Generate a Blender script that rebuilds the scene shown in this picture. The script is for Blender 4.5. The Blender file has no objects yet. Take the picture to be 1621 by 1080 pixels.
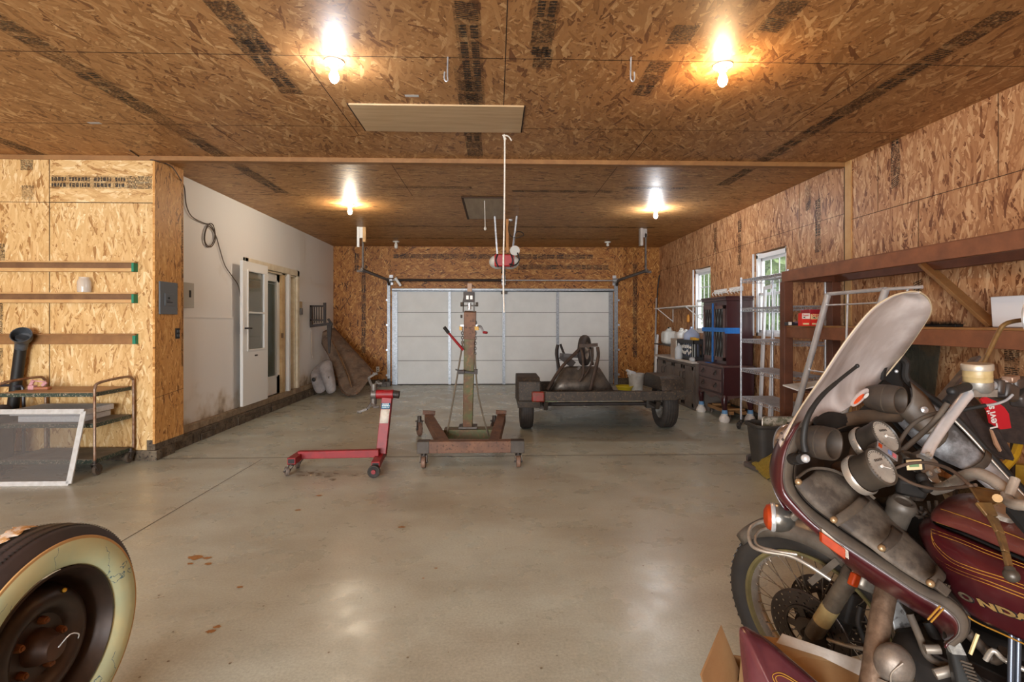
import bpy, bmesh, math, random
from mathutils import Vector as V, Matrix, Euler, Quaternion
C = bpy.context.scene
COL = C.collection
R = math.radians
PI = math.pi
# ------------------------------------------------------------------ camera, world, light, exposure
F, HZ, EYE = 830.0, 510.0, 1.385           # focal length in pixels of the 1621 wide frame, horizon row, eye height
YAW = math.atan(25.5/F)
cd = bpy.data.cameras.new('camera'); cam = bpy.data.objects.new('camera', cd); COL.objects.link(cam)
cd.sensor_fit = 'HORIZONTAL'; cd.sensor_width = 36; cd.lens = 36*F/1621; cd.shift_y = -(540-HZ)/1621
cd.clip_start = .05; cd.clip_end = 400
cam.location = (0, 0, EYE); cam.rotation_euler = (PI/2, 0, -YAW)
C.camera = cam
C.view_settings.view_transform = 'Standard'; C.view_settings.look = 'None'
C.view_settings.exposure = 0.98; C.view_settings.gamma = 1; C.view_settings.use_curve_mapping = False
W = bpy.data.worlds.new('sky'); C.world = W; W.use_nodes = True
nt = W.node_tree; bg = nt.nodes['Background']
sky = nt.nodes.new('ShaderNodeTexSky'); sky.sky_type = 'NISHITA'; sky.sun_disc = False; sky.sun_elevation = R(42); sky.sun_rotation = R(150)
hs = nt.nodes.new('ShaderNodeHueSaturation'); hs.inputs['Saturation'].default_value = .35
nt.links.new(sky.outputs[0], hs.inputs['Color']); nt.links.new(hs.outputs[0], bg.inputs[0]); bg.inputs[1].default_value = .34
C.cycles.max_bounces = 10; C.cycles.diffuse_bounces = 5; C.cycles.glossy_bounces = 4; C.cycles.transparent_max_bounces = 12
C.cycles.caustics_reflective = False; C.cycles.caustics_refractive = False
C.cycles.sample_clamp_indirect = 6
BULBW = .5
def area(name, loc, rot, sx, sy, energy, col):
    l = bpy.data.lights.new(name, 'AREA'); l.shape = 'RECTANGLE'; l.size = sx; l.size_y = sy; l.energy = energy; l.color = col
    o = bpy.data.objects.new(name, l); COL.objects.link(o); o.location = loc; o.rotation_euler = rot
    return o
# added area fill light, set in an invented opening behind the camera
area('rear_fill_light', (-2.6, -4.15, 1.35), (R(90), 0, R(-6)), 4.6, 2.3, 420, (.93, .97, 1))

# ------------------------------------------------------------------ pixel rays of the frame to places in the room
_c, _s = math.cos(YAW), math.sin(YAW)
def _ray(px, py):
    u = (px-810.5)/F
    return V((u*_c+_s, _c-u*_s, (HZ-py)/F))
def at(px, py, Y): d = _ray(px, py); return V((0, 0, EYE))+d*(Y/d.y)
def onx(px, py, X): d = _ray(px, py); return V((0, 0, EYE))+d*(X/d.x)
def onz(px, py, Z): d = _ray(px, py); return V((0, 0, EYE))+d*((Z-EYE)/d.z)

# ------------------------------------------------------------------ mesh helpers
ORG = {}
class MB:
    def __init__(s): s.v = []; s.f = []; s.m = []
    def add(s, vs, fs, mi=0):
        n = len(s.v); s.v += [V(p) for p in vs]
        for f in fs: s.f.append([n+i for i in f]); s.m.append(mi)
        return s
    def box(s, x0, x1, y0, y1, z0, z1, mi=0):
        return s.add([(x0,y0,z0),(x1,y0,z0),(x1,y1,z0),(x0,y1,z0),(x0,y0,z1),(x1,y0,z1),(x1,y1,z1),(x0,y1,z1)],
                     [(0,3,2,1),(4,5,6,7),(0,1,5,4),(1,2,6,5),(2,3,7,6),(3,0,4,7)], mi)
    def obox(s, c, size, rot=(0,0,0), mi=0):
        M = Euler(rot).to_matrix(); c = V(c); a = [x/2 for x in size]
        vs = [c+M@V((x*a[0], y*a[1], z*a[2])) for z in (-1,1) for x, y in ((-1,-1),(1,-1),(1,1),(-1,1))]
        return s.add(vs, [(0,3,2,1),(4,5,6,7),(0,1,5,4),(1,2,6,5),(2,3,7,6),(3,0,4,7)], mi)
    def bar(s, p0, p1, w, h, up=(0,0,1), mi=0, w1=None, h1=None):
        p0, p1 = V(p0), V(p1); d = (p1-p0).normalized(); up = V(up)
        a = d.cross(up)
        if a.length < 1e-4: a = d.cross(V((0,1,0)))
        a.normalize(); b = a.cross(d); w1 = w if w1 is None else w1; h1 = h if h1 is None else h1
        vs = [p0-a*w/2-b*h/2, p0+a*w/2-b*h/2, p0+a*w/2+b*h/2, p0-a*w/2+b*h/2, p1-a*w1/2-b*h1/2, p1+a*w1/2-b*h1/2, p1+a*w1/2+b*h1/2, p1-a*w1/2+b*h1/2]
        return s.add(vs, [(0,1,2,3),(7,6,5,4),(0,4,5,1),(1,5,6,2),(2,6,7,3),(3,7,4,0)], mi)
    def tube(s, pts, r, n=8, mi=0, closed=False, cap=True, curve=0):
        pts = [V(p) for p in pts]
        if curve: pts = smooth(pts, curve, closed)
        k = len(pts); rr = r if isinstance(r, (list, tuple)) else None
        nrm = None; rings = []
        for i, p in enumerate(pts):
            a = pts[(i-1) % k] if (closed or i > 0) else p
            b = pts[(i+1) % k] if (closed or i < k-1) else p
            t = (b-a).normalized() if (b-a).length > 1e-9 else V((0,0,1))
            if nrm is None:
                nrm = t.cross(V((0,0,1)))
                if nrm.length < .1: nrm = t.cross(V((1,0,0)))
            nrm = (nrm-t*nrm.dot(t)).normalized(); bn = t.cross(nrm)
            q = (rr[min(len(rr)-1, int(i*len(rr)/k))] if rr and len(rr) != k else rr[i]) if rr else r
            rings.append([p+(nrm*math.cos(2*PI*j/n)+bn*math.sin(2*PI*j/n))*q for j in range(n)])
        vs = [v for g in rings for v in g]; fs = []
        for i in range(k if closed else k-1):
            i2 = (i+1) % k
            for j in range(n): fs.append((i*n+j, i*n+(j+1) % n, i2*n+(j+1) % n, i2*n+j))
        if cap and not closed: fs.append(tuple(range(n))[::-1]); fs.append(tuple((k-1)*n+j for j in range(n)))
        return s.add(vs, fs, mi)
    def cyl(s, p0, p1, r0, r1=None, n=16, mi=0, cap=True):
        return s.tube([p0, p1], [r0, r0 if r1 is None else r1], n, mi, False, cap)
    def lathe(s, c, axis, prof, n=24, mi=0, squash=None):
        c = V(c); ax = V(axis).normalized(); u = ax.cross(V((0,0,1)))
        if u.length < .1: u = ax.cross(V((1,0,0)))
        u.normalize(); w = ax.cross(u); k = len(prof)
        vs = [c+ax*h+(u*math.cos(2*PI*j/n)+w*math.sin(2*PI*j/n))*r for r, h in prof for j in range(n)]
        fs = [(i*n+j, i*n+(j+1) % n, (i+1)*n+(j+1) % n, (i+1)*n+j) for i in range(k-1) for j in range(n)]
        if prof[0][0] > 1e-4 and prof[0][0] < prof[1][0]+9: pass
        return s.add(vs, fs, mi)
    def disc(s, c, axis, r, n=24, mi=0):
        c = V(c); ax = V(axis).normalized(); u = ax.cross(V((0,0,1)))
        if u.length < .1: u = ax.cross(V((1,0,0)))
        u.normalize(); w = ax.cross(u)
        return s.add([c+(u*math.cos(2*PI*j/n)+w*math.sin(2*PI*j/n))*r for j in range(n)], [tuple(range(n))], mi)
    def sphere(s, c, r, sc=(1,1,1), n=14, mi=0):
        c = V(c); m = n//2; vs = []; fs = []
        for i in range(m+1):
            a = PI*i/m
            for j in range(n): vs.append(c+V((r*sc[0]*math.sin(a)*math.cos(2*PI*j/n), r*sc[1]*math.sin(a)*math.sin(2*PI*j/n), r*sc[2]*math.cos(a))))
        for i in range(m):
            for j in range(n): fs.append((i*n+j, (i+1)*n+j, (i+1)*n+(j+1) % n, i*n+(j+1) % n))
        return s.add(vs, fs, mi)
    def prism(s, pts, vec, mi=0):
        pts = [V(p) for p in pts]; vec = V(vec); k = len(pts)
        fs = [tuple(range(k))[::-1], tuple(k+i for i in range(k))]+[(i, (i+1) % k, k+(i+1) % k, k+i) for i in range(k)]
        return s.add(pts+[p+vec for p in pts], fs, mi)
    def grid(s, rows, mi=0, closed=False):
        n = len(rows[0]); vs = [v for r in rows for v in r]; fs = []
        for i in range(len(rows)-1):
            for j in range(n if closed else n-1): fs.append((i*n+j, i*n+(j+1) % n, (i+1)*n+(j+1) % n, (i+1)*n+j))
        return s.add(vs, fs, mi)
def smooth(pts, k=4, closed=False):
    """Catmull-Rom through the points"""
    n = len(pts); out = []
    g = (lambda i: pts[i % n]) if closed else (lambda i: pts[max(0, min(n-1, i))])
    for i in range(n if closed else n-1):
        a, b, c, d = g(i-1), g(i), g(i+1), g(i+2)
        for j in range(k):
            t = j/k
            out.append(((b*2)+(c-a)*t+(a*2-b*5+c*4-d)*t*t+(b*3-a-c*3+d)*t**3)*.5)
    if not closed: out.append(pts[-1].copy())
    return out
def arc(c, r, a0, a1, n, ax=(1,0,0), ay=(0,0,1)):
    c = V(c); ax = V(ax); ay = V(ay)
    return [c+ax*r*math.cos(R(a0+(a1-a0)*i/n))+ay*r*math.sin(R(a0+(a1-a0)*i/n)) for i in range(n+1)]
def build(m, name, mats, parent=None, bev=0, solid=0, sub=0, ang=40, loc=None, weld=False):
    if not isinstance(mats, (list, tuple)): mats = [mats]
    if parent is not None: o0 = ORG[parent.name]
    else:
        if loc is None:
            xs = [v.x for v in m.v]; ys = [v.y for v in m.v]; zs = [v.z for v in m.v]
            loc = ((min(xs)+max(xs))/2, (min(ys)+max(ys))/2, min(zs))
        o0 = V(loc)
    me = bpy.data.meshes.new(name)
    me.from_pydata([v-o0 for v in m.v], [], m.f)
    for x in mats: me.materials.append(x)
    for p, i in zip(me.polygons, m.m): p.material_index = i
    if weld:
        b = bmesh.new(); b.from_mesh(me); bmesh.ops.remove_doubles(b, verts=b.verts, dist=1e-5); b.to_mesh(me); b.free()
    me.polygons.foreach_set('use_smooth', [True]*len(me.polygons)); me.update()
    me.set_sharp_from_angle(angle=R(ang))
    o = bpy.data.objects.new(name, me); COL.objects.link(o)
    if parent is not None: o.parent = parent
    else: o.location = o0
    ORG[o.name] = o0
    if solid: d = o.modifiers.new('thickness', 'SOLIDIFY'); d.thickness = solid; d.offset = 0
    if sub: d = o.modifiers.new('smooth', 'SUBSURF'); d.levels = sub; d.render_levels = sub
    if bev: d = o.modifiers.new('edge', 'BEVEL'); d.width = bev; d.segments = 2; d.limit_method = 'ANGLE'; d.angle_limit = R(40)
    return o
def tag(o, label=None, cat=None, group=None, kind=None):
    if label: o['label'] = label
    if cat: o['category'] = cat
    if group: o['group'] = group
    if kind: o['kind'] = kind
    return o
def thing(name, loc, label, cat, group=None):
    o = bpy.data.objects.new(name, None); COL.objects.link(o); o.location = loc; o.empty_display_size = .1
    ORG[o.name] = V(loc); return tag(o, label, cat, group)
def struct(m, name, mats, parent=None, **k):
    o = build(m, name, mats, parent, loc=None if parent else (0,0,0), **k)
    if not parent: o['kind'] = 'structure'
    return o
def dup(root, loc, rz=0, label=None, group=None):
    r = root.copy(); COL.objects.link(r); r.location = loc; r.rotation_euler = (0,0,rz); ORG[r.name] = V(loc)
    if label: r['label'] = label
    if group: r['group'] = group
    for ch in list(root.children):
        c = ch.copy(); COL.objects.link(c); c.parent = r
        for g in list(ch.children):
            d = g.copy(); COL.objects.link(d); d.parent = c
    return r
def text_mesh(name, s, mat, parent, origin, ax, ay, size, extr=.0008, label=None, shear=0, space=1, bold=.018):
    """lettering as a mesh; ax = reading direction, ay = up of the letters"""
    cu = bpy.data.curves.new(name, 'FONT'); cu.body = s; cu.size = size; cu.extrude = extr; cu.align_x = 'LEFT'; cu.shear = shear
    cu.space_character = space; cu.offset = size*bold
    t = bpy.data.objects.new(name, cu); COL.objects.link(t); bpy.context.view_layer.update()
    me = bpy.data.meshes.new_from_object(t.evaluated_get(bpy.context.evaluated_depsgraph_get()))
    bpy.data.objects.remove(t)
    ax = V(ax); ay = V(ay); nz = ax.normalized().cross(ay.normalized())
    M = Matrix((ax, ay, nz)).transposed()
    o0 = ORG[parent.name]
    for v in me.vertices: v.co = V(origin)+M@v.co-o0
    me.materials.clear(); me.materials.append(mat)
    o = bpy.data.objects.new(name, me); COL.objects.link(o); o.parent = parent; ORG[o.name] = o0
    if label: o['label'] = label
    return o

# ------------------------------------------------------------------ materials
def lin(c):
    return tuple(((x/255/12.92) if x/255 <= .04045 else ((x/255+.055)/1.055)**2.4) for x in c)+(1,)
def newmat(name):
    m = bpy.data.materials.new(name); m.use_nodes = True
    return m, m.node_tree.nodes, m.node_tree.links, m.node_tree.nodes['Principled BSDF']
def pm(name, c1, c2=None, sc=12, rough=.5, metal=0, bump=0, thr=(.35,.65), r2=None, stretch=None, spec=None, c3=None, alpha=1, coat=0):
    """colour c1 mottled with c2 (and fine specks of c3) by noise over the object"""
    m, n, l, b = newmat(name)
    b.inputs['Roughness'].default_value = rough; b.inputs['Metallic'].default_value = metal
    if spec is not None: b.inputs['Specular IOR Level'].default_value = spec
    if coat: b.inputs['Coat Weight'].default_value = coat; b.inputs['Coat Roughness'].default_value = .15
    b.inputs['Alpha'].default_value = alpha
    c1 = lin(c1)
    if c2 is None: b.inputs['Base Color'].default_value = c1
    else:
        g = n.new('ShaderNodeNewGeometry'); mp = n.new('ShaderNodeMapping'); l.new(g.outputs['Position'], mp.inputs[0])
        if stretch: mp.inputs['Scale'].default_value = stretch
        t = n.new('ShaderNodeTexNoise'); t.inputs['Scale'].default_value = sc; t.inputs['Detail'].default_value = 6; t.inputs['Roughness'].default_value = .65
        l.new(mp.outputs[0], t.inputs['Vector'])
        r = n.new('ShaderNodeValToRGB'); l.new(t.outputs['Fac'], r.inputs[0])
        r.color_ramp.elements[0].position = thr[0]; r.color_ramp.elements[1].position = thr[1]
        r.color_ramp.elements[0].color = c1; r.color_ramp.elements[1].color = lin(c2)
        out = r.outputs[0]
        if c3:
            t2 = n.new('ShaderNodeTexNoise'); t2.inputs['Scale'].default_value = sc*5; t2.inputs['Detail'].default_value = 3
            l.new(mp.outputs[0], t2.inputs['Vector'])
            r2_ = n.new('ShaderNodeValToRGB'); r2_.color_ramp.elements[0].position = .56; r2_.color_ramp.elements[1].position = .66
            l.new(t2.outputs['Fac'], r2_.inputs[0])
            mx = n.new('ShaderNodeMix'); mx.data_type = 'RGBA'; l.new(r2_.outputs[0], mx.inputs[0]); l.new(out, mx.inputs[6]); mx.inputs[7].default_value = lin(c3)
            out = mx.outputs[2]
        l.new(out, b.inputs['Base Color'])
        if r2 is not None:
            mr = n.new('ShaderNodeMapRange'); l.new(t.outputs['Fac'], mr.inputs[0]); mr.inputs[1].default_value = thr[0]; mr.inputs[2].default_value = thr[1]
            mr.inputs[3].default_value = rough; mr.inputs[4].default_value = r2; l.new(mr.outputs[0], b.inputs['Roughness'])
        if bump:
            bp = n.new('ShaderNodeBump'); bp.inputs['Strength'].default_value = bump; bp.inputs['Distance'].default_value = .004
            l.new(t.outputs['Fac'], bp.inputs['Height']); l.new(bp.outputs[0], b.inputs['Normal'])
    return m
def math_node(n, l, op, a, b=None, clamp=False):
    x = n.new('ShaderNodeMath'); x.operation = op; x.use_clamp = clamp
    for i, v in enumerate((a, b)):
        if v is None: continue
        if isinstance(v, (int, float)): x.inputs[i].default_value = v
        else: l.new(v, x.inputs[i])
    return x.outputs[0]
def osb(name, plane, tones, grain=90, spread=(0, 14, -16, 34, -40, 78), rough=.5, size=1.0):
    """oriented strand board: six overlapping layers of long flakes; plane picks the two axes, grain the strand angle in degrees"""
    m, n, l, b = newmat(name)
    g = n.new('ShaderNodeNewGeometry'); sp = n.new('ShaderNodeSeparateXYZ'); l.new(g.outputs['Position'], sp.inputs[0])
    cb = n.new('ShaderNodeCombineXYZ'); ax = {'x': 0, 'y': 1, 'z': 2}
    l.new(sp.outputs[ax[plane[0]]], cb.inputs[0]); l.new(sp.outputs[ax[plane[1]]], cb.inputs[1])
    wob = n.new('ShaderNodeTexNoise'); wob.inputs['Scale'].default_value = 9; wob.inputs['Detail'].default_value = 2; l.new(cb.outputs[0], wob.inputs['Vector'])
    wv = n.new('ShaderNodeVectorMath'); wv.operation = 'SCALE'; l.new(wob.outputs['Color'], wv.inputs[0]); wv.inputs['Scale'].default_value = .012
    wa = n.new('ShaderNodeVectorMath'); l.new(cb.outputs[0], wa.inputs[0]); l.new(wv.outputs[0], wa.inputs[1])
    cur = None
    for i, a in enumerate(spread):
        rot = n.new('ShaderNodeMapping'); rot.inputs['Rotation'].default_value = (0, 0, -R(grain+a)); rot.inputs['Location'].default_value = (i*3.7, i*1.3, 0)
        l.new(wa.outputs[0], rot.inputs[0])
        sc = n.new('ShaderNodeMapping'); sc.inputs['Scale'].default_value = ((8+i*.8)/size, (44+i*5)/size, 1); l.new(rot.outputs[0], sc.inputs[0])
        vo = n.new('ShaderNodeTexVoronoi'); vo.voronoi_dimensions = '2D'; vo.inputs['Scale'].default_value = 1; vo.distance = 'MANHATTAN'; l.new(sc.outputs[0], vo.inputs['Vector'])
        s3 = n.new('ShaderNodeSeparateColor'); l.new(vo.outputs['Color'], s3.inputs[0])
        h = math_node(n, l, 'SUBTRACT', s3.outputs[0], .16*(i > 2)+.12*(i > 4))
        edge = math_node(n, l, "MULTIPLY", vo.outputs["Distance"], .07)
        tone = math_node(n, l, 'SUBTRACT', s3.outputs[1], edge)
        if cur is None: cur = (h, tone)
        else:
            gt = math_node(n, l, 'GREATER_THAN', h, cur[0])
            mt = n.new('ShaderNodeMix'); l.new(gt, mt.inputs[0]); l.new(cur[1], mt.inputs[2]); l.new(tone, mt.inputs[3])
            cur = (math_node(n, l, 'MAXIMUM', h, cur[0]), mt.outputs[0])
    fine = n.new('ShaderNodeTexNoise'); fine.inputs['Scale'].default_value = 1; fine.inputs['Detail'].default_value = 4
    fr = n.new('ShaderNodeMapping'); fr.inputs['Rotation'].default_value = (0, 0, -R(grain)); fr.inputs['Scale'].default_value = (1, 1, 1); l.new(wa.outputs[0], fr.inputs[0])
    fs = n.new('ShaderNodeMapping'); fs.inputs['Scale'].default_value = (25, 160, 1); l.new(fr.outputs[0], fs.inputs[0]); l.new(fs.outputs[0], fine.inputs['Vector'])
    f2 = math_node(n, l, 'MULTIPLY', math_node(n, l, 'SUBTRACT', fine.outputs['Fac'], .5), .4)
    big = n.new('ShaderNodeTexNoise'); big.inputs['Scale'].default_value = 1.6; big.inputs['Detail'].default_value = 2; l.new(cb.outputs[0], big.inputs['Vector'])
    b2 = math_node(n, l, 'MULTIPLY', math_node(n, l, 'SUBTRACT', big.outputs['Fac'], .5), .35)
    tone = math_node(n, l, 'ADD', math_node(n, l, 'ADD', cur[1], f2), b2, True)
    r = n.new('ShaderNodeValToRGB'); l.new(tone, r.inputs[0])
    e = r.color_ramp.elements
    while len(e) < len(tones): e.new(.5)
    for k, (p, c) in enumerate(tones): e[k].position = p; e[k].color = lin(c)
    l.new(r.outputs[0], b.inputs['Base Color']); b.inputs['Roughness'].default_value = rough; b.inputs['Specular IOR Level'].default_value = .3
    bp = n.new('ShaderNodeBump'); bp.inputs['Strength'].default_value = .35; bp.inputs['Distance'].default_value = .002
    l.new(cur[0], bp.inputs['Height']); l.new(bp.outputs[0], b.inputs['Normal'])
    return m
T_WALL = [(0, (112,68,42)), (.08, (152,103,68)), (.35, (174,125,86)), (.7, (190,143,102)), (1, (216,178,136))]  # tones per surface: aged board plus some of each wall's light in colour
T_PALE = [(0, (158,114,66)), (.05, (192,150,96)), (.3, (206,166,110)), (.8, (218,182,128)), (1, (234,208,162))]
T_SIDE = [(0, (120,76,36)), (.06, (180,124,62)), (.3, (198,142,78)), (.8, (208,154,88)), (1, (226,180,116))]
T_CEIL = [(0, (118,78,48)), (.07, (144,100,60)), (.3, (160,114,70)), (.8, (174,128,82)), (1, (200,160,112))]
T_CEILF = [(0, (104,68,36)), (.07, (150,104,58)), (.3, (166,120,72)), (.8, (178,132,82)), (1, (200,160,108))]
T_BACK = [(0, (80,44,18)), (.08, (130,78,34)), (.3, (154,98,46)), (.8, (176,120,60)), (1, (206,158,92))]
OSB_RIGHT = osb('strand_board_right', 'yz', T_WALL, 90, size=1.15)
OSB_LEFT = osb('strand_board_pale', 'xz', T_PALE, 90)
OSB_LEFTH = osb('strand_board_pale_crosswise', 'xz', T_PALE, 0)
OSB_SIDE = osb('strand_board_corner', 'yz', T_SIDE, 90, size=.8)
OSB_CEIL = osb('strand_board_ceiling', 'xy', T_CEIL, 80, spread=(0,25,-28,55,-60,88), size=1.2)
OSB_CEILF = osb('strand_board_far_ceiling', 'xy', T_CEILF, 5, spread=(0,18,-20,40,-45,80), size=1.1)
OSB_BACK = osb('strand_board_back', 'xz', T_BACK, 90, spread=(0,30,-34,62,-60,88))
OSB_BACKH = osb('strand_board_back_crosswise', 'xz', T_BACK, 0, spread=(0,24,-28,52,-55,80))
def ink_mat():
    m, n, l, b = newmat('board_stamp_ink'); b.inputs['Base Color'].default_value = lin((46,38,32)); b.inputs['Roughness'].default_value = .6
    g = n.new('ShaderNodeNewGeometry'); t = n.new('ShaderNodeTexNoise'); t.inputs['Scale'].default_value = 60; t.inputs['Detail'].default_value = 5; l.new(g.outputs['Position'], t.inputs['Vector'])
    mr = n.new('ShaderNodeMapRange'); mr.inputs[1].default_value = .38; mr.inputs[2].default_value = .6; mr.inputs[3].default_value = .45; mr.inputs[4].default_value = .95
    l.new(t.outputs['Fac'], mr.inputs[0]); l.new(mr.outputs[0], b.inputs['Alpha'])
    return m
INK = ink_mat(); SMUDGE = ink_mat(); SMUDGE.name = 'faded_ink_smudge'; SMUDGE.node_tree.nodes['Map Range'].inputs[3].default_value = .0; SMUDGE.node_tree.nodes['Map Range'].inputs[4].default_value = .38
SEAM = pm('panel_seam', (58,38,24), rough=.9)
WOODL = pm('pale_lumber', (206,166,112), (186,140,86), 6, .6, stretch=(1,1,1), thr=(.3,.7))
WOODM = pm('aged_lumber', (156,112,66), (128,88,50), 7, .65, thr=(.3,.7))
WOODD = pm('dark_stained_lumber', (104,62,42), (80,46,32), 7, .55, thr=(.3,.7))
WOODR = pm('dusty_rack_lumber', (136,86,58), (106,66,46), 6, .6, thr=(.3,.7)); WOODB = pm('shadowed_brown_board', (128,92,58), (104,72,44), 6, .65)
WHITEP = pm('white_paint', (226,226,224), rough=.4)
DRYWALL = None
def drywall():
    m, n, l, b = newmat('dirty_white_wall'); b.inputs['Roughness'].default_value = .6
    g = n.new('ShaderNodeNewGeometry'); sp = n.new('ShaderNodeSeparateXYZ'); l.new(g.outputs['Position'], sp.inputs[0])
    t = n.new('ShaderNodeTexNoise'); t.inputs['Scale'].default_value = 2.2; t.inputs['Detail'].default_value = 7; l.new(g.outputs['Position'], t.inputs['Vector'])
    t2 = n.new('ShaderNodeTexNoise'); t2.inputs['Scale'].default_value = 11; t2.inputs['Detail'].default_value = 5; l.new(g.outputs['Position'], t2.inputs['Vector'])
    h = math_node(n, l, 'MULTIPLY', math_node(n, l, 'SUBTRACT', .75, sp.outputs[2]), 1.1, True)         # splash dirt lives near the floor
    d = math_node(n, l, 'ADD', math_node(n, l, 'MULTIPLY', h, 1.1), math_node(n, l, 'MULTIPLY', math_node(n, l, 'SUBTRACT', t.outputs['Fac'], .62), 1.5))
    d = math_node(n, l, 'MULTIPLY', d, math_node(n, l, 'ADD', t2.outputs['Fac'], .25), True)
    sm = n.new('ShaderNodeMapRange'); sm.interpolation_type = 'SMOOTHSTEP'; l.new(d, sm.inputs[0]); sm.inputs[1].default_value = .05; sm.inputs[2].default_value = .6
    r = n.new('ShaderNodeValToRGB'); l.new(sm.outputs[0], r.inputs[0])
    e = r.color_ramp.elements; e.new(.5); e[0].color = lin((228,226,224)); e[1].color = lin((196,184,168)); e[2].color = lin((128,108,84)); e[1].position = .5
    l.new(r.outputs[0], b.inputs['Base Color']); return m
DRYWALL = drywall()
def concrete():
    m, n, l, b = newmat('sealed_concrete')
    g = n.new('ShaderNodeNewGeometry')
    def noise(s, d=6, r=.6, st=None):
        t = n.new('ShaderNodeTexNoise'); t.inputs['Scale'].default_value = s; t.inputs['Detail'].default_value = d; t.inputs['Roughness'].default_value = r
        if st:
            mp = n.new('ShaderNodeMapping'); mp.inputs['Scale'].default_value = st; l.new(g.outputs['Position'], mp.inputs[0]); l.new(mp.outputs[0], t.inputs['Vector'])
        else: l.new(g.outputs['Position'], t.inputs['Vector'])
        return t.outputs['Fac']
    def ramp(f, els):
        r = n.new('ShaderNodeValToRGB'); l.new(f, r.inputs[0]); e = r.color_ramp.elements
        while len(e) < len(els): e.new(.5)
        for k, (p, c) in enumerate(els): e[k].position = p; e[k].color = lin(c) if len(c) == 3 else c
        return r.outputs[0]
    def mix(f, a, b_):
        x = n.new('ShaderNodeMix'); x.data_type = 'RGBA'
        for i, v in ((0, f), (6, a), (7, b_)):
            if isinstance(v, tuple): x.inputs[i].default_value = v
            else: l.new(v, x.inputs[i])
        return x.outputs[2]
    base = ramp(noise(.55, 4), [(.32, (176,177,162)), (.5, (190,194,181)), (.68, (198,205,194))])
    dirt = ramp(noise(1.3, 8, .68, (.7,1.3,1)), [(.42, (0,0,0,1)), (.8, (1,1,1,1))])
    dm = n.new('ShaderNodeMath'); dm.operation = 'MULTIPLY'; l.new(dirt, dm.inputs[0]); dm.inputs[1].default_value = .55
    c = mix(dm.outputs[0], base, lin((128,106,76)))
    sp = ramp(noise(26, 4, .7), [(.62, (0,0,0,1)), (.82, (1,1,1,1))]); sm = n.new('ShaderNodeMath'); sm.operation = 'MULTIPLY'; l.new(sp, sm.inputs[0]); sm.inputs[1].default_value = .45
    c = mix(sm.outputs[0], c, lin((96,78,56)))
    fl = ramp(noise(80, 5, .7), [(.35, (.82,.82,.82,1)), (.65, (1.08,1.08,1.08,1))])
    mu = n.new('ShaderNodeMix'); mu.data_type = 'RGBA'; mu.blend_type = 'MULTIPLY'; mu.inputs[0].default_value = 1; l.new(c, mu.inputs[6]); l.new(fl, mu.inputs[7]); c = mu.outputs[2]
    l.new(c, b.inputs['Base Color'])
    rr = n.new('ShaderNodeMapRange'); l.new(noise(3, 6), rr.inputs[0]); rr.inputs[1].default_value = .3; rr.inputs[2].default_value = .7; rr.inputs[3].default_value = .2; rr.inputs[4].default_value = .42
    l.new(rr.outputs[0], b.inputs['Roughness'])
    bp = n.new('ShaderNodeBump'); bp.inputs['Strength'].default_value = .12; bp.inputs['Distance'].default_value = .004; l.new(noise(7, 5), bp.inputs['Height']); l.new(bp.outputs[0], b.inputs['Normal'])
    return m
CONC = concrete()
CURB = pm('old_curb_concrete', (112,98,80), (66,54,42), 9, .85, bump=.6, c3=(40,32,26))
STAINR = pm('rust_stain', (150,98,44), (166,120,66), 40, .5)
STAIND = pm('oil_stain', (96,84,68), (134,122,100), 40, .5)
STEEL = pm('galvanised_steel', (196,198,202), (156,158,162), 18, .35, .55)
STEELD = pm('dull_dark_steel', (92,84,78), (62,52,46), 14, .5, .5)
CHROME = pm('chrome', (224,224,228), (206,204,204), 9, .2, .55)
CHROMED = pm('dusty_chrome', (186,176,164), (146,132,118), 9, .22, .55, r2=.45)
RUST = pm('rusty_steel', (112,80,58), (78,54,40), 16, .75, .2, bump=.4, c3=(58,36,24))
BLACKP = pm('black_plastic', (25,24,24), (34,32,30), 8, .55, spec=.35)
BLACKM = pm('black_iron', (38,32,30), (58,46,40), 14, .55, .3)
RUBBER = pm('black_rubber', (38,36,35), (56,50,45), 16, .75, bump=.2)
DUSTR = pm('dusty_rubber', (62,54,48), (88,74,60), 9, .8, bump=.2)
GREEN = pm('dark_green_paint', (34,56,48), (50,62,52), 18, .45, c3=(150,140,124))
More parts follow.
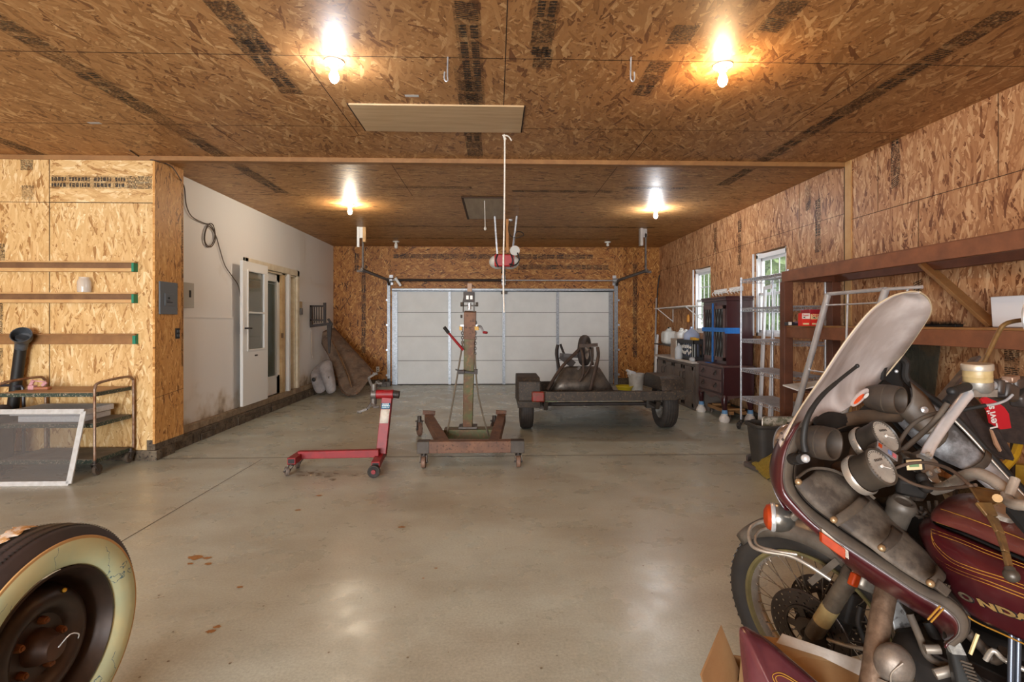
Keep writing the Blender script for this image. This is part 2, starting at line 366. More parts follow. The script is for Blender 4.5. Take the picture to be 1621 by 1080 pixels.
# ================================================================== THE ROOM
XL, XR, YB, YM, ZC = -3.56, 3.65, 11.6, 5.37, 3.05      # white left wall, right wall, back wall, mid beam, ceiling
U0 = V((0,0,0))
def stamp_band(m, O, du, dv, L, W, seed, mi, dens=1.0):
    """mill stamps rolled along a board: rows of small print, boxed words and hatch blocks"""
    rnd = random.Random(seed); O = V(O); du = V(du); dv = V(dv)
    nn = du.cross(dv); nn *= -1 if (O+nn-V((0,2,1.5))).length < (O-nn-V((0,2,1.5))).length else 1; U0 = nn.normalized()*-.0003
    def q(a, b, c, d, sk=0): m.add([O+du*a+dv*(c), O+du*b+dv*(c), O+du*(b+sk)+dv*d, O+du*(a+sk)+dv*d], [(0,1,2,3)], mi)
    m.add([O-U0, O+du*L-U0, O+du*L+dv*W-U0, O+dv*W-U0], [(0,1,2,3)], 4)
    t = 0
    while t < L:
        k = rnd.random(); seg = rnd.uniform(.08, .2)
        if t+seg > L: seg = L-t
        if k < .22:                                   # diagonal hatch
            x = t
            while x < t+seg-.02: q(x, x+.008, W*.1, W*.9, .03); x += .018
        elif k < .45:                                 # heavy words
            for r in range(2):
                x = t
                while x < t+seg-.01:
                    w = rnd.uniform(.012, .03); q(x, min(x+w, t+seg), W*(.12+.45*r), W*(.42+.45*r)); x += w+.008
        elif k < .9*dens:                             # small print lines
            x = t
            while x < t+seg:
                y = 0
                while y < W:
                    w = rnd.uniform(.012, .05)
                    q(x, x+.006, y, min(W, y+w)); y += w+rnd.uniform(.004, .02)
                x += .013
        t += seg+rnd.uniform(.01, .05 if dens >= 1 else .3)
def seam(m, p, q, w, nrm, mi):
    p, q = V(p), V(q); a = (q-p).normalized().cross(V(nrm))*w/2
    m.add([p-a, q-a, q+a, p+a], [(0,1,2,3)], mi)
EPS = .0015
# floor
m = MB(); m.box(-8.4, 4.2, -9, 11.9, -.2, 0, 0)
z = .0012
seam(m, (-2.36, -4, z), (-2.36, YM, z), .006, (0,0,1), 1)
seam(m, (-8, 5.42, z), (XR, 5.42, z), .012, (0,0,1), 1)
def blot(m, cx, cy, rx, ry, seed, mi, zz=.0016):
    rnd = random.Random(seed); k = 18
    m.add([(cx+rx*math.cos(2*PI*i/k)*rnd.uniform(.5, 1.1), cy+ry*math.sin(2*PI*i/k)*rnd.uniform(.5, 1.1), zz) for i in range(k)], [tuple(range(k))], mi)
for i, (px, py, w) in enumerate(((310,883,.05),(328,884,.03),(301,893,.02),(330,893,.025),(380,930,.02),(333,1000,.025),(344,993,.02),(690,900,.012),(670,916,.01),(472,808,.03),(636,835,.03),(505,785,.03))):
    p = onz(px, py, 0); blot(m, p.x, p.y, w, w*.7, i, 2)
for i in range(26):
    rnd = random.Random(300+i); p = onz(505+rnd.gauss(0, 22), 751+rnd.gauss(0, 4), 0); blot(m, p.x, p.y, rnd.uniform(.01, .05), rnd.uniform(.005, .02), i, 3, .0016+i*1e-5)
for i in range(70):
    rnd = random.Random(900+i); p = onz(rnd.uniform(220, 1150), rnd.uniform(700, 1075), 0); s = rnd.uniform(.002, .007); blot(m, p.x, p.y, s, s, i, 3)
struct(m, 'floor', [CONC, SEAM, STAINR, STAIND])
# ceiling, both bays
m = MB(); m.box(-8.4, XR+.2, -9, YM, ZC, ZC+.15, 0); m.box(-8.4, XR+.2, YM, YB+.2, ZC+.002, ZC+.15, 3)
zc = ZC-EPS
for y in (3.31, 4.5, 2.1, .9): seam(m, (-8, y, zc), (XR, y, zc), .006, (0,0,1), 1)
for y in (6.95, 8.5, 10.1): seam(m, (XL, y, zc), (XR, y, zc), .008, (0,0,1), 1)
for x, y0, y1 in ((.06, 2.1, 4.5), (-1.22, 3.31, 4.7), (1.35, 4.5, YM), (-2.4, 4.5, YM), (2.5, 3.31, 4.5), (-1.1, 5.4, 6.95), (1.3, 5.4, 6.95), (-3.6, 0, 3.3), (.1, 6.95, 8.5)): seam(m, (x, y0, zc), (x, y1, zc), .006, (0,0,1), 1)
U, D = (0,1,0), (1,0,0)
def cb(px, py, L, W, sd, dens=1): p = onz(px, py, zc); stamp_band(m, (p.x-W/2, p.y, zc-.0004), U, D, L, W, sd, 2, dens)
cb(737, 1, 1.35, .15, 1); cb(735, 104, 1.9, .15, 2); cb(868, 1, .55, .13, 3); cb(862, 78, .25, .12, 4, 1)
cb(345, 1, .55, .16, 5); cb(385, 60, .75, .16, 6); cb(-40, 10, 4.0, .16, 7); cb(-250, 130, 2.2, .15, 8)
cb(1260, 1, .3, .16, 9); cb(1048, 98, .5, .15, 10); cb(1600, 18, 3.6, .15, 11); cb(1090, 40, .2, .14, 12)
for x, y, L, s in ((-1.4, 6.45, 1.1, 20), (.2, 6.6, 1.3, 21), (-2.6, 7.9, .5, 22), (-2.2, 9.1, 5.0, 23), (1.6, 6.4, .8, 24), (-1.6, 6.95, .01, 25), (-3.0, 10.4, 5.5, 26)):
    stamp_band(m, (x, y, zc-.0004), D, U, L, .11, s, 2, .8)
struct(m, 'ceiling', [OSB_CEIL, SEAM, INK, OSB_CEILF, SMUDGE])
# mid beam strip across the ceiling
m = MB(); m.box(-8.3, XR, YM-.012, YM+.07, ZC-.045, ZC+.01); struct(m, 'trim_1', WOODM, bev=.002)
# right wall with two window openings
W1, W2, WZ = (8.81, 9.61), (6.48, 7.34), (1.19, 2.35)
m = MB()
ys = [-9, W2[0], W2[1], W1[0], W1[1], YB+.2]
for i in range(5):
    if i in (1, 3):
        m.box(XR, XR+.15, ys[i], ys[i+1], -.1, WZ[0]); m.box(XR, XR+.15, ys[i], ys[i+1], WZ[1], ZC)
    else: m.box(XR, XR+.15, ys[i], ys[i+1], -.1, ZC)
xr = XR-EPS
for y, z0, z1 in ((4.42, 0, 2.44), (3.2, 0, 3.05), (1.98, 0, 2.44), (.76, 0, 3.05), (6.2, 2.35, 3.05), (7.7, 0, 2.9), (8.6, 0, 3.05), (10.2, 0, 3.05), (10.9, 0, 3.05), (4.9, 2.44, 3.05), (3.7, 2.44, 3.05)): seam(m, (xr, y, z0), (xr, y, z1), .006, (1,0,0), 1)
seam(m, (xr, -3, 2.44), (xr, YM, 2.44), .006, (1,0,0), 1); seam(m, (xr, YM, 2.52), (xr, YB, 2.52), .005, (1,0,0), 1)
for px, py, L, sd in ((1410, 300, .62, 31), (1445, 500, .3, 38), (1275, 335, .3, 32), (1290, 400, .6, 33), (1168, 420, .7, 34), (1130, 400, .4, 35), (1621, 330, 1.1, 36), (1590, 600, .4, 37)):
    p = onx(px, py, xr); stamp_band(m, (xr-.0004, p.y, p.z), (0,0,1), (0,-1,0), L, .11, sd, 2)
struct(m, 'wall_right', [OSB_RIGHT, SEAM, INK, INK, SMUDGE])
# back wall around the vehicle door
DX0, DX1, DZ = -2.277, 2.615, 2.13
m = MB()
m.box(XL-.3, DX0, YB, YB+.2, -.1, 2.0, 0); m.box(DX1, XR+.2, YB, YB+.2, -.1, 2.0, 0); m.box(DX0, DX1, YB, YB+.2, DZ, ZC, 3)
m.box(XL-.3, DX0, YB, YB+.2, 2.0, ZC, 0); m.box(DX1, XR+.2, YB, YB+.2, 2.0, ZC, 0)
yb = YB-EPS
for x, z0, z1 in ((-2.33, 2.1, 3.05), (.0, DZ, 3.05), (2.65, 2.1, 3.05)): seam(m, (x, yb, z0), (x, yb, z1), .006, (0,1,0), 1)
for x, z, L, s in ((-2.25, 2.78, 4.4, 41), (.5, 2.55, 2.0, 42)): stamp_band(m, (x, yb-.0004, z), (1,0,0), (0,0,1), L, .11, s, 2)
for x, z, L, s in ((-2.95, .7, 1.9, 43), (3.05, .6, 2.1, 44), (-3.1, 2.5, .4, 45)): stamp_band(m, (x, yb-.0004, z), (0,0,1), (1,0,0), L, .1, s, 2)
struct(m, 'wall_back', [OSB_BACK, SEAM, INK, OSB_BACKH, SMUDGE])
# left white wall of the far bay
OY, OZ = (7.6, 9.45), (.2, 2.2)
m = MB()
m.box(XL-.18, XL, 5.8, OY[0], .14, ZC); m.box(XL-.18, XL, OY[1], YB+.1, .14, ZC); m.box(XL-.18, XL, OY[0], OY[1], OZ[1], ZC); m.box(XL-.18, XL, OY[0], OY[1], -.05, OZ[0])
m.box(XL, XL+.012, 5.85, 7.55, .2, 1.44); m.box(XL, XL+.006, 9.7, YB, 1.75, 1.79)
m.box(XL, XL+.02, 5.85, 7.55, 1.435, 1.45)
struct(m, 'wall_left', DRYWALL)
m = MB(); m.box(XL-.18, XL+.1, 5.38, YB, -.02, .13, 0)
rnd = random.Random(5)
y = 5.4
while y < YB-.2: l = rnd.uniform(.15, .4); m.box(XL+.1, XL+.1+rnd.uniform(.008, .02), y, y+l-.02, .0, rnd.uniform(.07, .12), 0); y += l
m.box(-8.2, -3.40, YM-.02, YM+.3, -.02, .1, 0)
struct(m, 'baseboard_left', CURB, bev=.006)
m = MB(); m.box(XL-.01, XL+.06, 5.86, YB, .13, .21, 0); struct(m, 'trim_2', pm('dirty_sill_plank', (168,148,122), (110,90,68), 9, .8, thr=(.3,.7)), bev=.004)
m = MB(); m.box(DX1+.06, XR, YB-.04, YB, 0, .14, 0); m.box(XL, DX0-.14, YB-.04, YB, 0, .12, 0); struct(m, 'baseboard_back', CURB, bev=.004)
m = MB(); m.box(XR-.035, XR, 3.2, YB-.05, 0, .12); struct(m, 'baseboard_right', CURB, bev=.004)
# near bay: board wall facing the camera, its corner return, the outer walls behind the camera
m = MB(); m.box(-8.2, -3.44, YM, YM+.12, .1, ZC, 0)
ym = YM-EPS; m.box(-4.45-.0, -3.44, YM-.001, YM+.01, 2.58, ZC, 3)
seam(m, (-4.45, ym-.001, .1), (-4.45, ym-.001, ZC), .007, (0,1,0), 1); seam(m, (-4.45, ym-.001, 2.58), (-3.44, ym-.001, 2.58), .007, (0,1,0), 1); seam(m, (-6, ym-.001, 2.58), (-4.45, ym-.001, 2.58), .005, (0,1,0), 1)
stamp_band(m, (-4.43, ym-.0015, 2.72), (1,0,0), (0,0,1), .98, .13, 51, 2)
for x, z, L, s in ((-4.72, 2.6, .14, 52), (-4.73, 2.9, .1, 53), (-5.0, 1.9, .26, 54), (-5.02, 1.2, .4, 55), (-5.02, .85, .28, 56)): stamp_band(m, (x, ym-.0015, z), (0,0,1), (1,0,0), L, .12, s, 2)
struct(m, 'wall_front', [OSB_LEFT, SEAM, INK, OSB_LEFTH, SMUDGE])
m = MB(); m.box(-3.44, -3.42, YM-.004, 5.85, .16, ZC, 0); m.box(XL-.1, -3.44, YM+.1, 5.85, .16, ZC, 0)
seam(m, (-3.4185, YM, .62), (-3.4185, 5.85, .66), .004, (1,0,0), 1)
stamp_band(m, (-3.4185, 5.84, .9), (0,0,1), (0,-1,0), 2.0, .03, 57, 2, .6)
struct(m, 'wall_corner', [OSB_SIDE, SEAM, INK, INK, SMUDGE])
m = MB(); m.box(-3.5, -3.42, YM, 5.85, .1, .16); m.box(-3.5, -3.425, YM-.002, YM+.01, .09, .2); m.box(-3.46, -3.385, YM-.03, YM+.06, 0, .1); struct(m, 'trim_3', CURB)
m = MB(); m.box(-8.4, -8.2, -9, 5.6, -.1, ZC); struct(m, 'wall_outer', OSB_SIDE)
m = MB(); m.box(-8.4, -5.1, -4.4, -4.2, -.1, ZC); m.box(-.1, XR, -4.4, -4.2, -.1, ZC); m.box(-5.1, -.1, -4.4, -4.2, 2.55, ZC)  # gap in the unseen rear wall is invented to admit fill light
struct(m, 'wall_rear', OSB_LEFT)
# stud left bare between two wall panels
m = MB(); m.box(XR-.012, XR+.01, 5.27, 5.36, .0, ZC-.001, 0); m.box(XR-.006, XR+.01, 5.36, 5.385, 0, ZC-.001, 1); struct(m, 'trim_4', [WOODL, SEAM])
# ---- windows
WIND = pm('white_vinyl', (232,234,238), rough=.35)
def glassmat(name, a, col=(220,235,230)):
    mm, n, l, b = newmat(name); b.inputs['Base Color'].default_value = lin(col); b.inputs['Roughness'].default_value = .02; b.inputs['Alpha'].default_value = a; b.inputs['Specular IOR Level'].default_value = .6
    return mm
GLASS = glassmat('window_glass', .12)
def window(name, y0, y1, z0, z1):
    m = MB(); x0, x1 = XR+.03, XR+.13; t = .05
    m.box(x0, x1, y0+.03, y0+.03+t, z0, z1); m.box(x0, x1, y1-.03-t, y1-.03, z0, z1); m.box(x0, x1, y0+.03, y1-.03, z1-.03-t, z1-.02); m.box(x0, x1, y0+.03, y1-.03, z0, z0+t)
    m.box(XR-.004, XR+.02, y1-.004, y1+.02, z0, z1)
    fr = struct(m, name, WIND, bev=.003)
    zm = (z0+z1)/2; a, b = y0+.08, y1-.08
    for k, (s0, s1, xx) in enumerate(((zm-.02, z1-.08, .075), (z0+.05, zm+.02, .05))):
        m = MB(); X0, X1 = XR+xx, XR+xx+.025
        m.box(X0, X1, a, a+.035, s0, s1); m.box(X0, X1, b-.035, b, s0, s1); m.box(X0, X1, a, b, s1-.035, s1); m.box(X0, X1, a, b, s0, s0+.035)
        for i in (1, 2): yy = a+.035+(b-a-.07)*i/3; m.box(X0+.008, X0+.018, yy-.008, yy+.008, s0, s1)
        m.box(X0+.008, X0+.018, a, b, (s0+s1)/2-.008, (s0+s1)/2+.008)
        sash = struct(m, 'window_sash', WIND, fr, bev=.002)
        m = MB(); m.box(X0+.011, X0+.015, a+.03, b-.03, s0+.03, s1-.03); struct(m, 'window_pane', GLASS, sash)
    return fr
w1 = window('window_1', *W1, *WZ); w2 = window('window_2', *W2, *WZ)
# ---- outside: lawn and trees seen through the windows
m = MB(); m.box(3.95, 60, -25, 60, -.5, -.3); m.box(-60, 60, 12, 60, -.5, -.301); struct(m, 'ground_outside', pm('lawn', (112,132,74), (86,108,58), 3, .9)); bpy.data.objects['ground_outside']['kind'] = 'structure'
LEAF = pm('pale_green_leaves', (164,184,118), (120,146,80), 3, .7, c3=(206,218,160)); BARK = pm('bark', (96,80,64), rough=.9)  # leaves mottled in two greens with paler specks
rnd = random.Random(11)
TL = ['bushy green tree outside beyond the far window', 'tall leafy tree outside, between the two window views', 'green tree outside the window near the cabinet', 'spreading tree outside behind the nearer window', 'light green tree farthest back in the yard']
for i, (x, y, h) in enumerate(((13, 34, 9), (13, 25.5, 8.5), (12, 18.5, 7), (10.2, 13.2, 5.4), (20, 42, 12))):
    t = thing('garden_tree', (x, y, -.3), TL[i], 'tree', 'trees in the yard outside')
    m = MB(); m.tube([(x, y, -.35), (x+.1, y, h*.4), (x-.1, y+.1, h*.8)], [.2, .14, .05], 8); build(m, 'trunk', BARK, t)
    m = MB()
    for k in range(2200):
        d = V((rnd.gauss(0,1), rnd.gauss(0,1), rnd.gauss(0,1))).normalized()*rnd.uniform(.55, 1)
        c = V((x+d.x*h*.4, y+d.y*h*.4, h*.52+d.z*h*.52)); s = rnd.uniform(.14, .3)
        e = Euler((rnd.uniform(0,6), rnd.uniform(0,6), 0)).to_matrix(); m.add([c+e@V(q)*s for q in ((-1,-.5,0), (0,-.7,.1), (1,0,0), (0,.7,.1), (-1,.4,0))], [(0,1,2,3,4)])
    build(m, 'crown', LEAF, t, ang=180)
# ---- side entrance in the white wall
m = MB(); y0, y1 = OY; TR = pm('cream_trim', (222,212,190), (196,180,152), 8, .55, thr=(.4,.75))
m.box(XL-.16, XL+.03, y1-.0, y1+.09, OZ[0], OZ[1]+.1, 0); m.box(XL-.02, XL+.03, y0-.1, y1+.09, OZ[1], OZ[1]+.1, 0); m.box(XL-.02, XL+.03, y0-.1, y0, OZ[0], OZ[1]+.1, 0)
m.box(XL-.17, XL, y0, y1, OZ[1]-.03, OZ[1], 0); m.box(XL-.17, XL+.04, y0, y1, OZ[0]-.05, OZ[0], 1); m.box(XL-.17, XL-.0, y1-.03, y1, OZ[0], OZ[1], 0)
m.box(XL-.1, XL+.0, 8.86, 8.97, OZ[0], OZ[1], 1); m.box(XL-.08, XL+.035, 9.05, 9.12, OZ[0], OZ[1], 2)
m.box(XL-.175, XL-.13, 9.12, y1-.03, OZ[0], OZ[1], 0)
fr = struct(m, 'door_1', [TR, pm('bare_jamb_wood', (204,176,132), (176,146,104), 6, .6), WHITEP], bev=.003)
m = MB(); m.box(XL-.02, XL+.003, 8.855, 8.9, 1.12, 1.2); struct(m, 'strike_plate', pm('bronze_latch', (110,86,60), rough=.4, metal=.7), fr)
# glazed inner leaf
m = MB(); X0, X1 = XL-.09, XL-.045; a, b = 7.62, 8.86; z0, z1 = OZ[0]+.01, OZ[1]-.03
m.box(X0, X1, a, a+.12, z0, z1); m.box(X0, X1, b-.12, b, z0, z1); m.box(X0, X1, a, b, z1-.13, z1); m.box(X0, X1, a, b, z0, z0+.3)
m.box(X1, X1+.012, a+.1, a+.13, z0+.28, z1-.11); m.box(X1, X1+.012, b-.13, b-.1, z0+.28, z1-.11)
lf = struct(m, 'door_2', WHITEP, bev=.004)
m = MB(); m.box(X0+.015, X0+.025, a+.11, b-.11, z0+.29, z1-.12); struct(m, 'door_glass', glassmat('dim_door_glass', .35, (120,130,118)), lf)
m = MB()
for yy in (8.2, 8.35): m.box(X0+.026, X0+.032, yy, yy+.008, z0+.3, z1-.13)
m.box(X0+.026, X0+.032, a+.12, b-.12, 2.0, 2.008); struct(m, 'leaded_bars', STEEL, lf)
# storm door folded back against the wall
m = MB(); X0, X1 = -3.47, -3.43; a, b = 7.22, 8.0; z0, z1 = .235, 2.225
gz0, gzm, gz1, ga, gb = 1.0, 1.52, 2.09, a+.14, b-.13
m.box(X0, X1, a, b, z0, gz0); m.box(X0, X1, a, b, gz1, z1); m.box(X0, X1, a, ga, gz0, gz1); m.box(X0, X1, gb, b, gz0, gz1)
for (p, q, r_, s_) in ((ga-.015, ga+.01, gz0-.02, gz1+.02), (gb-.01, gb+.015, gz0-.02, gz1+.02)): m.box(X1, X1+.01, p, q, r_, s_)
for zz in (gz0-.02, gzm-.015, gz1): m.box(X1, X1+.01, ga, gb, zz, zz+.025)
sd = struct(m, 'door_3', WHITEP, bev=.003)
m = MB(); m.box(X0+.015, X0+.022, ga, gb, gz0, gz1); struct(m, 'door_glass', glassmat('storm_glass', .45, (138,134,120)), sd)
m = MB(); m.cyl((X1, a+.06, 1.3), (X1+.05, a+.06, 1.3), .012); m.bar((X1+.05, a+.05, 1.3), (X1+.05, a+.15, 1.3), .018, .02); m.box(X0-.02, X0, a+.03, a+.09, 1.22, 1.36); m.box(X1, X1+.008, a+.35, a+.43, .9, .92)
struct(m, 'door_handle', BLACKM, sd, bev=.002)
# dim room behind the glazed door
m = MB(); m.box(-6.4, -6.3, 6.2, 11, -.1, 3); m.box(-6.4, XL-.18, 6.1, 6.2, -.1, 3); m.box(-6.4, XL-.18, 11, 11.1, -.1, 3); m.box(-6.4, XL-.18, 6.1, 11.1, 2.9, 3); m.box(-6.4, XL-.18, 6.1, 11.1, -.1, .1)
struct(m, 'wall_hall', pm('hall_wall', (150,158,140), rough=.8))
# ---- sectional vehicle door
PANEL = pm('door_panel_white', (214,214,212), (206,206,204), 3, .5); DSTEEL = pm('door_track_steel', (150,153,158), (118,121,126), 30, .4, .6)
gd = thing('sectional_garage_door', (0.17, YB+.03, 0), 'white four-section garage door with galvanised stiles and top strut, closed in back wall', 'garage door')
hs_ = DZ/4
for k in range(4):
    m = MB(); m.box(DX0-.02, DX1+.02, YB+.02, YB+.06, k*hs_+.004, (k+1)*hs_-.004, 0)
    m.box(DX0, DX1, YB+.0195, YB+.03, k*hs_-.004, k*hs_+.006, 1)
    for i in range(12): zz = k*hs_+.03+(hs_-.06)*i/11; m.box(DX0, DX1, YB+.018, YB+.0205, zz, zz+.004, 0)
    build(m, 'door_section', [PANEL, RUBBER], gd)
for x in (-2.22, -1.02, .175, 1.37, 2.56):
    m = MB(); w = .045 if abs(x) > 2 else .03
    if x < -2: w = .06
    m.box(x-w, x+w, YB-.01, YB+.02, .01, DZ-.01, 0)
    for k in range(24): m.cyl((x, YB-.012, .06+k*.087), (x, YB-.0095, .06+k*.087), .006, n=8, mi=1)
    for k in (1, 2, 3): m.box(x-w*.8, x+w*.8, YB-.02, YB-.008, k*hs_-.03, k*hs_+.03, 0)
    build(m, 'stile', [DSTEEL, BLACKM], gd)
m = MB(); m.box(DX0, DX1, YB-.05, YB-.01, DZ-.07, DZ-.055); m.box(DX0, DX1, YB-.05, YB-.035, DZ-.07, DZ-.02); m.box(DX0, DX1, YB-.015, YB, DZ-.08, DZ-.01); build(m, 'top_strut', DSTEEL, gd)
m = MB(); m.box(.11, .24, YB-.09, YB-.04, DZ-.13, DZ-.07); build(m, 'lift_bracket', STEELD, gd)
m = MB(); m.box(DX0, DX1, YB+.0, YB+.04, 0, .02); build(m, 'bottom_seal', RUBBER, gd)
tg = [('black steel garage door track on the wall-side left of door, with angled rail', -1), ('steel garage door track beside the right door edge, with rail hung from a bracket', 1)]
for lab, s in tg:
    x = (DX0-.06) if s < 0 else (DX1+.06)
    t = thing('door_track', (x, YB-.05, 0), lab, 'door track', 'tracks of the garage door')
    m = MB(); m.box(x-.025, x+.025, YB-.06, YB-.01, 0, 2.25); m.box(x-.045, x-.025, YB-.03, YB, 0, 2.25); build(m, 'vertical_rail', DSTEEL, t)
    m = MB(); m.tube([(x, YB-.06, 2.2), (x, YB-.12, 2.27), (x, YB-.25, 2.3), (x, 9.2, 2.3)], .03, 6); build(m, 'horizontal_rail', STEELD, t)
    m = MB(); m.box(x-.015, x+.015, 9.28, 9.31, 2.28, 2.97); m.box(x-.1 if s < 0 else x-.01, x+.01 if s < 0 else x+.1, 9.27, 9.3, 2.26, 2.3); build(m, 'hanger', STEELD, t)
    for k in range(4):
        m = MB(); m.box(x-.05*(1 if s < 0 else -1)-.02, x-.05*(1 if s < 0 else -1)+.02, YB-.04, YB, .2+k*.55, .24+k*.55); build(m, 'clip', STEEL, t)
bl = thing('ceiling_bracket_block', (DX0-.06, 9.3, 2.72), 'whitish wood block screwed to ceiling above the left door rail', 'block')
x = DX0-.06
m = MB(); m.box(x-.07, x+.04, 9.26, 9.3, 2.86, ZC); m.box(x-.09, x-.05, 9.24, 9.27, 2.7, ZC); build(m, 'plate', WHITEP, bl); m = MB(); m.box(x+.02, x+.07, 9.2, 9.26, 2.78, ZC-.01); build(m, 'cleat', WOODL, bl)
x = DX1+.06; m = MB(); m.box(x-.12, x-.07, 9.2, 9.3, 2.74, ZC); m.box(x-.07, x+.02, 9.28, 9.31, 2.9, ZC); tag(build(m, 'ceiling_bracket', pm('grey_bracket', (150,140,132), rough=.6)), 'grey angle bracket at ceiling above the right door rail', 'bracket')
t = thing('torsion_bar', (.17, YB-.12, 2.28), 'dark torsion spring shaft running above the garage door', 'shaft')
m = MB(); m.cyl((DX0, YB-.12, 2.3), (DX1, YB-.12, 2.3), .014); build(m, 'shaft', STEEL, t)
m = MB(); m.cyl((DX0+.1, YB-.12, 2.3), (DX0+2.4, YB-.12, 2.3), .026)
for k in range(90): xx = DX0+.12+k*.0253; m.lathe((xx, YB-.12, 2.3), (1,0,0), [(.026,0), (.03,.006), (.03,.012), (.026,.018)], 10)
build(m, 'spring', BLACKM, t)
for xx in (DX0-.02, .17, DX1+.02):
    m = MB(); m.box(xx-.04, xx+.04, YB-.02, YB, 2.2, 2.42); m.box(xx-.015, xx+.015, YB-.15, YB, 2.26, 2.34); m.cyl((xx-.05, YB-.12, 2.3), (xx+.05, YB-.12, 2.3), .05); build(m, 'drum_bracket', STEEL, t)
m = MB(); m.bar((DX0+.1, YB-.16, 2.34), (DX0+.22, YB-.17, 2.17), .05, .05); build(m, 'tag', WHITEP, t)
# ---- opener with its rail
t = thing('garage_door_opener', (.12, 8.2, 2.2), 'red and white garage door opener hanging from straps at ceiling', 'garage door opener')
c = at(798, 415, 8.2); cx, cz = c.x, c.z
RED = pm('opener_red', (176,28,34), rough=.35); OW = pm('opener_lens', (206,204,198), rough=.35)
m = MB(); m.box(cx-.15, cx+.15, 8.0, 8.4, cz-.09, cz+.1); build(m, 'motor_housing', RED, t, bev=.02)
for s in (-1, 1):
    m = MB(); m.sphere((cx+s*.1, 8.2, cz), .13, (1.05,1.3,.85), 18); build(m, 'lens', OW, t)
    m = MB(); m.tube([(cx+s*.1, 8.0, cz+.1), (cx+s*.13, 7.985, cz), (cx+s*.09, 8.0, cz-.1)], .012, 6, curve=3); build(m, 'lens_clip', BLACKP, t)
for (a_, b_) in (((783,353), (787,402)), ((818,353), (811,402))):
    p, q = at(a_[0], a_[1], 8.2), at(b_[0], b_[1], 8.2); p.z = ZC-.005; m = MB(); m.bar(p, q, .025, .006, (0,1,0)); build(m, 'hanger_strap', STEEL, t)
m = MB(); m.bar((cx+.02, 8.4, cz+.09), (.17, YB-.06, DZ+.03), .035, .03); build(m, 'rail', STEELD, t)
m = MB(); m.cyl((cx-.03, 8.0, cz-.09), (cx-.03, 8.0, cz-.17), .012, n=8); m.sphere((cx-.03, 8.0, cz-.18), .02); build(m, 'release_knob', BLACKP, t)
m = MB(); m.cyl((cx+.16, 7.97, cz+.15), (cx+.16, 8.0, cz+.15), .075, .075, 20); m.cyl((cx+.16, 7.96, cz+.16), (cx+.16, 7.97, cz+.16), .03); build(m, 'sensor_disc', OW, t)
m = MB(); m.tube([at(819,400,7.95), at(822,412,7.95), at(815,420,7.95), at(806,418,7.95)], .012, 6, curve=4); build(m, 'plug', BLACKP, t)
p = at(803, 376, 8.5); q = at(803, 401, 8.5); m = MB(); m.box(p.x-.02, p.x+.02, 8.45, 8.49, q.z, ZC-.003); tag(build(m, 'hanging_wood_cleat', pm('orange_lumber', (196,136,72), (170,110,56), 9, .6)), 'short orange wood cleat between opener and ceiling', 'cleat')
p = onz(806, 348, ZC); m = MB(); m.lathe((p.x, p.y, ZC-.02), (0,0,1), [(.001,0), (.05,0), (.055,.019)], 16); tag(build(m, 'ceiling_outlet', WHITEP), 'small round white outlet cover on ceiling by the opener', 'outlet')
m = MB(); Yc = p.y-.1; m.tube([(p.x, p.y, ZC-.02)]+[at(a_, b_, 8.0) for a_, b_ in ((805,365), (810,375), (820,376), (829,372), (824,367), (816,370), (812,395), (811,404))], .006, 6, curve=5); tag(build(m, 'power_cord', BLACKP), 'thin black cord looping from ceiling outlet down to opener', 'cord')
# ================================================================== LAMPS AND CEILING THINGS
def glow(name, col, power):
    m, n, l, b = newmat(name); b.inputs['Base Color'].default_value = (*col, 1); b.inputs['Emission Color'].default_value = (*col, 1); b.inputs['Emission Strength'].default_value = power
    return m
PORC = pm('porcelain_socket', (222,218,210), rough=.35)
def bulb(px, py, mat, r, label, stem=.05):
    p = onz(px, py, ZC); t = thing('ceiling_bulb', (p.x, p.y, ZC), label, 'light bulb', 'bare bulbs in porcelain ceiling sockets')
    m = MB(); m.lathe((p.x, p.y, ZC), (0,0,-1), [(.062,0), (.062,.008), (.05,.016), (.03,.022), (.026,.04), (.001,.04)], 24); build(m, 'socket', PORC, t)
    m = MB(); m.lathe((p.x, p.y, ZC-.035), (0,0,-1), [(.013,0), (.014,.014), (r*.75,.04), (r,.062), (r*.95,.078), (r*.7,.094), (r*.35,.103), (.001,.106)], 16); build(m, 'bulb', mat, t)
    return p
WARM = (1, .66, .34); COOL = (.96, .97, 1)
bulb(529, 97, glow('cool_bulb', COOL, 340*BULBW), .03, 'bright white bulb on the near ceiling left of the plywood hatch')
bulb(1144, 103, glow('warm_bulb', WARM, 520*BULBW), .03, 'warm glowing bulb on the near ceiling at right, lighting boards orange')
bulb(554, 324, glow('warm_bulb_far', (1,.86,.66), 900*BULBW), .03, 'warm bulb on the far bay ceiling toward the white wall')
bulb(1038, 331, glow('cool_bulb_far', COOL, 900*BULBW), .03, 'white bulb on the far bay ceiling toward the windows')
bulb(-330, 120, glow('cool_bulb_side', COOL, 330*BULBW), .03, 'white bulb over the side of the near bay beyond the tire')
bulb(0, 0, glow('cool_bulb_rear', (1,.93,.84), 330*BULBW), .03, 'bulb behind the viewer over the near bay')
o = [x for x in bpy.data.objects if x.name.startswith('ceiling_bulb')][-1]; o.location = (-.8, -.9, ZC)
PLY = pm('plywood_panel', (196,166,128), (172,142,104), 3, .45, stretch=(.6,6,1), thr=(.3,.7))
PLYG = pm('greyed_plywood', (170,152,126), (146,128,104), 4, .55, stretch=(4,.5,1), thr=(.3,.7))
a, b = onz(545, 163, ZC), onz(825, 208, ZC)
t = thing('attic_hatch', ((a.x+b.x)/2, (a.y+b.y)/2, ZC-.02), 'wide pale plywood attic hatch on the near ceiling', 'attic hatch')
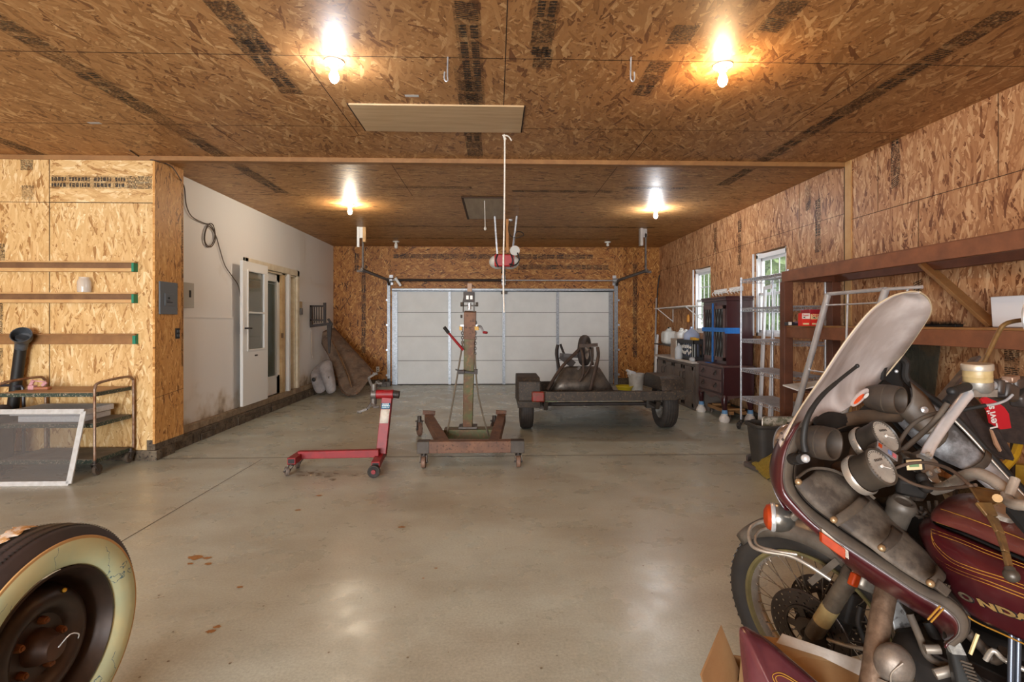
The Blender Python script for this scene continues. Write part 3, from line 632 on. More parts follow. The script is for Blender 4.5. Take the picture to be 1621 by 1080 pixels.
m = MB(); m.box(-1.12, .215, a.y, b.y, ZC-.014, ZC-.0005); build(m, 'panel', PLY, t, bev=.001)
m = MB(); m.box(.217, .227, a.y, b.y, ZC-.012, ZC-.0004); m.box(-1.132, -1.122, a.y, b.y, ZC-.012, ZC-.0004); build(m, 'gap', SEAM, t)
ROPE = pm('white_rope', (226,222,214), (200,192,180), 60, .8)
p = at(799, 197, 4.62); m = MB()
m.tube([(p.x+.0, p.y, ZC-.014), (p.x-.01, p.y, ZC-.04), (p.x+.0, p.y, ZC-.06), (p.x-.003, p.y, 2.4), (p.x-.012, p.y, 1.9), (p.x-.01, p.y, 1.6), (p.x-.006, p.y, 1.47)], .0075, 8, curve=5)
m.tube([(p.x-.02, p.y, ZC-.02), (p.x+.03, p.y-.01, ZC-.03), (p.x+.06, p.y-.01, ZC-.07)], .006, 6, curve=4); m.sphere((p.x+.002, p.y, ZC-.05), .014)
tag(build(m, 'pull_rope', ROPE), 'long white rope hanging from the plywood attic hatch', 'rope')
a, b = onz(733, 313, ZC), onz(797, 346, ZC)
m = MB(); m.box(-.43, .115, 7.0, 8.42, ZC-.012, ZC-.0005); t = build(m, 'rear_attic_hatch', PLYG); tag(t, 'smaller grey plywood hatch on the far ceiling with string', 'attic hatch')
m = MB(); m.box(-.46, -.432, 6.98, 8.44, ZC-.016, ZC-.0005); m.box(-.46, .13, 6.97, 6.998, ZC-.016, ZC-.0005); build(m, 'hatch_frame', pm('hatch_gap', (70,46,28), rough=.8), t)
p = at(767, 316, 7.15); m = MB(); q = at(768, 362, 7.15); m.tube([(p.x, 7.15, ZC-.012), (p.x+.005, 7.15, (ZC+q.z)/2), (q.x, 7.15, q.z)], .006, 6, curve=4); m.sphere(q, .018, (1,1,1.5)); tag(build(m, 'pull_string', ROPE), 'short cord with knot hanging from the grey hatch', 'cord')
for px, sgn, lab in ((709, -1, 'steel wire hook on ceiling just above the plywood hatch'), (999, 1, 'steel wire hook on ceiling, third of the way to the warm bulb')):
    p = onz(px, 90, ZC); z0 = ZC-.155
    m = MB(); m.tube([(p.x, p.y, ZC-.001), (p.x-.003, p.y, z0+.04), (p.x+.0*sgn, p.y, z0+.01), (p.x+.012*sgn, p.y, z0), (p.x+.022*sgn, p.y, z0+.02), (p.x+.02*sgn, p.y, z0+.06)], .005, 8, curve=4)
    tag(build(m, 'ceiling_hook', STEEL), lab, 'hook', 'wire hooks on the near ceiling')
for px, py, lab in ((627, 382, 'small white lamp holder on ceiling above the door, left of the opener'), (962, 383, 'small white ceiling fitting above the door, right of the opener')):
    p = onz(px, py, ZC); t = thing('ceiling_fitting', (p.x, p.y, ZC), lab, 'ceiling fitting')
    m = MB(); m.lathe((p.x, p.y, ZC-.001), (0,0,-1), [(.07,0), (.06,.02), (.02,.03), (.02,.05)], 16); build(m, 'base', PORC, t)
    m = MB(); m.lathe((p.x, p.y, ZC-.04), (0,0,-1), [(.02,0), (.035,.03), (.035, .09 if px < 700 else .03), (.02, .11 if px < 700 else .05), (.001, .11 if px < 700 else .05)], 14); build(m, 'holder', PORC, t)
for px, py, w in ((150,195,.1),(652,152,.1)):
    p = onz(px, py, ZC-.001); m = MB(); m.box(p.x-w/2, p.x+w/2, p.y-.018, p.y+.018, ZC-.0018, ZC-.0005); tag(build(m, 'paper_scrap', pm('scrap_paper', (180,178,174), rough=.7)), 'small torn paper label on ceiling, %s' % ('far left' if px < 300 else 'above the plywood hatch'), 'paper label')
# string from ceiling near the right rail
# ================================================================== LEFT SIDE
TEAL = pm('green_tape', (24,122,92), rough=.5)
for z, lab, low in ((1.885, 'long wood wall ledge with green tape on its end, topmost of three', 1), (1.575, 'long wood wall ledge with green end tape, middle one with jar', 1), (1.165, 'long wood wall ledge, lowest of three, behind the cart', 0)):
    t = thing('wall_ledge', (-5.2, YM-.05, z), lab, 'ledge', 'wooden ledges along the pale board wall')
    m = MB(); m.box(-6.6, -3.59, YM-.03, YM-.001, z, z+.1); build(m, 'back_board', WOODB if low else WOODM, t, bev=.002)
    m = MB(); m.box(-6.6, -3.58, YM-.06, YM-.03, z+.09, z+.104); build(m, 'top_board', WOODL if low else WOODM, t, bev=.002)
    if low: m = MB(); m.box(-6.6, -3.6, YM-.06, YM-.03, z, z+.034); build(m, 'lower_board', WOODL, t, bev=.002)
    m = MB()
    if low: m.box(-3.598, -3.588, YM-.062, YM-.001, z+.001, z+.086)
    else: m.box(-3.589, -3.584, YM-.034, YM-.001, z, z+.1); m.box(-3.62, -3.585, YM-.034, YM-.0305, z+.001, z+.084)
    if low: m.box(-3.61, -3.598, YM-.0625, YM-.0305, z-.0005, z+.086)
    build(m, 'end_tape', TEAL, t)
p = at(131, 461, YM-.08); m = MB()
m.lathe((p.x, YM-.062, 1.679), (0,0,1), [(.001,0), (.055,0), (.058,.03), (.058,.1), (.05,.125), (.042,.135), (.045,.15), (.001,.152)], 20)
tag(build(m, 'plastic_jar', glassmat('frosted_jar', .5, (220,214,204))), 'cloudy clear plastic jar on the middle wall ledge', 'jar')
# electrical panel, outlet, grey box
a = onx(251, 445, -3.42); b = onx(279, 498, -3.42)
PGREY = pm('panel_grey', (98,104,110), rough=.4)
t = thing('breaker_panel', (-3.41, (a.y+b.y)/2, b.z), 'dark grey breaker panel on the orange board corner', 'electrical panel')
m = MB(); m.box(-3.42, -3.405, a.y, b.y, b.z, a.z); build(m, 'cover', PGREY, t, bev=.003)
m = MB(); m.box(-3.405, -3.398, a.y+.07, b.y-.07, b.z+.09, a.z-.12); build(m, 'panel_door', PGREY, t, bev=.002)
m = MB(); m.box(-3.398, -3.39, (a.y+b.y)/2-.03, (a.y+b.y)/2-.01, (a.z+b.z)/2-.01, (a.z+b.z)/2+.01); m.box(-3.398, -3.3965, a.y+.1, b.y-.1, b.z+.12, b.z+.128); m.box(-3.398, -3.3965, a.y+.1, b.y-.14, b.z+.135, b.z+.14); build(m, 'latch', BLACKP, t)
p = onx(280.5, 528, -3.42); m = MB(); m.box(-3.42, -3.412, p.y-.035, p.y+.035, p.z-.055, p.z+.055, 0)
for dy in (-.02, .012):
    for dz in (-.035, .01): m.box(-3.412, -3.409, p.y+dy, p.y+dy+.012, p.z+dz, p.z+dz+.025, 1)
tag(build(m, 'wall_outlet', [BLACKP, PGREY]), 'dark outlet on the orange board corner below breaker panel', 'outlet')
XW = XL+.012; a = onx(289, 447, XW+.06); b = onx(303, 488, XW+.06)
m = MB(); m.box(XW, XW+.09, b.y-.32, b.y, b.z, a.z, 0); m.box(XW+.09, XW+.093, b.y-.1, b.y-.06, b.z+.12, b.z+.2, 1); tag(build(m, 'junction_box', [pm('beige_box', (168,164,154), rough=.5), BLACKP], bev=.004), 'beige metal box on the white wall beside the board corner', 'electrical box')
CORD = pm('old_wire', (82,68,56), rough=.7)
def wl(px, py, x=XL+.02): return onx(px, py, x)
m = MB(); c0 = wl(333, 372)
cs = [onz(205, 238, ZC-.008), onz(228, 252, ZC-.008), V((-3.41, 5.34, ZC-.05)), V((-3.405, 5.6, ZC-.03)), onx(285, 283, -3.4), wl(292, 298), wl(295, 325), wl(304, 343), wl(322, 353), wl(334, 357), wl(340, 372), wl(336, 386), wl(328, 391), wl(323, 378), wl(326, 362), wl(332, 354), wl(338, 358), wl(341, 378), wl(334, 391), wl(325, 384), wl(325, 368), wl(331, 358), wl(341, 372), wl(348, 395), wl(356, 420), wl(368, 438), wl(377, 452), wl(380, 470)]
m.tube(cs, .006, 6, curve=5); tag(build(m, 'loose_wire', CORD), 'dark wire coiled once and draped down the white wall', 'wire')
p = onx(475, 488, XL); t = thing('thermostat_plate', (XL, p.y, p.z), 'tan switch plate with grey remote on white wall past the door', 'switch'); m = MB(); m.box(XL, XL+.02, p.y-.08, p.y+.06, p.z+.0, p.z+.12); build(m, 'plate', pm('tan_plate', (178,152,116), rough=.5), t, bev=.004)
m = MB(); m.box(XL, XL+.035, p.y-.03, p.y+.05, p.z-.12, p.z-.0); build(m, 'remote', pm('grey_remote', (98,94,92), rough=.5), t, bev=.006)
# iron wall rack
p = onx(491, 500, XL); y = p.y
t = thing('iron_wall_rack', (XL, y, p.z-.1), 'black iron rack with vertical bars and drop arm on white wall', 'rack')
m = MB(); m.box(XL, XL+.04, y-.03, y+.03, p.z-.2, p.z+.2); build(m, 'upright', BLACKM, t)
for dz in (.17, -.1): m = MB(); m.box(XL, XL+.3, y-.03, y-.015, p.z+dz, p.z+dz+.03); build(m, 'crossbar', BLACKM, t)
for i in range(5): m = MB(); xx = XL+.08+i*.045; m.box(xx, xx+(.05 if i == 4 else .014), y-.04, y-.01, p.z-.14, p.z+.2+(.05 if i == 4 else 0)); build(m, 'bar', BLACKM, t)
m = MB(); m.bar((XL, y, p.z-.2), (XL+.4, y, p.z-.15), .04, .05); m.bar((XL+.34, y, p.z-.06), (XL+.42, y, p.z-.18), .04, .04); build(m, 'arm', BLACKM, t)
m = MB(); m.bar((XL+.37, y, p.z-.14), (XL+.36, y, p.z-.72), .06, .09, (1,0,0), w1=.03, h1=.03); build(m, 'drop_leg', BLACKM, t)
m = MB(); m.tube([(XL+.02, y, p.z-.3), (XL+.02, y+.03, p.z-.7), (XL+.04, y, p.z-.82)], .006, 5, curve=3); build(m, 'wire', pm('pale_wire', (190,170,150), rough=.6), t)
# body panels leaning in the back corner
HOODM = pm('bare_rusty_sheet_metal', (156,132,112), (104,84,70), 4, .42, .55, r2=.7, bump=.15, c3=(140,126,112))
def Hp(px, py, Y): return at(px, py, Y)
edgeL = [(503,530,10.9), (512,548,10.8), (522,566,10.6), (530,586,10.3), (536,606,10.0), (542,620,9.8), (553,627,9.7)]
mid = [(516,520,11.0), (532,545,10.75), (546,570,10.45), (556,592,10.2), (562,612,9.9), (564,621,9.75), (562,626,9.68)]
edgeR = [(529,519,11.15), (545,538,10.95), (562,557,10.7), (578,574,10.45), (591,589,10.2), (584,602,10.0), (566,626,9.72)]
rows = []
for a_, b_, c_ in zip(edgeL, mid, edgeR):
    A, B, Cc = Hp(*a_), Hp(*b_), Hp(*c_); r = []
    B = B+V((.06,-.14,.03))
    for k in range(13): u = k/12; r.append(A*(1-u)**2+B*2*u*(1-u)+Cc*u*u)
    rows.append(r)
m = MB(); m.grid(rows)
hd = thing('car_hood', (-2.9, 10.3, 0), 'large brown bare-metal car hood leaning in the back left corner', 'car hood'); build(m, 'hood_skin', HOODM, hd, solid=.012, sub=1, ang=80)
m = MB(); m.tube([Hp(*q)+V((.0,-.16,.05)) for q in ((528,540,10.7), (541,566,10.45), (552,592,10.15), (560,615,9.85))], [.012,.02,.02,.012], 8, curve=3); build(m, 'centre_ridge', pm('worn_bright_metal', (186,150,110), (120,92,70), 14, .3, .8), hd)
m = MB(); m.tube([Hp(*q)+V((0,-.01,0)) for q in edgeR[:5]], .016, 6, curve=3); m.tube([Hp(*q) for q in edgeL], .012, 6, curve=3); build(m, 'rolled_edge', RUST, hd)
GP = pm('grey_primer', (150,142,140), (122,114,112), 7, .6)
def fender(pts, bulge, lab, hole=None):
    cx = sum(p.x for p in pts)/len(pts); cy = sum(p.y for p in pts)/len(pts); cz = sum(p.z for p in pts)/len(pts); c = V((cx, cy, cz))+V((.04,-bulge,.0))
    pts = smooth(pts, 3, True); rows = [pts, [p.lerp(c, .3)+V((.0,-bulge*.45,0)) for p in pts], [p.lerp(c, .65)+V((0,-bulge*.25,0)) for p in pts], [p.lerp(c, .97) for p in pts]]
    m = MB(); m.grid(rows, closed=True); t = build(m, 'car_fender', GP, solid=.01, sub=1, ang=80, weld=True); tag(t, lab, 'car fender')
    if hole: m = MB(); m.sphere(hole, .035, (1,.4,1.2)); build(m, 'vent_hole', BLACKP, t)
fender([Hp(*q) for q in ((491,594,10.05),(500,580,10.3),(514,570,10.45),(522,572,10.5),(520,595,10.2),(516,618,10.0),(500,623,9.95))], .12, 'grey primed car fender with round hole, leaning on the white wall', Hp(496.5,601,9.93))
fender([Hp(*q) for q in ((505,585,9.95),(512,572,10.05),(524,570,10.1),(528,585,10.0),(532,608,9.85),(531,620,9.8),(519,624,9.78),(513,610,9.85))], .12, 'narrower grey primed car fender in front, beside the big brown hood')
p = at(598, 585, YB-.01); m = MB(); m.box(p.x-.035, p.x+.035, YB-.012, YB-.001, p.z-.055, p.z+.06, 0); m.box(p.x-.012, p.x+.012, YB-.015, YB-.012, p.z-.035, p.z-.01, 1); m.box(p.x-.012, p.x+.012, YB-.015, YB-.012, p.z+.01, p.z+.035, 1); tag(build(m, 'wall_outlet', [PORC, PGREY]), 'cream outlet on the back wall left of the garage door', 'outlet')
m = MB()
for i, q in enumerate(((597,604,11.3),(606,606,11.35),(612,603,11.4))): p = at(*q); m.box(p.x-.09, p.x+.08, p.y-.06, p.y+.06, 0, .04+.03*i); m.cyl((p.x, p.y, .04), (p.x+.03, p.y, .16), .02)
tag(build(m, 'pipe_fittings', STEELD), 'low dark metal fittings on floor by left door track', 'fittings')
# ---- three-shelf cart
def caster(m, c, r, mi=0, ax=(1,0,0), w=.028):
    c = V(c); a = V(ax).normalized(); m.cyl(c-a*w/2, c+a*w/2, r, r, 18, mi)
def caster_part(parent, top, r, ax=(1,0,0), off=(0,.03,0), wheelm=None, w=.03):
    top = V(top); a = V(ax).normalized(); c = V((top.x+off[0], top.y+off[1], r))
    m = MB(); m.cyl(top, (top.x, top.y, r*2+.012), r*.3, n=10); m.cyl((top.x, top.y, r*2+.012), (top.x, top.y, r*2+.004), r*.6, n=14)
    for s in (-1, 1): m.bar((top.x, top.y, r*2+.006)+a*s*(w*.72) if False else V((top.x, top.y, r*2+.006))+a*s*w*.75, c+a*s*w*.75, .006, r*.9, (0,1,0) if abs(a.x) > .5 else (1,0,0))
    m.cyl(c-a*w, c+a*w, r*.18, n=8); cp = build(m, 'caster', STEELD, parent)
    m = MB(); m.lathe(c-a*w/2, a, [(r*.2,0), (r*.9,0), (r,.15*w), (r,.85*w), (r*.9,w), (r*.2,w)], 20); build(m, 'caster_wheel', wheelm or DUSTR, cp)
CTUBE = pm('rusty_chrome_tube', (158,140,124), (128,88,60), 12, .35, .6, r2=.6)
x0, x1, y0, y1 = -4.46, -3.62, 4.84, 5.16
ct = thing('shelf_cart', ((x0+x1)/2, 5.1, 0), 'three-shelf rolling cart with rusty tube handles and dark green edges', 'cart')
TOPB = pm('worn_hardboard', (176,140,104), (150,114,80), 4, .5); SHG = pm('dusty_shelf_grey', (132,124,112), (100,92,82), 5, .7)
for z, tm in ((.745, TOPB), (.465, SHG), (.14, SHG)):
    m = MB(); m.box(x0, x1, y0, 5.32, z-.035, z); s = build(m, 'shelf', GREEN, ct, bev=.004)
    m = MB(); m.box(x0+.012, x1-.012, y0+.012, 5.31, z, z+.004); build(m, 'shelf_surface', tm, s)
for x in (x0-.0, x1+.012):
    m = MB(); m.tube([(x, y0-.01, .13), (x, y0-.01, .70), (x, y0-.005, .79), (x, y0+.06, .835), (x, 5.24, .85), (x, 5.32, .82), (x, 5.335, .75), (x, 5.335, .13)], .0125, 10, curve=5); build(m, 'tube_frame', CTUBE, ct)
for x in (x0, x1+.012):
    for yy in (y0-.01, 5.3): caster_part(ct, (x, yy, .14), .05, (1,0,0), (0,.03 if yy < 5 else -.03,0))
FOAM = pm('white_foam', (224,226,230), (206,208,212), 50, .8)
for x0_, x1_, z, dy, lab in ((-4.36, -3.78, .47, .02, 'thick white foam slab on the cart middle shelf, lower one'), (-4.42, -3.75, .532, 0, 'white foam slab on the cart, on top of another slab')):
    m = MB(); m.box(x0_, x1_, 4.9+dy, 5.27, z, z+.055); tag(build(m, 'foam_slab', FOAM, bev=.005), lab, 'foam slab', 'foam slabs on the cart')
# insect screen leaning on the cart
FRM = pm('aluminium_white_frame', (196,196,194), (176,174,170), 20, .45)
b0, b1 = V((-4.7, 4.56, .012)), V((-3.62, 4.56, .012)); t0 = V((-4.72, 4.8, .585)); t1 = V((-3.68, 4.8, .585))
sc = thing('window_screen', (-4.1, 4.6, 0), 'white framed insect screen leaning against the cart', 'window screen')
nn = (b1-b0).cross(t0-b0).normalized(); m = MB()
for a_, b_ in ((b0,b1),(b1,t1),(t1,t0),(t0,b0)): m.bar(a_, b_, .014, .045, (t0-b0) if abs((b_-a_).z) < .1 else (1,0,0))
build(m, 'frame', FRM, sc, bev=.002)
m = MB(); m.add([b0+nn*.002, b1+nn*.002, t1+nn*.002, t0+nn*.002], [(0,1,2,3)])
def meshmat():
    mm, n, l, b = newmat('insect_mesh'); b.inputs['Base Color'].default_value = lin((112,106,102)); b.inputs['Roughness'].default_value = .7; b.inputs['Alpha'].default_value = .48; return mm
build(m, 'mesh', meshmat(), sc)
# black pipe with angled head, behind the cart
t = thing('black_pipe', (-4.74, 5.2, 0), 'tall black pipe with angled open head standing behind the cart', 'pipe')
m = MB(); p0, p1 = at(20, 660, 5.28), at(33, 548, 5.28); p0 = p1+(p0-p1)*1.85; p0.z = max(p0.z, 0.0); m.cyl(p0, p1, .047, .047, 20); build(m, 'tube', BLACKP, t)
m = MB(); d = (at(50, 540, 5.2)-at(26, 528, 5.2)).normalized(); c = at(36, 534, 5.24); ax = V((.35,-.75,.5)).normalized()
m.cyl(p1+V((0,0,-.02)), c, .05, .055, 16); m.lathe(c-ax*.05, ax, [(.03,0), (.075,.03), (.085,.1), (.078,.1), (.06,.03), (.001,.02)], 20); build(m, 'angled_head', pm('grey_black_collar', (78,82,88), (48,50,52), 12, .5), t)
m = MB(); c = at(28, 640, 5.0)
m = MB(); m.tube([(-4.9, 5.25, .0), (-4.9, 5.25, .68), (-4.86, 5.25, .76), (-4.66, 5.25, .76), (-4.6, 5.25, .68), (-4.6, 5.25, 0)], .014, 8, curve=4); tag(build(m, 'folding_stand', pm('dark_blue_tube', (42,42,50), rough=.4)), 'dark bent tube stand behind the cart', 'stand')
PINK = pm('faded_pink_plastic', (208,160,164), (180,128,130), 20, .5)
t = thing('pink_clamp', (-4.33, 5.1, .749), 'small faded pink clamp lying on the cart top', 'clamp'); m = MB(); m.box(-4.39, -4.335, 5.05, 5.1, .749, .79); m.bar((-4.38, 5.07, .78), (-4.35, 5.07, .84), .02, .03); m.bar((-4.27, 5.07, .785), (-4.23, 5.07, .82), .02, .03); m.cyl((-4.37, 5.07, .835), (-4.25, 5.07, .822), .006); build(m, 'jaw', PINK, t, bev=.006)
m = MB(); m.box(-4.33, -4.2, 5.04, 5.1, .749, .775); build(m, 'body', pm('rusty_red', (176,104,84), (150,110,70), 20, .6), t, bev=.008)
m = MB(); m.sphere((-4.6, 4.98, .54), .1, (1.4,.8,.5)); m.sphere((-4.54, 4.97, .59), .06, (1.2,.8,.6)); tag(build(m, 'dark_bag', pm('dark_cloth', (62,54,52), (44,38,38), 20, .9)), 'dark cloth bag at the left end of the cart', 'bag')
m = MB(); m.box(-4.78, -4.56, 4.88, 5.1, 0, .5); tag(build(m, 'dark_carton', pm('dark_carton', (66,60,54), (48,44,42), 10, .8), bev=.006), 'dark box standing on floor at left end of cart', 'box')
# ---- whitewall wheel
Rw = .365; wc = V((-1.45, 1.69, Rw)); yaw = R(-3)
ax = V((math.cos(yaw), math.sin(yaw), 0))
wt = thing('whitewall_wheel', (wc.x, wc.y, 0), 'old whitewall tire on a dark rusty steel wheel, standing on floor', 'wheel')
TR1 = pm('old_tire_rubber', (58,46,44), (46,36,34), 6, .55, bump=.1)
m = MB(); N = 96
m.lathe(wc, ax, [(.232,.055), (.25,.078), (.285,.088), (.318,.084), (.338,.072), (.35,.06), (.357,.055), (.362,.04), (.365,0), (.362,-.04), (.357,-.055), (.35,-.06), (.338,-.072), (.318,-.084), (.285,-.088), (.25,-.078), (.232,-.055)], N); build(m, 'tire', TR1, wt, ang=50)
m = MB(); u = V((0,0,1)); w = ax.cross(u)
for off, ph in ((-.045, 0), (-.015, .5), (.015, 0), (.045, .5)):
    ring = []
    for j in range(360):
        a_ = 2*PI*(j+ph)/360; z = .004*(1 if j % 2 else -1)
        ring.append((a_, off+z))
    for j in range(360):
        (a0, o0), (a1, o1) = ring[j], ring[(j+1) % 360]
        if j == 359: a1 += 2*PI
        for q in (0,):
            vs = []
            for aa, oo in ((a0,o0-.003),(a0,o0+.003),(a1,o1+.003),(a1,o1-.003)):
                rr = .3655 if abs(off) < .03 else .3628
                vs.append(wc+ax*oo+(w*math.cos(aa)+u*math.sin(aa))*rr)
            m.add(vs, [(0,1,2,3)])
build(m, 'tread_groove', BLACKP, wt)
m = MB(); m.lathe(wc, ax, [(.236,.0625), (.25,.0795), (.268,.086), (.285,.0893), (.3,.0885), (.312,.0865), (.3185,.0845)], N); 
def wwmat():
    mm, n, l, b = newmat('aged_whitewall'); b.inputs['Roughness'].default_value = .5
    g = n.new('ShaderNodeNewGeometry'); t = n.new('ShaderNodeTexNoise'); t.inputs['Scale'].default_value = 5; t.inputs['Detail'].default_value = 4; l.new(g.outputs['Position'], t.inputs['Vector'])
    r = n.new('ShaderNodeValToRGB'); l.new(t.outputs['Fac'], r.inputs[0]); r.color_ramp.elements[0].color = lin((218,214,168)); r.color_ramp.elements[1].color = lin((196,206,172)); r.color_ramp.elements[0].position = .4; r.color_ramp.elements[1].position = .6
    t2 = n.new('ShaderNodeTexNoise'); t2.inputs['Scale'].default_value = 6; t2.inputs['Detail'].default_value = 5; l.new(g.outputs['Position'], t2.inputs['Vector'])
    a1 = math_node(n, l, 'ABSOLUTE', math_node(n, l, 'SUBTRACT', t2.outputs['Fac'], .52)); ln = math_node(n, l, 'LESS_THAN', a1, .0035)
    ln = math_node(n, l, 'MULTIPLY', ln, math_node(n, l, 'GREATER_THAN', t.outputs['Fac'], .52))
    mx = n.new('ShaderNodeMix'); mx.data_type = 'RGBA'; l.new(ln, mx.inputs[0]); l.new(r.outputs[0], mx.inputs[6]); mx.inputs[7].default_value = lin((96,128,138)); l.new(mx.outputs[2], b.inputs['Base Color']); return mm
build(m, 'whitewall', wwmat(), wt)
m = MB(); m.lathe(wc, ax, [(.3185,.0848), (.3255,.084), (.328,.081)], N); build(m, 'whitewall_edge', pm('stained_edge', (206,162,108), (188,150,96), 6, .6), wt)
WD = pm('dark_rusty_wheel', (74,54,44), (42,34,30), 5, .4, .3, thr=(.3,.7))
m = MB(); m.lathe(wc, ax, [(.236,.07), (.228,.072), (.222,.06), (.215,.045), (.206,.03), (.2,-.0), (.19,-.015), (.182,-.02)], 64); build(m, 'rim', WD, wt)
m = MB(); m.lathe(wc, ax, [(.184,-.02), (.178,.005), (.165,.03), (.15,.042), (.132,.045), (.115,.038), (.105,.02), (.095,.01), (.05,.008), (.001,.008)], 64); build(m, 'wheel_disc', WD, wt)
m = MB(); m.lathe(wc, ax, [(.055,.008), (.052,.03), (.046,.04), (.04,.06), (.036,.075), (.02,.078), (.001,.078)], 32); build(m, 'hub', pm('hub_rust', (84,54,38), (56,40,32), 14, .5, .3), wt)
LUG = pm('lug_rust', (150,92,48), (110,64,36), 30, .7, .3)
for k in range(5):
    a_ = 2*PI*k/5+.5; c = wc+(w*math.cos(a_)+u*math.sin(a_))*.078; m = MB(); m.cyl(c+ax*.008, c+ax*.03, .013, .011, 6); m.cyl(c+ax*.03, c+ax*.036, .006, n=8); build(m, 'lug_nut', LUG, wt)
c = wc+(w*math.cos(2.0)+u*math.sin(2.0))*.16; m = MB(); m.sphere(c+ax*.04, .007); build(m, 'valve', pm('yellow_cap', (200,150,40), rough=.4), wt)
m = MB(); m.tube([wc+ax*.08+u*.0, wc+ax*.1+u*.03-w*.02, wc+ax*.11+u*.02-w*.04, wc+ax*.1-w*.05], .002, 5, curve=3); build(m, 'bent_wire', CHROME, wt)
# peeling paper stuck on the tread
PAP = pm('torn_brown_paper', (226,214,200), (206,160,104), 22, .85, thr=(.47,.53), c3=(232,226,220))
rnd = random.Random(8)
for a0, a1, o0, o1 in ((112, 150, -.05, .02), (84, 110, -.075, -.02)):
    m = MB(); rows = []
    for i in range(16):
        aa = R(a0+(a1-a0)*i/15); sh = rnd.uniform(-.012, .012); rows.append([wc+ax*(o0+(o1-o0)*k/6+(sh if k in (0,6) else 0))+(-w*math.cos(aa)*(1 if w.y < 0 else -1)+u*math.sin(aa))*(.3665+rnd.uniform(0,.003)) for k in range(7)])
    m.grid(rows); build(m, 'peeling_paper', PAP, wt, solid=.001, ang=180)
# ================================================================== MIDDLE: ENGINE STAND, LIFT, TRAILER
RP = pm('red_tool_paint', (146,12,20), (120,12,20), 14, .5)
WHL = pm('caster_grey', (120,108,98), (84,74,68), 30, .6)
es = thing('engine_stand', (-1.4, 5.0, 0), 'red engine stand on casters with upright post and rotating head', 'engine stand')
xl, xr = -1.85, -1.10
def rb(p, q, w, h, name='beam', mat=RP, par=es, up=(0,0,1), bev=.004, **k): m = MB(); m.bar(p, q, w, h, up, **k); return build(m, name, mat, par, bev=bev)
rb((xl, 4.98, .14), (xr, 4.98, .15), .06, .07, 'base_beam')
rb((xl, 4.80, .125), (xl, 5.08, .125), .075, .06, 'front_foot'); rb((xr+.02, 4.74, .10), (xr-.03, 5.32, .10), .075, .06, 'rear_foot')
for p in ((xl, 4.798), (xr+.02, 4.738)): m = MB(); m.box(p[0]-.028, p[0]+.028, p[1]-.001, p[1], (.105 if p[0] < -1.5 else .08), (.145 if p[0] < -1.5 else .12)); build(m, 'hollow_end', BLACKP, es)
rb((xr+.0, 5.08, .12), (xr+.04, 5.16, .645), .095, .075, 'post', up=(0,1,0))
for p, r in (((xl-.0, 4.80), .042), ((xl, 5.05), .042)): caster_part(es, (p[0], p[1], .1), r, (.8,.6,0), (-.03,-.02,0), WHL)
for p in ((xr+.045, 4.70), (xr-.03, 5.36)):
    m = MB(); m.lathe((p[0]-.03, p[1], .055), (1,0,0) if False else (0,-1,0), [(.001,-.015), (.04,-.015), (.055,-.012), (.055,.015), (.045,.018), (.03,.01), (.001,.01)], 20)
    w_ = build(m, 'rigid_wheel', RUBBER, es); m = MB(); m.cyl((p[0]-.03, p[1]-.012, .055), (p[0]-.03, p[1]-.024, .055), .02, n=12); build(m, 'wheel_hub', RP, w_)
hc = V((xr+.03, 5.16, .68)); m = MB(); m.cyl(hc+V((-.095,0,-.0)), hc+V((.07,0,0)), .045, n=20); build(m, 'head_sleeve', RP, es, bev=.003)
m = MB(); m.cyl(hc+V((.07,0,0)), hc+V((.125,0,-.005)), .038, n=20); m.cyl(hc+V((.1,-.05,0)), hc+V((.1,.05,0)), .012, n=8); build(m, 'rotation_knob', BLACKM, es)
GRM = pm('grey_cast_arm', (118,112,106), (84,76,70), 18, .5, .5)
m = MB(); m.cyl(hc+V((-.14,0,0)), hc+V((-.095,0,0)), .05, .05, 16); m.cyl(hc+V((-.125,0,-.1)), hc+V((-.12,0,.1)), .03, n=10); build(m, 'mount_plate', GRM, es)
for a_, b_, c_ in (((-.13,0,.06),(-.17,-.02,.16),(-.11,0,.2)), ((-.13,0,-.06),(-.18,-.02,-.14),(-.26,-.01,-.17)), ((-.13,.03,.03),(-.1,.05,.12),(-.07,.03,.1)), ((-.13,0,-.05),(-.12,-.03,-.12),(-.09,-.02,-.12))):
    m = MB(); m.bar(hc+V(a_), hc+V(b_), .03, .022); m.bar(hc+V(b_), hc+V(c_), .03, .02); m.cyl(hc+V(c_)+V((-.02,0,0)), hc+V(c_)+V((.025,0,0)), .014, n=8); build(m, 'mount_arm', GRM, es)
# labels on the post: blue plate with lettering, white plate
def on_post(z, dx=0): t = (z-.12)/.525; return V((xr+.04*t+dx, 5.08+.08*t-.039, z))
m = MB(); m.add([on_post(.545,-.043), on_post(.545,.043), on_post(.60,.043), on_post(.60,-.043)], [(0,1,2,3)]); bp_ = build(m, 'blue_label', pm('label_blue', (32,112,146), rough=.5), es, solid=.001)
m = MB()
for r, z in enumerate((.586, .570, .555)):
    x = -.034
    rnd = random.Random(r+4)
    while x < .03: w_ = rnd.uniform(.006,.014); p = on_post(z, x); q = on_post(z, min(x+w_, .036)); h = .009 if r < 2 else .004; m.add([p+V((0,-.002,0)), q+V((0,-.002,0)), q+V((0,-.002,h)), p+V((0,-.002,h))], [(0,1,2,3)]); x += w_+.003
build(m, 'label_print', WHITEP, bp_)
m = MB(); m.add([on_post(.41,-.043), on_post(.41,.04), on_post(.54,.042), on_post(.54,-.043)], [(0,1,2,3)]); build(m, 'white_label', pm('dirty_label', (222,216,204), (206,196,180), 30, .6), es, solid=.001)
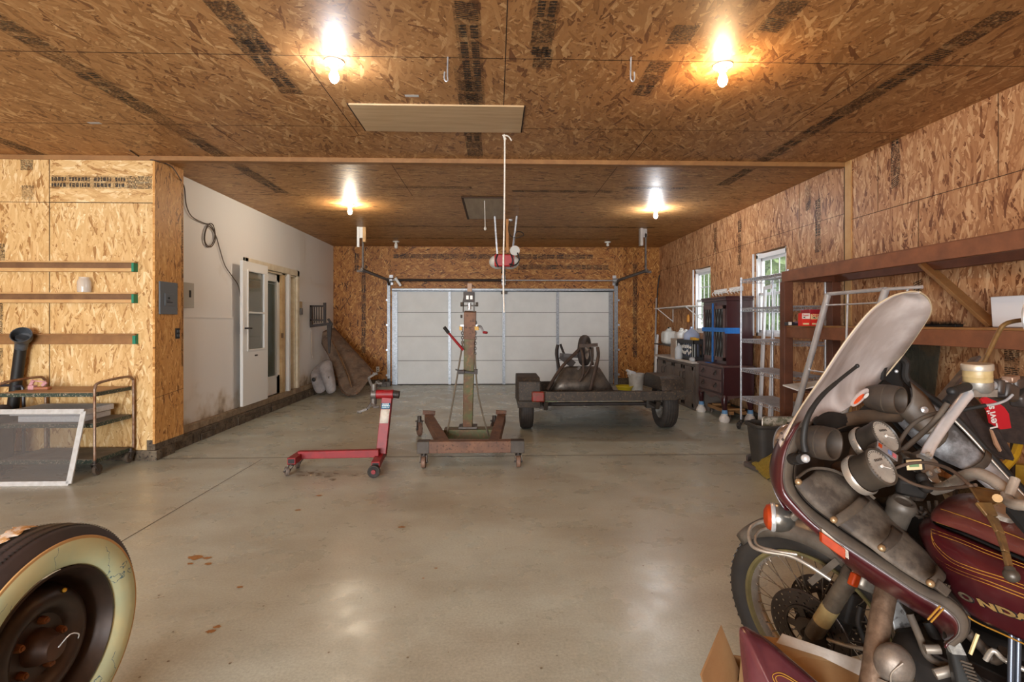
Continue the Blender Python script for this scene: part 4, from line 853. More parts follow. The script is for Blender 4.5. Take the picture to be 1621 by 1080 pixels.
# ---- shop-built lift
GRN = pm('worn_green_paint', (84,92,56), (98,66,46), 7, .5, .2, thr=(.38,.62), c3=(120,88,58)); RB = pm('rust_brown_beam', (126,90,68), (96,70,58), 7, .65, .2, c3=(80,56,44)); GEND = pm('bare_grey_end', (82,74,66), (60,52,46), 10, .55, .3)
lf = thing('shop_lift', (-.2, 5.6, 0), 'tall green and rust steel post lift on a U-shaped caster base', 'lift')
zb = .2
rb((-.73, 5.02, zb), (.255, 5.02, zb), .1, .11, 'front_beam', RB, lf); rb((-.745, 5.02, zb), (-.63, 5.02, zb), .108, .114, 'beam_sleeve', GEND, lf); rb((.14, 5.02, zb), (.27, 5.02, zb), .108, .114, 'beam_sleeve', GEND, lf)
rb((-.5, 5.07, zb), (-.83, 6.5, zb), .1, .1, 'side_leg', RB, lf); rb((-.02, 5.07, zb), (.07, 6.5, zb), .1, .1, 'side_leg', RB, lf)
rb((-.56, 5.72, zb-.02), (.01, 5.72, zb-.02), .18, .1, 'cross_plate', GRN, lf)
for p in ((-.685, 5.02), (.215, 5.02)): caster_part(lf, (p[0], p[1], .15), .055, (1,0,0), (.0,-.02,0), pm('tan_caster', (132,102,84), (100,76,62), 20, .6), .04)
for p, s in (((-.85, 6.42), -1), ((.06, 6.42), -1)):
    caster_part(lf, (p[0]-.08, p[1], .24), .085, (.9,.4,0), (0,-.01,0), pm('tan_caster_big', (128,98,82), (96,72,60), 20, .6), .04)
m = MB(); m.bar((-.9,6.5,.27), (-.75,6.5,.26), .04, .05); build(m, 'leg_tab', RB, lf)
m = MB(); m.bar((.0,6.5,.27), (.13,6.5,.26), .04, .05); build(m, 'leg_tab', RB, lf)
cb0, cb1 = V((-.305, 5.7, .24)), V((-.27, 5.52, 1.485))
m = MB(); m.box(-.40, -.205, 5.62, 5.8, .24, .262); build(m, 'mast_foot', STEELD, lf)
rb(cb0, cb1, .1, .12, 'mast', GRN, lf, up=(0,-1,0), w1=.118, h1=.12); pm_ = cb0.lerp(cb1, .78)
rb(pm_, cb1+V((0,0,.01)), .124, .126, 'mast_sleeve', RB, lf, up=(0,-1,0))
def L(px, py, Y=5.5): return at(px, py, Y)
m = MB()
for s in (-1, 1): m.bar(L(742+s*8.5,494), L(742+s*8.5,478), .012, .05, (0,1,0)); m.bar(L(742+s*8.5,478), L(742+s*6,463,5.48), .014, .05, (0,1,0))
m.bar(L(731,484), L(757,484), .03, .016); build(m, 'head_clevis', GEND, lf)
m = MB(); p, q = L(734,478), L(751,464); m.box(p.x, q.x, 5.44, 5.6, p.z, q.z+.01); build(m, 'head_block', BLACKM, lf)
m = MB(); p, q = L(738,474,5.43), L(748,468,5.43)
m.box(p.x, p.x+.025, 5.43, 5.439, p.z, q.z); m.box(q.x-.025, q.x, 5.43, 5.439, p.z, q.z); build(m, 'head_slot', PORC, lf)
p, q = L(740,463), L(747,449); m = MB(); m.box(p.x, q.x, 5.48, 5.56, p.z, q.z); build(m, 'head_tip', pm('tip_brown', (164,136,116), rough=.7), lf)
m = MB(); m.cyl(L(743,490), L(743,480), .02, n=12); build(m, 'hydraulic_rod', CHROME, lf)
for s, px in ((-1, 729), (1, 757)): m = MB(); m.cyl(L(px,482,5.46), L(px+s*-4,482,5.46), .022, n=8); build(m, 'bolt', GEND, lf)
m = MB(); m.cyl(L(732,501,5.45), L(729,501,5.45), .016, n=8); build(m, 'bolt', GEND, lf)
YEL = pm('yellow_winch', (206,160,34), (176,126,40), 20, .5)
for x0_, x1_ in ((728,732),(752,758)): m = MB(); p, q = L(x0_,523), L(x1_,517); m.box(p.x, q.x, 5.42, 5.56, p.z, q.z); build(m, 'winch_body', YEL, lf)
m = MB(); m.bar(L(729,516), L(756,516), .012, .02); build(m, 'winch_bracket', STEEL, lf)
m = MB(); m.tube([L(756,517), L(761,517,5.44), L(765,525,5.4), L(768,527,5.4)], .012, 8, curve=2); cr_ = build(m, 'winch_crank', STEEL, lf)
m = MB(); m.cyl(L(765,526,5.4), L(771,527,5.38), .014, n=10); build(m, 'crank_grip', RP, cr_)
m = MB(); m.cyl(L(733,554,5.46), L(709,526,5.4), .014, .012, 10); h_ = build(m, 'jack_handle', RP, lf); m = MB(); m.cyl(L(710,527,5.4), L(703,518,5.38), .018, n=10); build(m, 'handle_grip', BLACKP, h_)
def chain(m, p, q, n, r=.012):
    p, q = V(p), V(q)
    for i in range(n):
        c = p.lerp(q, (i+.5)/n); a_ = V((1,0,0)) if i % 2 else V((0,1,0)); L_ = (q-p).length/n*.72; u_ = (q-p).normalized()
        m.tube([c+a_*r*math.cos(2*PI*k/8)+u_*L_*math.sin(2*PI*k/8) for k in range(8)], .0035, 5, closed=True)
m = MB(); chain(m, L(753,505), L(752,562), 14); build(m, 'chain', STEELD, lf)
m = MB(); chain(m, L(732,522), L(732,555), 9); build(m, 'chain', STEELD, lf)
CAB = pm('grey_hose', (112,100,82), (92,82,70), 14, .6)
m = MB(); m.tube([L(733,540,5.47), L(728,570,5.5), L(718,630,5.55), L(706,695,5.62)], .009, 8, curve=6); build(m, 'hose', CAB, lf)
m = MB(); m.tube([L(752,560,5.47), L(753,585,5.5), L(758,630,5.55), L(773,690,5.62)], .009, 8, curve=6); build(m, 'hose', CAB, lf)
m = MB(); m.bar(L(727,588), L(756,591), .05, .02); m.bar(L(721,585), L(731,588), .015, .015); m.box(L(725,0).x, L(735,0).x, 5.45, 5.54, L(0,594).z, L(0,588).z); m.box(L(751,0).x, L(756,0).x, 5.45, 5.54, L(0,592).z, L(0,587).z); build(m, 'guide_bracket', BLACKM, lf)
# ---- utility trailer, tail to the viewer, tongue resting low
TRM = pm('trailer_dark_steel', (66,57,49), (48,42,37), 10, .6, .3, c3=(92,74,56)); DECK = pm('trailer_deck', (86,72,58), (60,50,42), 6, .75)
tl = thing('utility_trailer', (1.35, 7.0, 0), 'low dark steel trailer with two wheels and fenders, carrying the wheelbarrow', 'trailer')
tz = lambda y: .525-(y-6.35)*.125
def tq(x, y, dz=0): return V((x, y, tz(y)+dz))
m = MB(); m.prism([tq(.62,6.35,-.012), tq(2.36,6.35,-.012), tq(2.36,8.5,-.012), tq(.62,8.5,-.012)], (0,0,.02)); build(m, 'deck', DECK, tl)
rb(tq(.6,6.35,-.04), tq(2.2,6.35,-.04), .05, .11, 'tail_rail', TRM, tl); m = MB(); m.prism([tq(2.14,6.33,-.095), tq(2.2,6.33,-.095), tq(2.40,6.33,.0), tq(2.40,6.33,.02), tq(2.14,6.33,.02)], (0,.06,0)); build(m, 'tail_corner', TRM, tl)
rb(tq(.62,6.35,-.04), tq(.62,8.5,-.04), .05, .1, 'side_rail', TRM, tl); rb(tq(2.3,6.4,-.04), tq(2.3,8.5,-.04), .05, .1, 'side_rail', TRM, tl)
rb(tq(.5,8.45,.08), tq(1.75,8.45,.08), .03, .17, 'front_board', TRM, tl)
rb((.62,8.5,.22), (1.45,9.9,.1), .06, .07, 'tongue', TRM, tl); rb((2.25,8.5,.22), (1.5,9.9,.1), .06, .07, 'tongue', TRM, tl); m = MB(); m.sphere((1.475,9.95,.06), .06); build(m, 'coupler', TRM, tl)
m = MB(); m.cyl((.42,6.85,.31), (2.2,6.85,.31), .025, n=10); build(m, 'axle', BLACKM, tl)
for x in (.62, 2.02):
    m = MB(); m.bar((x,6.5,.33), (x,7.2,.33), .04, .04); m.box(x-.05, x+.05, 6.8, 6.9, .26, .42); m.bar((x,6.45,.4), (x,6.52,.3), .03, .05, (1,0,0)); build(m, 'leaf_spring', TRM, tl)
TT = pm('trailer_tire', (58,50,44), (42,36,32), 10, .75, bump=.2)
def tire(parent, c, r, w, ax=(1,0,0), mats=None, rim=.6, tread=0, name='tire'):
    c = V(c); m = MB(); a_ = w/2
    m.lathe(c, ax, [(r*rim,-a_*.7), (r*.78,-a_), (r*.93,-a_*.92), (r,-a_*.6), (r,a_*.6), (r*.93,a_*.92), (r*.78,a_), (r*rim,a_*.7)], 40); t_ = build(m, name, mats or TT, parent, ang=50)
    for k in range(tread):
        o_ = -a_*.5+a_*k/(tread-1) if tread > 1 else 0; mm = MB(); mm.lathe(c+V(ax)*o_, ax, [(r+.001,-.003), (r+.001,.003)], 40); build(mm, 'tread_groove', BLACKP, t_)
    mm = MB(); mm.lathe(c, ax, [(r*rim,-a_*.7), (r*rim*.9,-a_*.5), (r*rim*.6,-a_*.2), (.001,-a_*.25)], 28); mm.lathe(c, ax, [(r*rim,a_*.7), (r*rim*.9,a_*.5), (r*rim*.6,a_*.2), (.001,a_*.25)], 28)
    for k in range(5): an = 2*PI*k/5; mm.cyl(c+V((0, math.cos(an)*r*.22, math.sin(an)*r*.22))-V(ax)*a_*.6, c+V((0, math.cos(an)*r*.22, math.sin(an)*r*.22))+V(ax)*a_*.6, .012, n=6)
    build(mm, 'rim', pm('trailer_rim', (170,166,158), (120,110,100), 14, .5, .4), t_)
    return t_
tire(tl, (.395, 6.85, .31), .31, .17, tread=4); tire(tl, (2.22, 6.85, .31), .31, .2, tread=4)
for x0_, x1_ in ((.27, .55), (2.06, 2.34)):
    m = MB(); rows = []
    prof = [(6.50,.32), (6.50,.62), (6.56,.685), (7.14,.685), (7.22,.62), (7.28,.32)] if x0_ < 1 else [(6.44,.53), (6.5,.66), (6.56,.69), (7.14,.69), (7.22,.66), (7.28,.5)]
    rows = [[V((x0_,y,z)) for y, z in prof], [V((x1_,y,z)) for y, z in prof]]; m.grid(rows); 
    m.add([V((x0_+.01,y,z)) for y, z in prof], [tuple(range(len(prof)))]); m.add([V((x1_-.01,y,z)) for y, z in prof], [tuple(range(len(prof)))]) if x0_ > 1 else None
    build(m, 'wheel_fender', TRM, tl, solid=.008, bev=.006)
m = MB(); m.box(.27, .56, 6.46, 6.5, .40, .66); build(m, 'light_panel', TRM, tl, bev=.03)
m = MB(); m.box(.44, .60, 6.43, 6.46, .40, .53); tlt = build(m, 'tail_light', pm('red_lens', (140,24,20), (96,50,28), 30, .35), tl, bev=.02)
m = MB(); m.box(.6, .74, 6.33, 6.4, .42, .5); build(m, 'green_bracket', pm('green_patch', (72,86,48), rough=.6), tl)
m = MB(); m.box(.56, .60, 7.6, 7.64, .46, .53); build(m, 'paper_tag', PORC, tl)
# ---- wheelbarrow upside down on the trailer
WB = pm('dented_dark_tray', (96,86,76), (58,50,44), 7, .38, .5, r2=.65); WBF = pm('wheelbarrow_frame', (78,60,48), (50,40,34), 12, .6, .2)
wb = thing('wheelbarrow', (1.0, 7.2, tz(7.2)+.02), 'upturned dark wheelbarrow lying on the trailer deck, its wheel in the air', 'wheelbarrow')
def Wp(px, py, Y): return at(px, py, Y)
base = [Wp(870,624,6.95), Wp(972,622,6.95), Wp(968,617,7.85), Wp(880,617,7.85)]; top_ = [Wp(888,583,7.1), Wp(950,583,7.1), Wp(948,582,7.6), Wp(893,582,7.6)]
base[0].z = base[1].z = tz(6.95)+.02; base[2].z = base[3].z = tz(7.85)+.02
def rr(q, f, n=3):
    out = []
    for i in range(4):
        a_, b_, c_ = q[i-1], q[i], q[(i+1) % 4]; p1, p2 = b_.lerp(a_, f), b_.lerp(c_, f)
        for k in range(n+1): u_ = k/n; out.append(p1*(1-u_)**2+b_*2*u_*(1-u_)+p2*u_*u_)
    return out
rb_, rt_ = rr(base, .14), rr(top_, .28); mid_ = [a_.lerp(b_, .5)+V((0,-.0,.0)) for a_, b_ in zip(rb_, rt_)]
ct_ = sum(rt_, V((0,0,0)))/len(rt_)
m = MB(); m.grid([rb_, mid_, rt_, [p.lerp(ct_, .25)+V((0,0,.018)) for p in rt_], [p.lerp(ct_, .97)+V((0,0,.02)) for p in rt_]], closed=True); build(m, 'tray', WB, wb, solid=.006, ang=22, weld=True)
m = MB(); m.tube(rb_, .012, 6, closed=True); build(m, 'tray_rim', TRM, wb)
# frame timbers/tubes rising to the wheel
tr = lambda pts, r_, nm='frame_tube': (lambda m: (m.tube([Wp(*q) for q in pts], r_, 8, curve=3), build(m, nm, WBF, wb)))(MB())
tr([(866,618,6.75),(888,583,6.9),(914,556,7.0),(921,548,7.0)], .022, 'handle'); tr([(934,618,6.8),(941,590,6.85),(947,565,6.9),(946,550,6.95)], .022, 'handle')
m = MB(); m.bar(Wp(917,548,6.95), Wp(946,546,6.95), .035, .045); build(m, 'cross_bar', WBF, wb)
tr([(918,550,7.0),(922,562,6.95),(923,590,6.9),(917,604,6.9)], .018, 'leg'); tr([(917,604,6.9),(930,588,6.95),(938,570,7.0),(938,550,7.0)], .014, 'leg')
tr([(935,553,7.1),(936,566,7.1),(938,578,7.1)], .02, 'axle_strut')
tr([(936,606,6.9),(944,585,6.9),(947,560,6.93)], .018, 'leg')
m = MB(); m.bar(Wp(888,563,7.3), Wp(908,578,7.3), .05, .1); m.bar(Wp(886,562,7.3), Wp(916,564,7.25), .03, .05); build(m, 'brace', BLACKM, wb)
m = MB(); m.tube([Wp(885,585,7.3), Wp(881,560,7.3), Wp(883,546,7.3)], .025, 6, curve=3); build(m, 'leg', BLACKM, wb); m = MB(); m.tube([Wp(898,572,7.3), Wp(891,556,7.3), Wp(887,545,7.3)], .018, 6, curve=3); build(m, 'leg', BLACKM, wb)
wc2 = Wp(925.5,555,7.25); axw = V((.9,-.43,0)).normalized()
m = MB(); rW = .215
m.lathe(wc2, axw, [(.12,-.035), (.17,-.052), (.2,-.045), (rW,-.02), (rW,.02), (.2,.045), (.17,.052), (.12,.035)], 32); tw_ = build(m, 'wheel', pm('barrow_tire', (58,50,46), (44,38,36), 12, .6), wb, ang=50)
m = MB(); m.lathe(wc2, axw, [(.125,.036), (.11,.02), (.05,.012), (.02,.05), (.001,.05)], 24); m.lathe(wc2, axw, [(.125,-.036), (.11,-.02), (.05,-.012), (.02,-.05), (.001,-.05)], 24); build(m, 'wheel_rim', pm('barrow_rim', (170,160,146), (110,96,84), 18, .4, .3), tw_)
m = MB(); m.bar(Wp(914,585,6.99), Wp(918,580,6.99), .02, .03); build(m, 'fold_mark', STEELD, wb)
# bucket and basin on the floor behind
p = onz(1007, 619.5, 0); t = thing('white_bucket', (p.x, p.y, 0), 'white plastic bucket on floor behind the trailer by the back wall', 'bucket')
BW = pm('bucket_white', (206,206,204), (184,180,172), 8, .45)
m = MB(); m.lathe((p.x, p.y, .0), (0,0,1), [(.001,0), (.13,0), (.15,.29), (.165,.29), (.165,.31), (.155,.31), (.158,.33), (.165,.33), (.165,.36), (.15,.36), (.148,.3)], 28); build(m, 'pail', BW, t)
m = MB(); m.obox((p.x-.1, p.y-.02, .36), (.14,.14,.1), (0,.3,.2)); m.obox((p.x-.15, p.y-.02, .4), (.1,.14,.05), (0,.5,.1)); build(m, 'white_wadding', FOAM, t, bev=.02)
p = onz(983, 615, 0.03); m = MB(); m.lathe((p.x, p.y-.3, 0), (0,0,1), [(.001,.01), (.12,.01), (.16,.1), (.175,.11), (.16,.09), (.11,.0), (.001,.0)], 24); m.lathe((p.x, p.y-.3, .0), (0,0,1), [(.175,.11), (.175,.125), (.165,.125)], 24); tag(build(m, 'yellow_basin', pm('basin_yellow', (204,184,40), rough=.4)), 'shallow yellow basin on floor left of the white bucket', 'basin')
# ================================================================== RIGHT SIDE, FAR END
# leaning poles
for i, (a_, b_, r_, mt, lab) in enumerate((((1051,438),(1034,618),.016,STEELD,'bent dark pole leaning in back right corner, tallest there'), ((1044,472),(1036,610),.018,STEEL,'grey pole leaning beside the bent dark pole'), ((1042,530),(1037,600),.03,WHITEP,'short white strip leaning behind the grey pole'))):
    p = onx(a_[0], a_[1], XR-.05) if False else at(a_[0]-9+i*4, a_[1], YB-.14-.16*i); q = at(b_[0], b_[1], YB-.5-.2*i); d_ = (q-p).normalized(); q = p+d_*((p.z-.0)/(-d_.z))
    m = MB(); pts = [p, p.lerp(q, .12), p.lerp(q, .6), q]
    if i == 0: pts[0] = p+V((.03,0,.03))
    if i == 2: m.bar(p, q, .04, .02, (0,1,0))
    else: m.tube(pts, r_, 8, curve=3 if i == 0 else 0)
    tag(build(m, 'leaning_pole', mt), lab, 'pole', 'poles in the back right corner')
# small metal bracket shelves on the far right wall
def bshelf(px0, px1, py, X0, mat, lab, thick=.02, braces=1):
    a_ = onx(px0, py, X0+.0); y1 = a_.y; b_ = onx(px1, py, X0); y0 = b_.y; z = a_.z
    t = thing('bracket_shelf', ((X0+XR)/2, (y0+y1)/2, z), lab, 'shelf', 'small shelves on the far right wall'); m = MB(); m.box(X0, XR-.004, y0, y1, z-thick, z); build(m, 'shelf_board', mat, t, bev=.002)
    if braces:
        for y in (y0+.1, y1-.15): m = MB(); m.bar((X0+.02, y, z-thick), (XR-.01, y, z-.28), .015, .015); m.bar((XR-.012, y, z-.3), (XR-.012, y, z-thick), .02, .012, (1,0,0)); build(m, 'bracket', WHITEP, t)
    return y0, y1, z
bshelf(1036, 1087, 488, 3.3, WHITEP, 'thin white bracket shelf high beside the far window')
y0s, y1s, zs = bshelf(1035, 1078, 543.5, 3.28, STEELD, 'grey metal shelf under the jugs in the back right corner', braces=0)
# base cabinets with worktop
CABM = pm('taupe_cabinet', (108,96,88), (94,82,74), 6, .5); CTOP = pm('pale_worktop', (200,190,180), (178,166,156), 6, .5)
cy0, cy1, cz_ = 8.06, 9.95, .735
m = MB(); m.box(3.04, XR-.01, cy0, cy1+.05, cz_, cz_+.03); tag(build(m, 'worktop', CTOP, bev=.004), 'long pale worktop lying across the taupe base cabinets', 'worktop')
for k in range(2):
    a_, b_ = cy0+(cy1-cy0)*k/2, cy0+(cy1-cy0)*(k+1)/2
    t = thing('base_cabinet', (3.35, (a_+b_)/2, 0), ('taupe base cabinet next to the dark china cabinet', 'taupe base cabinet toward the back wall corner')[k], 'cabinet', 'taupe base cabinets')
    m = MB(); m.box(3.1, XR-.01, a_+.002, b_-.002, 0, cz_-.001); build(m, 'carcass', CABM, t)
    for j in range(2):
        c_, d_ = a_+(b_-a_)*j/2+.02, a_+(b_-a_)*(j+1)/2-.02; m = MB(); m.box(3.08, 3.099, c_, d_, .05, cz_-.05); m.box(3.073, 3.08, c_, c_+.06, .05, cz_-.05); m.box(3.073, 3.08, d_-.06, d_, .05, cz_-.05); m.box(3.073, 3.08, c_, d_, .05, .11); m.box(3.073, 3.08, c_, d_, cz_-.11, cz_-.05)
        dr = build(m, 'cabinet_door', CABM, t, bev=.002); yh = d_-.05 if j == 0 else c_+.05
        m = MB(); m.tube([(3.073, yh, .58), (3.045, yh, .57), (3.045, yh, .47), (3.073, yh, .46)], .006, 6); build(m, 'pull_handle', BLACKM, dr)
# jugs on the grey shelf
JUG = pm('jug_plastic', (222,224,222), (206,206,200), 8, .4)
def jug(x, y, z, w, d, h, lab, cap=BLACKP, nm='plastic_jug'):
    t = thing(nm, (x, y, z), lab, 'jug'); m = MB(); m.box(x-w/2, x+w/2, y-d/2, y+d/2, z, z+h*.78); build(m, 'body', JUG, t, bev=min(w,d)*.22)
    m = MB(); m.lathe((x, y, z+h*.76), (0,0,1), [(w*.3,0), (w*.18,h*.12), (w*.15,h*.15)], 14); m.tube([(x, y-d*.3, z+h*.74), (x, y-d*.35, z+h*.95), (x, y, z+h*.93)], .012, 6, curve=3); build(m, 'neck_handle', JUG, t)
    m = MB(); m.cyl((x, y, z+h*.9), (x, y, z+h), .024, n=12); build(m, 'cap', cap, t); return t
jug(3.45, y1s-.45, zs, .26, .3, .34, 'squat white jug with black cap on the grey corner shelf'); jug(3.42, y0s+.38, zs, .2, .24, .33, 'white jug with handle in the middle of the grey corner shelf', JUG)
m = MB(); m.lathe((3.42, y0s+.14, zs), (0,0,1), [(.001,0), (.06,0), (.06,.22), (.03,.27), (.025,.31), (.001,.31)], 16); tag(build(m, 'white_bottle', JUG), 'slim white bottle beside the jugs on the corner shelf', 'bottle')
zt = cz_+.03
def Ct(px, py, X): return onx(px, py, X)
# crate
a_, b_ = Ct(1068, 564, 3.14), Ct(1107, 566, 3.14); yc0, yc1 = 8.1, 9.0; zc1 = zt+.33
t = thing('milk_crate', (3.35, 8.55, zt), 'black milk crate with white decorations on the worktop', 'crate'); CRT = pm('crate_black', (36,34,36), rough=.5)
m = MB(); X0, X1 = 3.12, 3.52; ya, yb_ = 8.2, 8.95
for (p0, p1, q0, q1) in ((X0, X0+.012, ya, yb_), (X1-.012, X1, ya, yb_), (X0, X1, ya, ya+.012), (X0, X1, yb_-.012, yb_)):
    m.box(p0, p1, q0, q1, zt, zt+.06); m.box(p0, p1, q0, q1, zt+.27, zc1)
    n_ = 8
    for k in range(n_+1):
        if p1-p0 < .02: yy = q0+(q1-q0)*k/n_; m.box(p0, p1, max(q0,yy-.014), min(q1,yy+.014), zt+.06, zt+.27)
        else: xx = p0+(p1-p0)*k/n_; m.box(max(p0,xx-.012), min(p1,xx+.012), q0, q1, zt+.06, zt+.27)
m.box(X0, X1, ya, yb_, zt, zt+.012); build(m, 'crate_shell', CRT, t)
m = MB()
for k in range(16):
    r_ = random.Random(k); m.obox((X0-.006, ya+.1+(k % 8)*.075, zt+.13+.09*(k//8)+r_.uniform(-.02,.02)), (.006,.05,.04), (r_.uniform(0,3),0,0))
build(m, 'white_flower_cutout', PORC, t)
m = MB(); m.box(3.14, 3.36, 9.02, 9.34, zt, zt+.33); tag(build(m, 'carton', pm('worn_carton', (150,128,108), (176,160,146), 8, .8), bev=.004), 'worn carton on the worktop between crate and corner shelf', 'box')
m = MB(); m.box(3.12, 3.2, 8.97, 9.01, zt, zt+.3, 0); m.box(3.118, 3.12, 8.97, 9.01, zt+.02, zt+.12, 1); tag(build(m, 'slim_packet', [PORC, YEL]), 'slim white and yellow packet standing against the carton', 'packet')
# water cooler bottle, yellow spray bottle, clear bottle, crumpled bag
WBt = glassmat('blue_water_plastic', .62, (168,184,216))
m = MB(); wx, wy = 3.32, 8.80; m.lathe((wx, wy, zt+.34), (0,0,1), [(.001,-.3), (.13,-.3), (.135,-.2), (.128,-.15), (.135,-.1), (.135,.05), (.12,.09), (.05,.15), (.028,.165), (.028,.2), (.001,.2)], 24); tag(build(m, 'water_cooler_bottle', WBt), 'big blue clear water bottle standing in the black crate', 'water bottle')
t = thing('spray_bottle', (3.22, 8.46, zt+.02), 'spray bottle with yellow trigger in the black crate', 'spray bottle'); m = MB(); m.lathe((3.22, 8.46, zt+.02), (0,0,1), [(.001,0), (.04,0), (.04,.2), (.015,.27), (.015,.3)], 14); build(m, 'body', JUG, t); m = MB(); m.box(3.195, 3.245, 8.39, 8.55, zt+.32, zt+.37); m.bar((3.22,8.52,zt+.33), (3.22,8.58,zt+.26), .02, .02); build(m, 'trigger', YEL, t, bev=.008)
m = MB(); m.box(3.15, 3.26, 8.3, 8.42, zt+.3, zt+.36); tag(build(m, 'yellow_sponge', YEL, bev=.012), 'yellow sponge lying in the crate beside the spray bottle', 'sponge')
CLB = glassmat('clear_bottle', .5, (214,218,222))
m = MB(); m.lathe((3.07, 8.72, zt), (0,0,1), [(.001,0), (.06,0), (.065,.05), (.06,.12), (.065,.17), (.04,.21), (.02,.23), (.02,.26), (.001,.26)], 18); tag(build(m, 'clear_bottle', CLB), 'clear bottle on the worktop in front of the crate', 'bottle')
def crumple(name, c, s, mat, lab, cat, seed, amp=.35, sq=(1,1,.6), group=None):
    m = MB(); rnd = random.Random(seed); n = 18; mm = 9; c = V(c); vs = []
    ph = [V((rnd.uniform(-1,1), rnd.uniform(-1,1), rnd.uniform(-1,1))).normalized()*rnd.uniform(2,6) for _ in range(7)]
    rows = []
    for i in range(mm+1):
        a_ = PI*i/mm; row = []
        for j in range(n):
            d_ = V((math.sin(a_)*math.cos(2*PI*j/n), math.sin(a_)*math.sin(2*PI*j/n), math.cos(a_))); k_ = 1+amp*sum(abs(math.sin(d_.dot(p)+i2)) for i2, p in enumerate(ph))/7-amp*.3
            row.append(c+V((d_.x*sq[0]*s*k_, d_.y*sq[1]*s*k_, max(0, d_.z*sq[2]*s*k_+sq[2]*s*.8))))
        rows.append(row)
    m.grid(rows, closed=True); return tag(build(m, name, mat, ang=25, sub=1, weld=True), lab, cat, group)
crumple('crumpled_bag', (3.08, 8.14, zt), .06, CLB, 'crumpled clear plastic bag on the near end of the worktop', 'plastic bag', 5, .6, (.6,1.2,.6))
m = MB(); p = at(1083, 440, 8.6); m.bar(onx(1084,460,XR-.02), onx(1084,425,XR-.02), .05, .02, (1,0,0)); 
p = onx(1090.5, 506, XR-.03); m = MB(); m.lathe((XR-.04, p.y, p.z-.06), (0,0,1), [(.001,0), (.03,.02), (.028,.12), (.01,.16), (.001,.16)], 10); tag(build(m, 'orange_cone', pm('orange_plastic', (222,150,60), rough=.5)), 'small orange thing hung on the right wall near the far window', 'tool')
# hook racks
for px0, px1, py, lab in ((1131, 1150, 463.5, 'white coat hook rail above the dark cabinet, farther one'), (1155, 1176, 460, 'white coat hook rail above the dark cabinet, nearer one')):
    a_, b_ = onx(px0, py, XR-.01), onx(px1, py, XR-.01); z = a_.z; t = thing('hook_rail', (XR-.01, (a_.y+b_.y)/2, z), lab, 'hook rail', 'white hook rails on the right wall')
    m = MB(); m.box(XR-.02, XR-.001, b_.y, a_.y, z-.03, z+.04); build(m, 'rail', WHITEP, t, bev=.003)
    for k in range(4): yy = b_.y+(a_.y-b_.y)*(k+.5)/4; m = MB(); m.tube([(XR-.02, yy, z+.01), (XR-.06, yy, z-.01), (XR-.07, yy, z-.04), (XR-.05, yy, z-.06)], .006, 6, curve=2); build(m, 'hook', WHITEP, t)
# ---- china cabinet on its dolly
MAH = pm('mahogany', (66,30,32), (48,22,26), 5, .28, stretch=(1,1,.3), thr=(.3,.7)); MAHF = pm('worn_mahogany_front', (96,72,68), (74,50,48), 7, .42)
ca0, ca1 = 7.12, 8.0; cx0, cx1 = 3.13, 3.56
cc = thing('china_cabinet', (3.35, 7.55, 0), 'dark mahogany china cabinet with lattice glass doors and blue tape', 'china cabinet')
def mbx(a, name, mat=MAH, par=cc, bev=.003):
    m = MB(); m.box(*a); return build(m, name, mat, par, bev=bev)
mbx((cx0, cx1, ca0, ca1, .36, .76), 'lower_case'); mbx((cx0-.02, cx1+.0, ca0-.02, ca1+.02, .755, .785), 'waist_moulding', MAHF); mbx((cx0+.06, cx1, ca0+.04, ca1-.04, .785, 1.69), 'upper_case')
mbx((cx0+.04, cx1+.0, ca0+.02, ca1-.02, 1.685, 1.72), 'cornice'); mbx((cx0+.03, cx1, ca0+.01, ca1-.01, 1.72, 1.745), 'cornice'); mbx((cx0-.005, cx1, ca0-.01, ca1+.01, .35, .365), 'base_moulding', MAHF)
for k, z in enumerate((.40, .575)):
    d_ = mbx((cx0-.014, cx0, ca0+.06, ca1-.06, z, z+.16), 'drawer', MAHF)
    for yy in (ca0+.22, ca1-.22):
        m = MB(); m.cyl((cx0-.014, yy, z+.1), (cx0-.02, yy, z+.1), .028, n=12); m.tube([(cx0-.02, yy-.035, z+.1), (cx0-.04, yy-.03, z+.065), (cx0-.04, yy+.03, z+.065), (cx0-.02, yy+.035, z+.1)], .006, 6, curve=2); build(m, 'drawer_pull', BLACKM, d_)
GLC = glassmat('cabinet_glass', .85, (88,92,92)); xf = cx0+.06
for j in range(2):
    c_, d2 = (ca0+.07, 7.56) if j == 0 else (7.57, ca1-.07); m = MB(); z0, z1 = .84, 1.62
    for b4 in ((xf-.02, xf, c_, c_+.045, z0, z1), (xf-.02, xf, d2-.045, d2, z0, z1), (xf-.02, xf, c_, d2, z0, z0+.05), (xf-.02, xf, c_, d2, z1-.05, z1)): m.box(*b4)
    dr = build(m, 'glazed_door', MAHF, cc, bev=.002)
    m = MB(); m.box(xf-.008, xf-.004, c_+.04, d2-.04, z0+.04, z1-.04); build(m, 'door_pane', GLC, dr)
    m = MB(); yA, yB = c_+.045, d2-.045; n_ = 2; H_ = (z1-z0-.1)/2
    for r_ in range(2):
        zz0 = z0+.05+H_*r_
        for k in range(3):
            u0 = yA+(yB-yA)*k/3; u1 = yA+(yB-yA)*(k+1)/3
            m.bar((xf-.014, u0, zz0), (xf-.014, u1, zz0+H_), .006, .01, (1,0,0)); m.bar((xf-.014, u1, zz0), (xf-.014, u0, zz0+H_), .006, .01, (1,0,0))
    build(m, 'lattice', BLACKM, dr)
TAPE = pm('blue_tape', (28,116,198), (22,98,176), 20, .5)
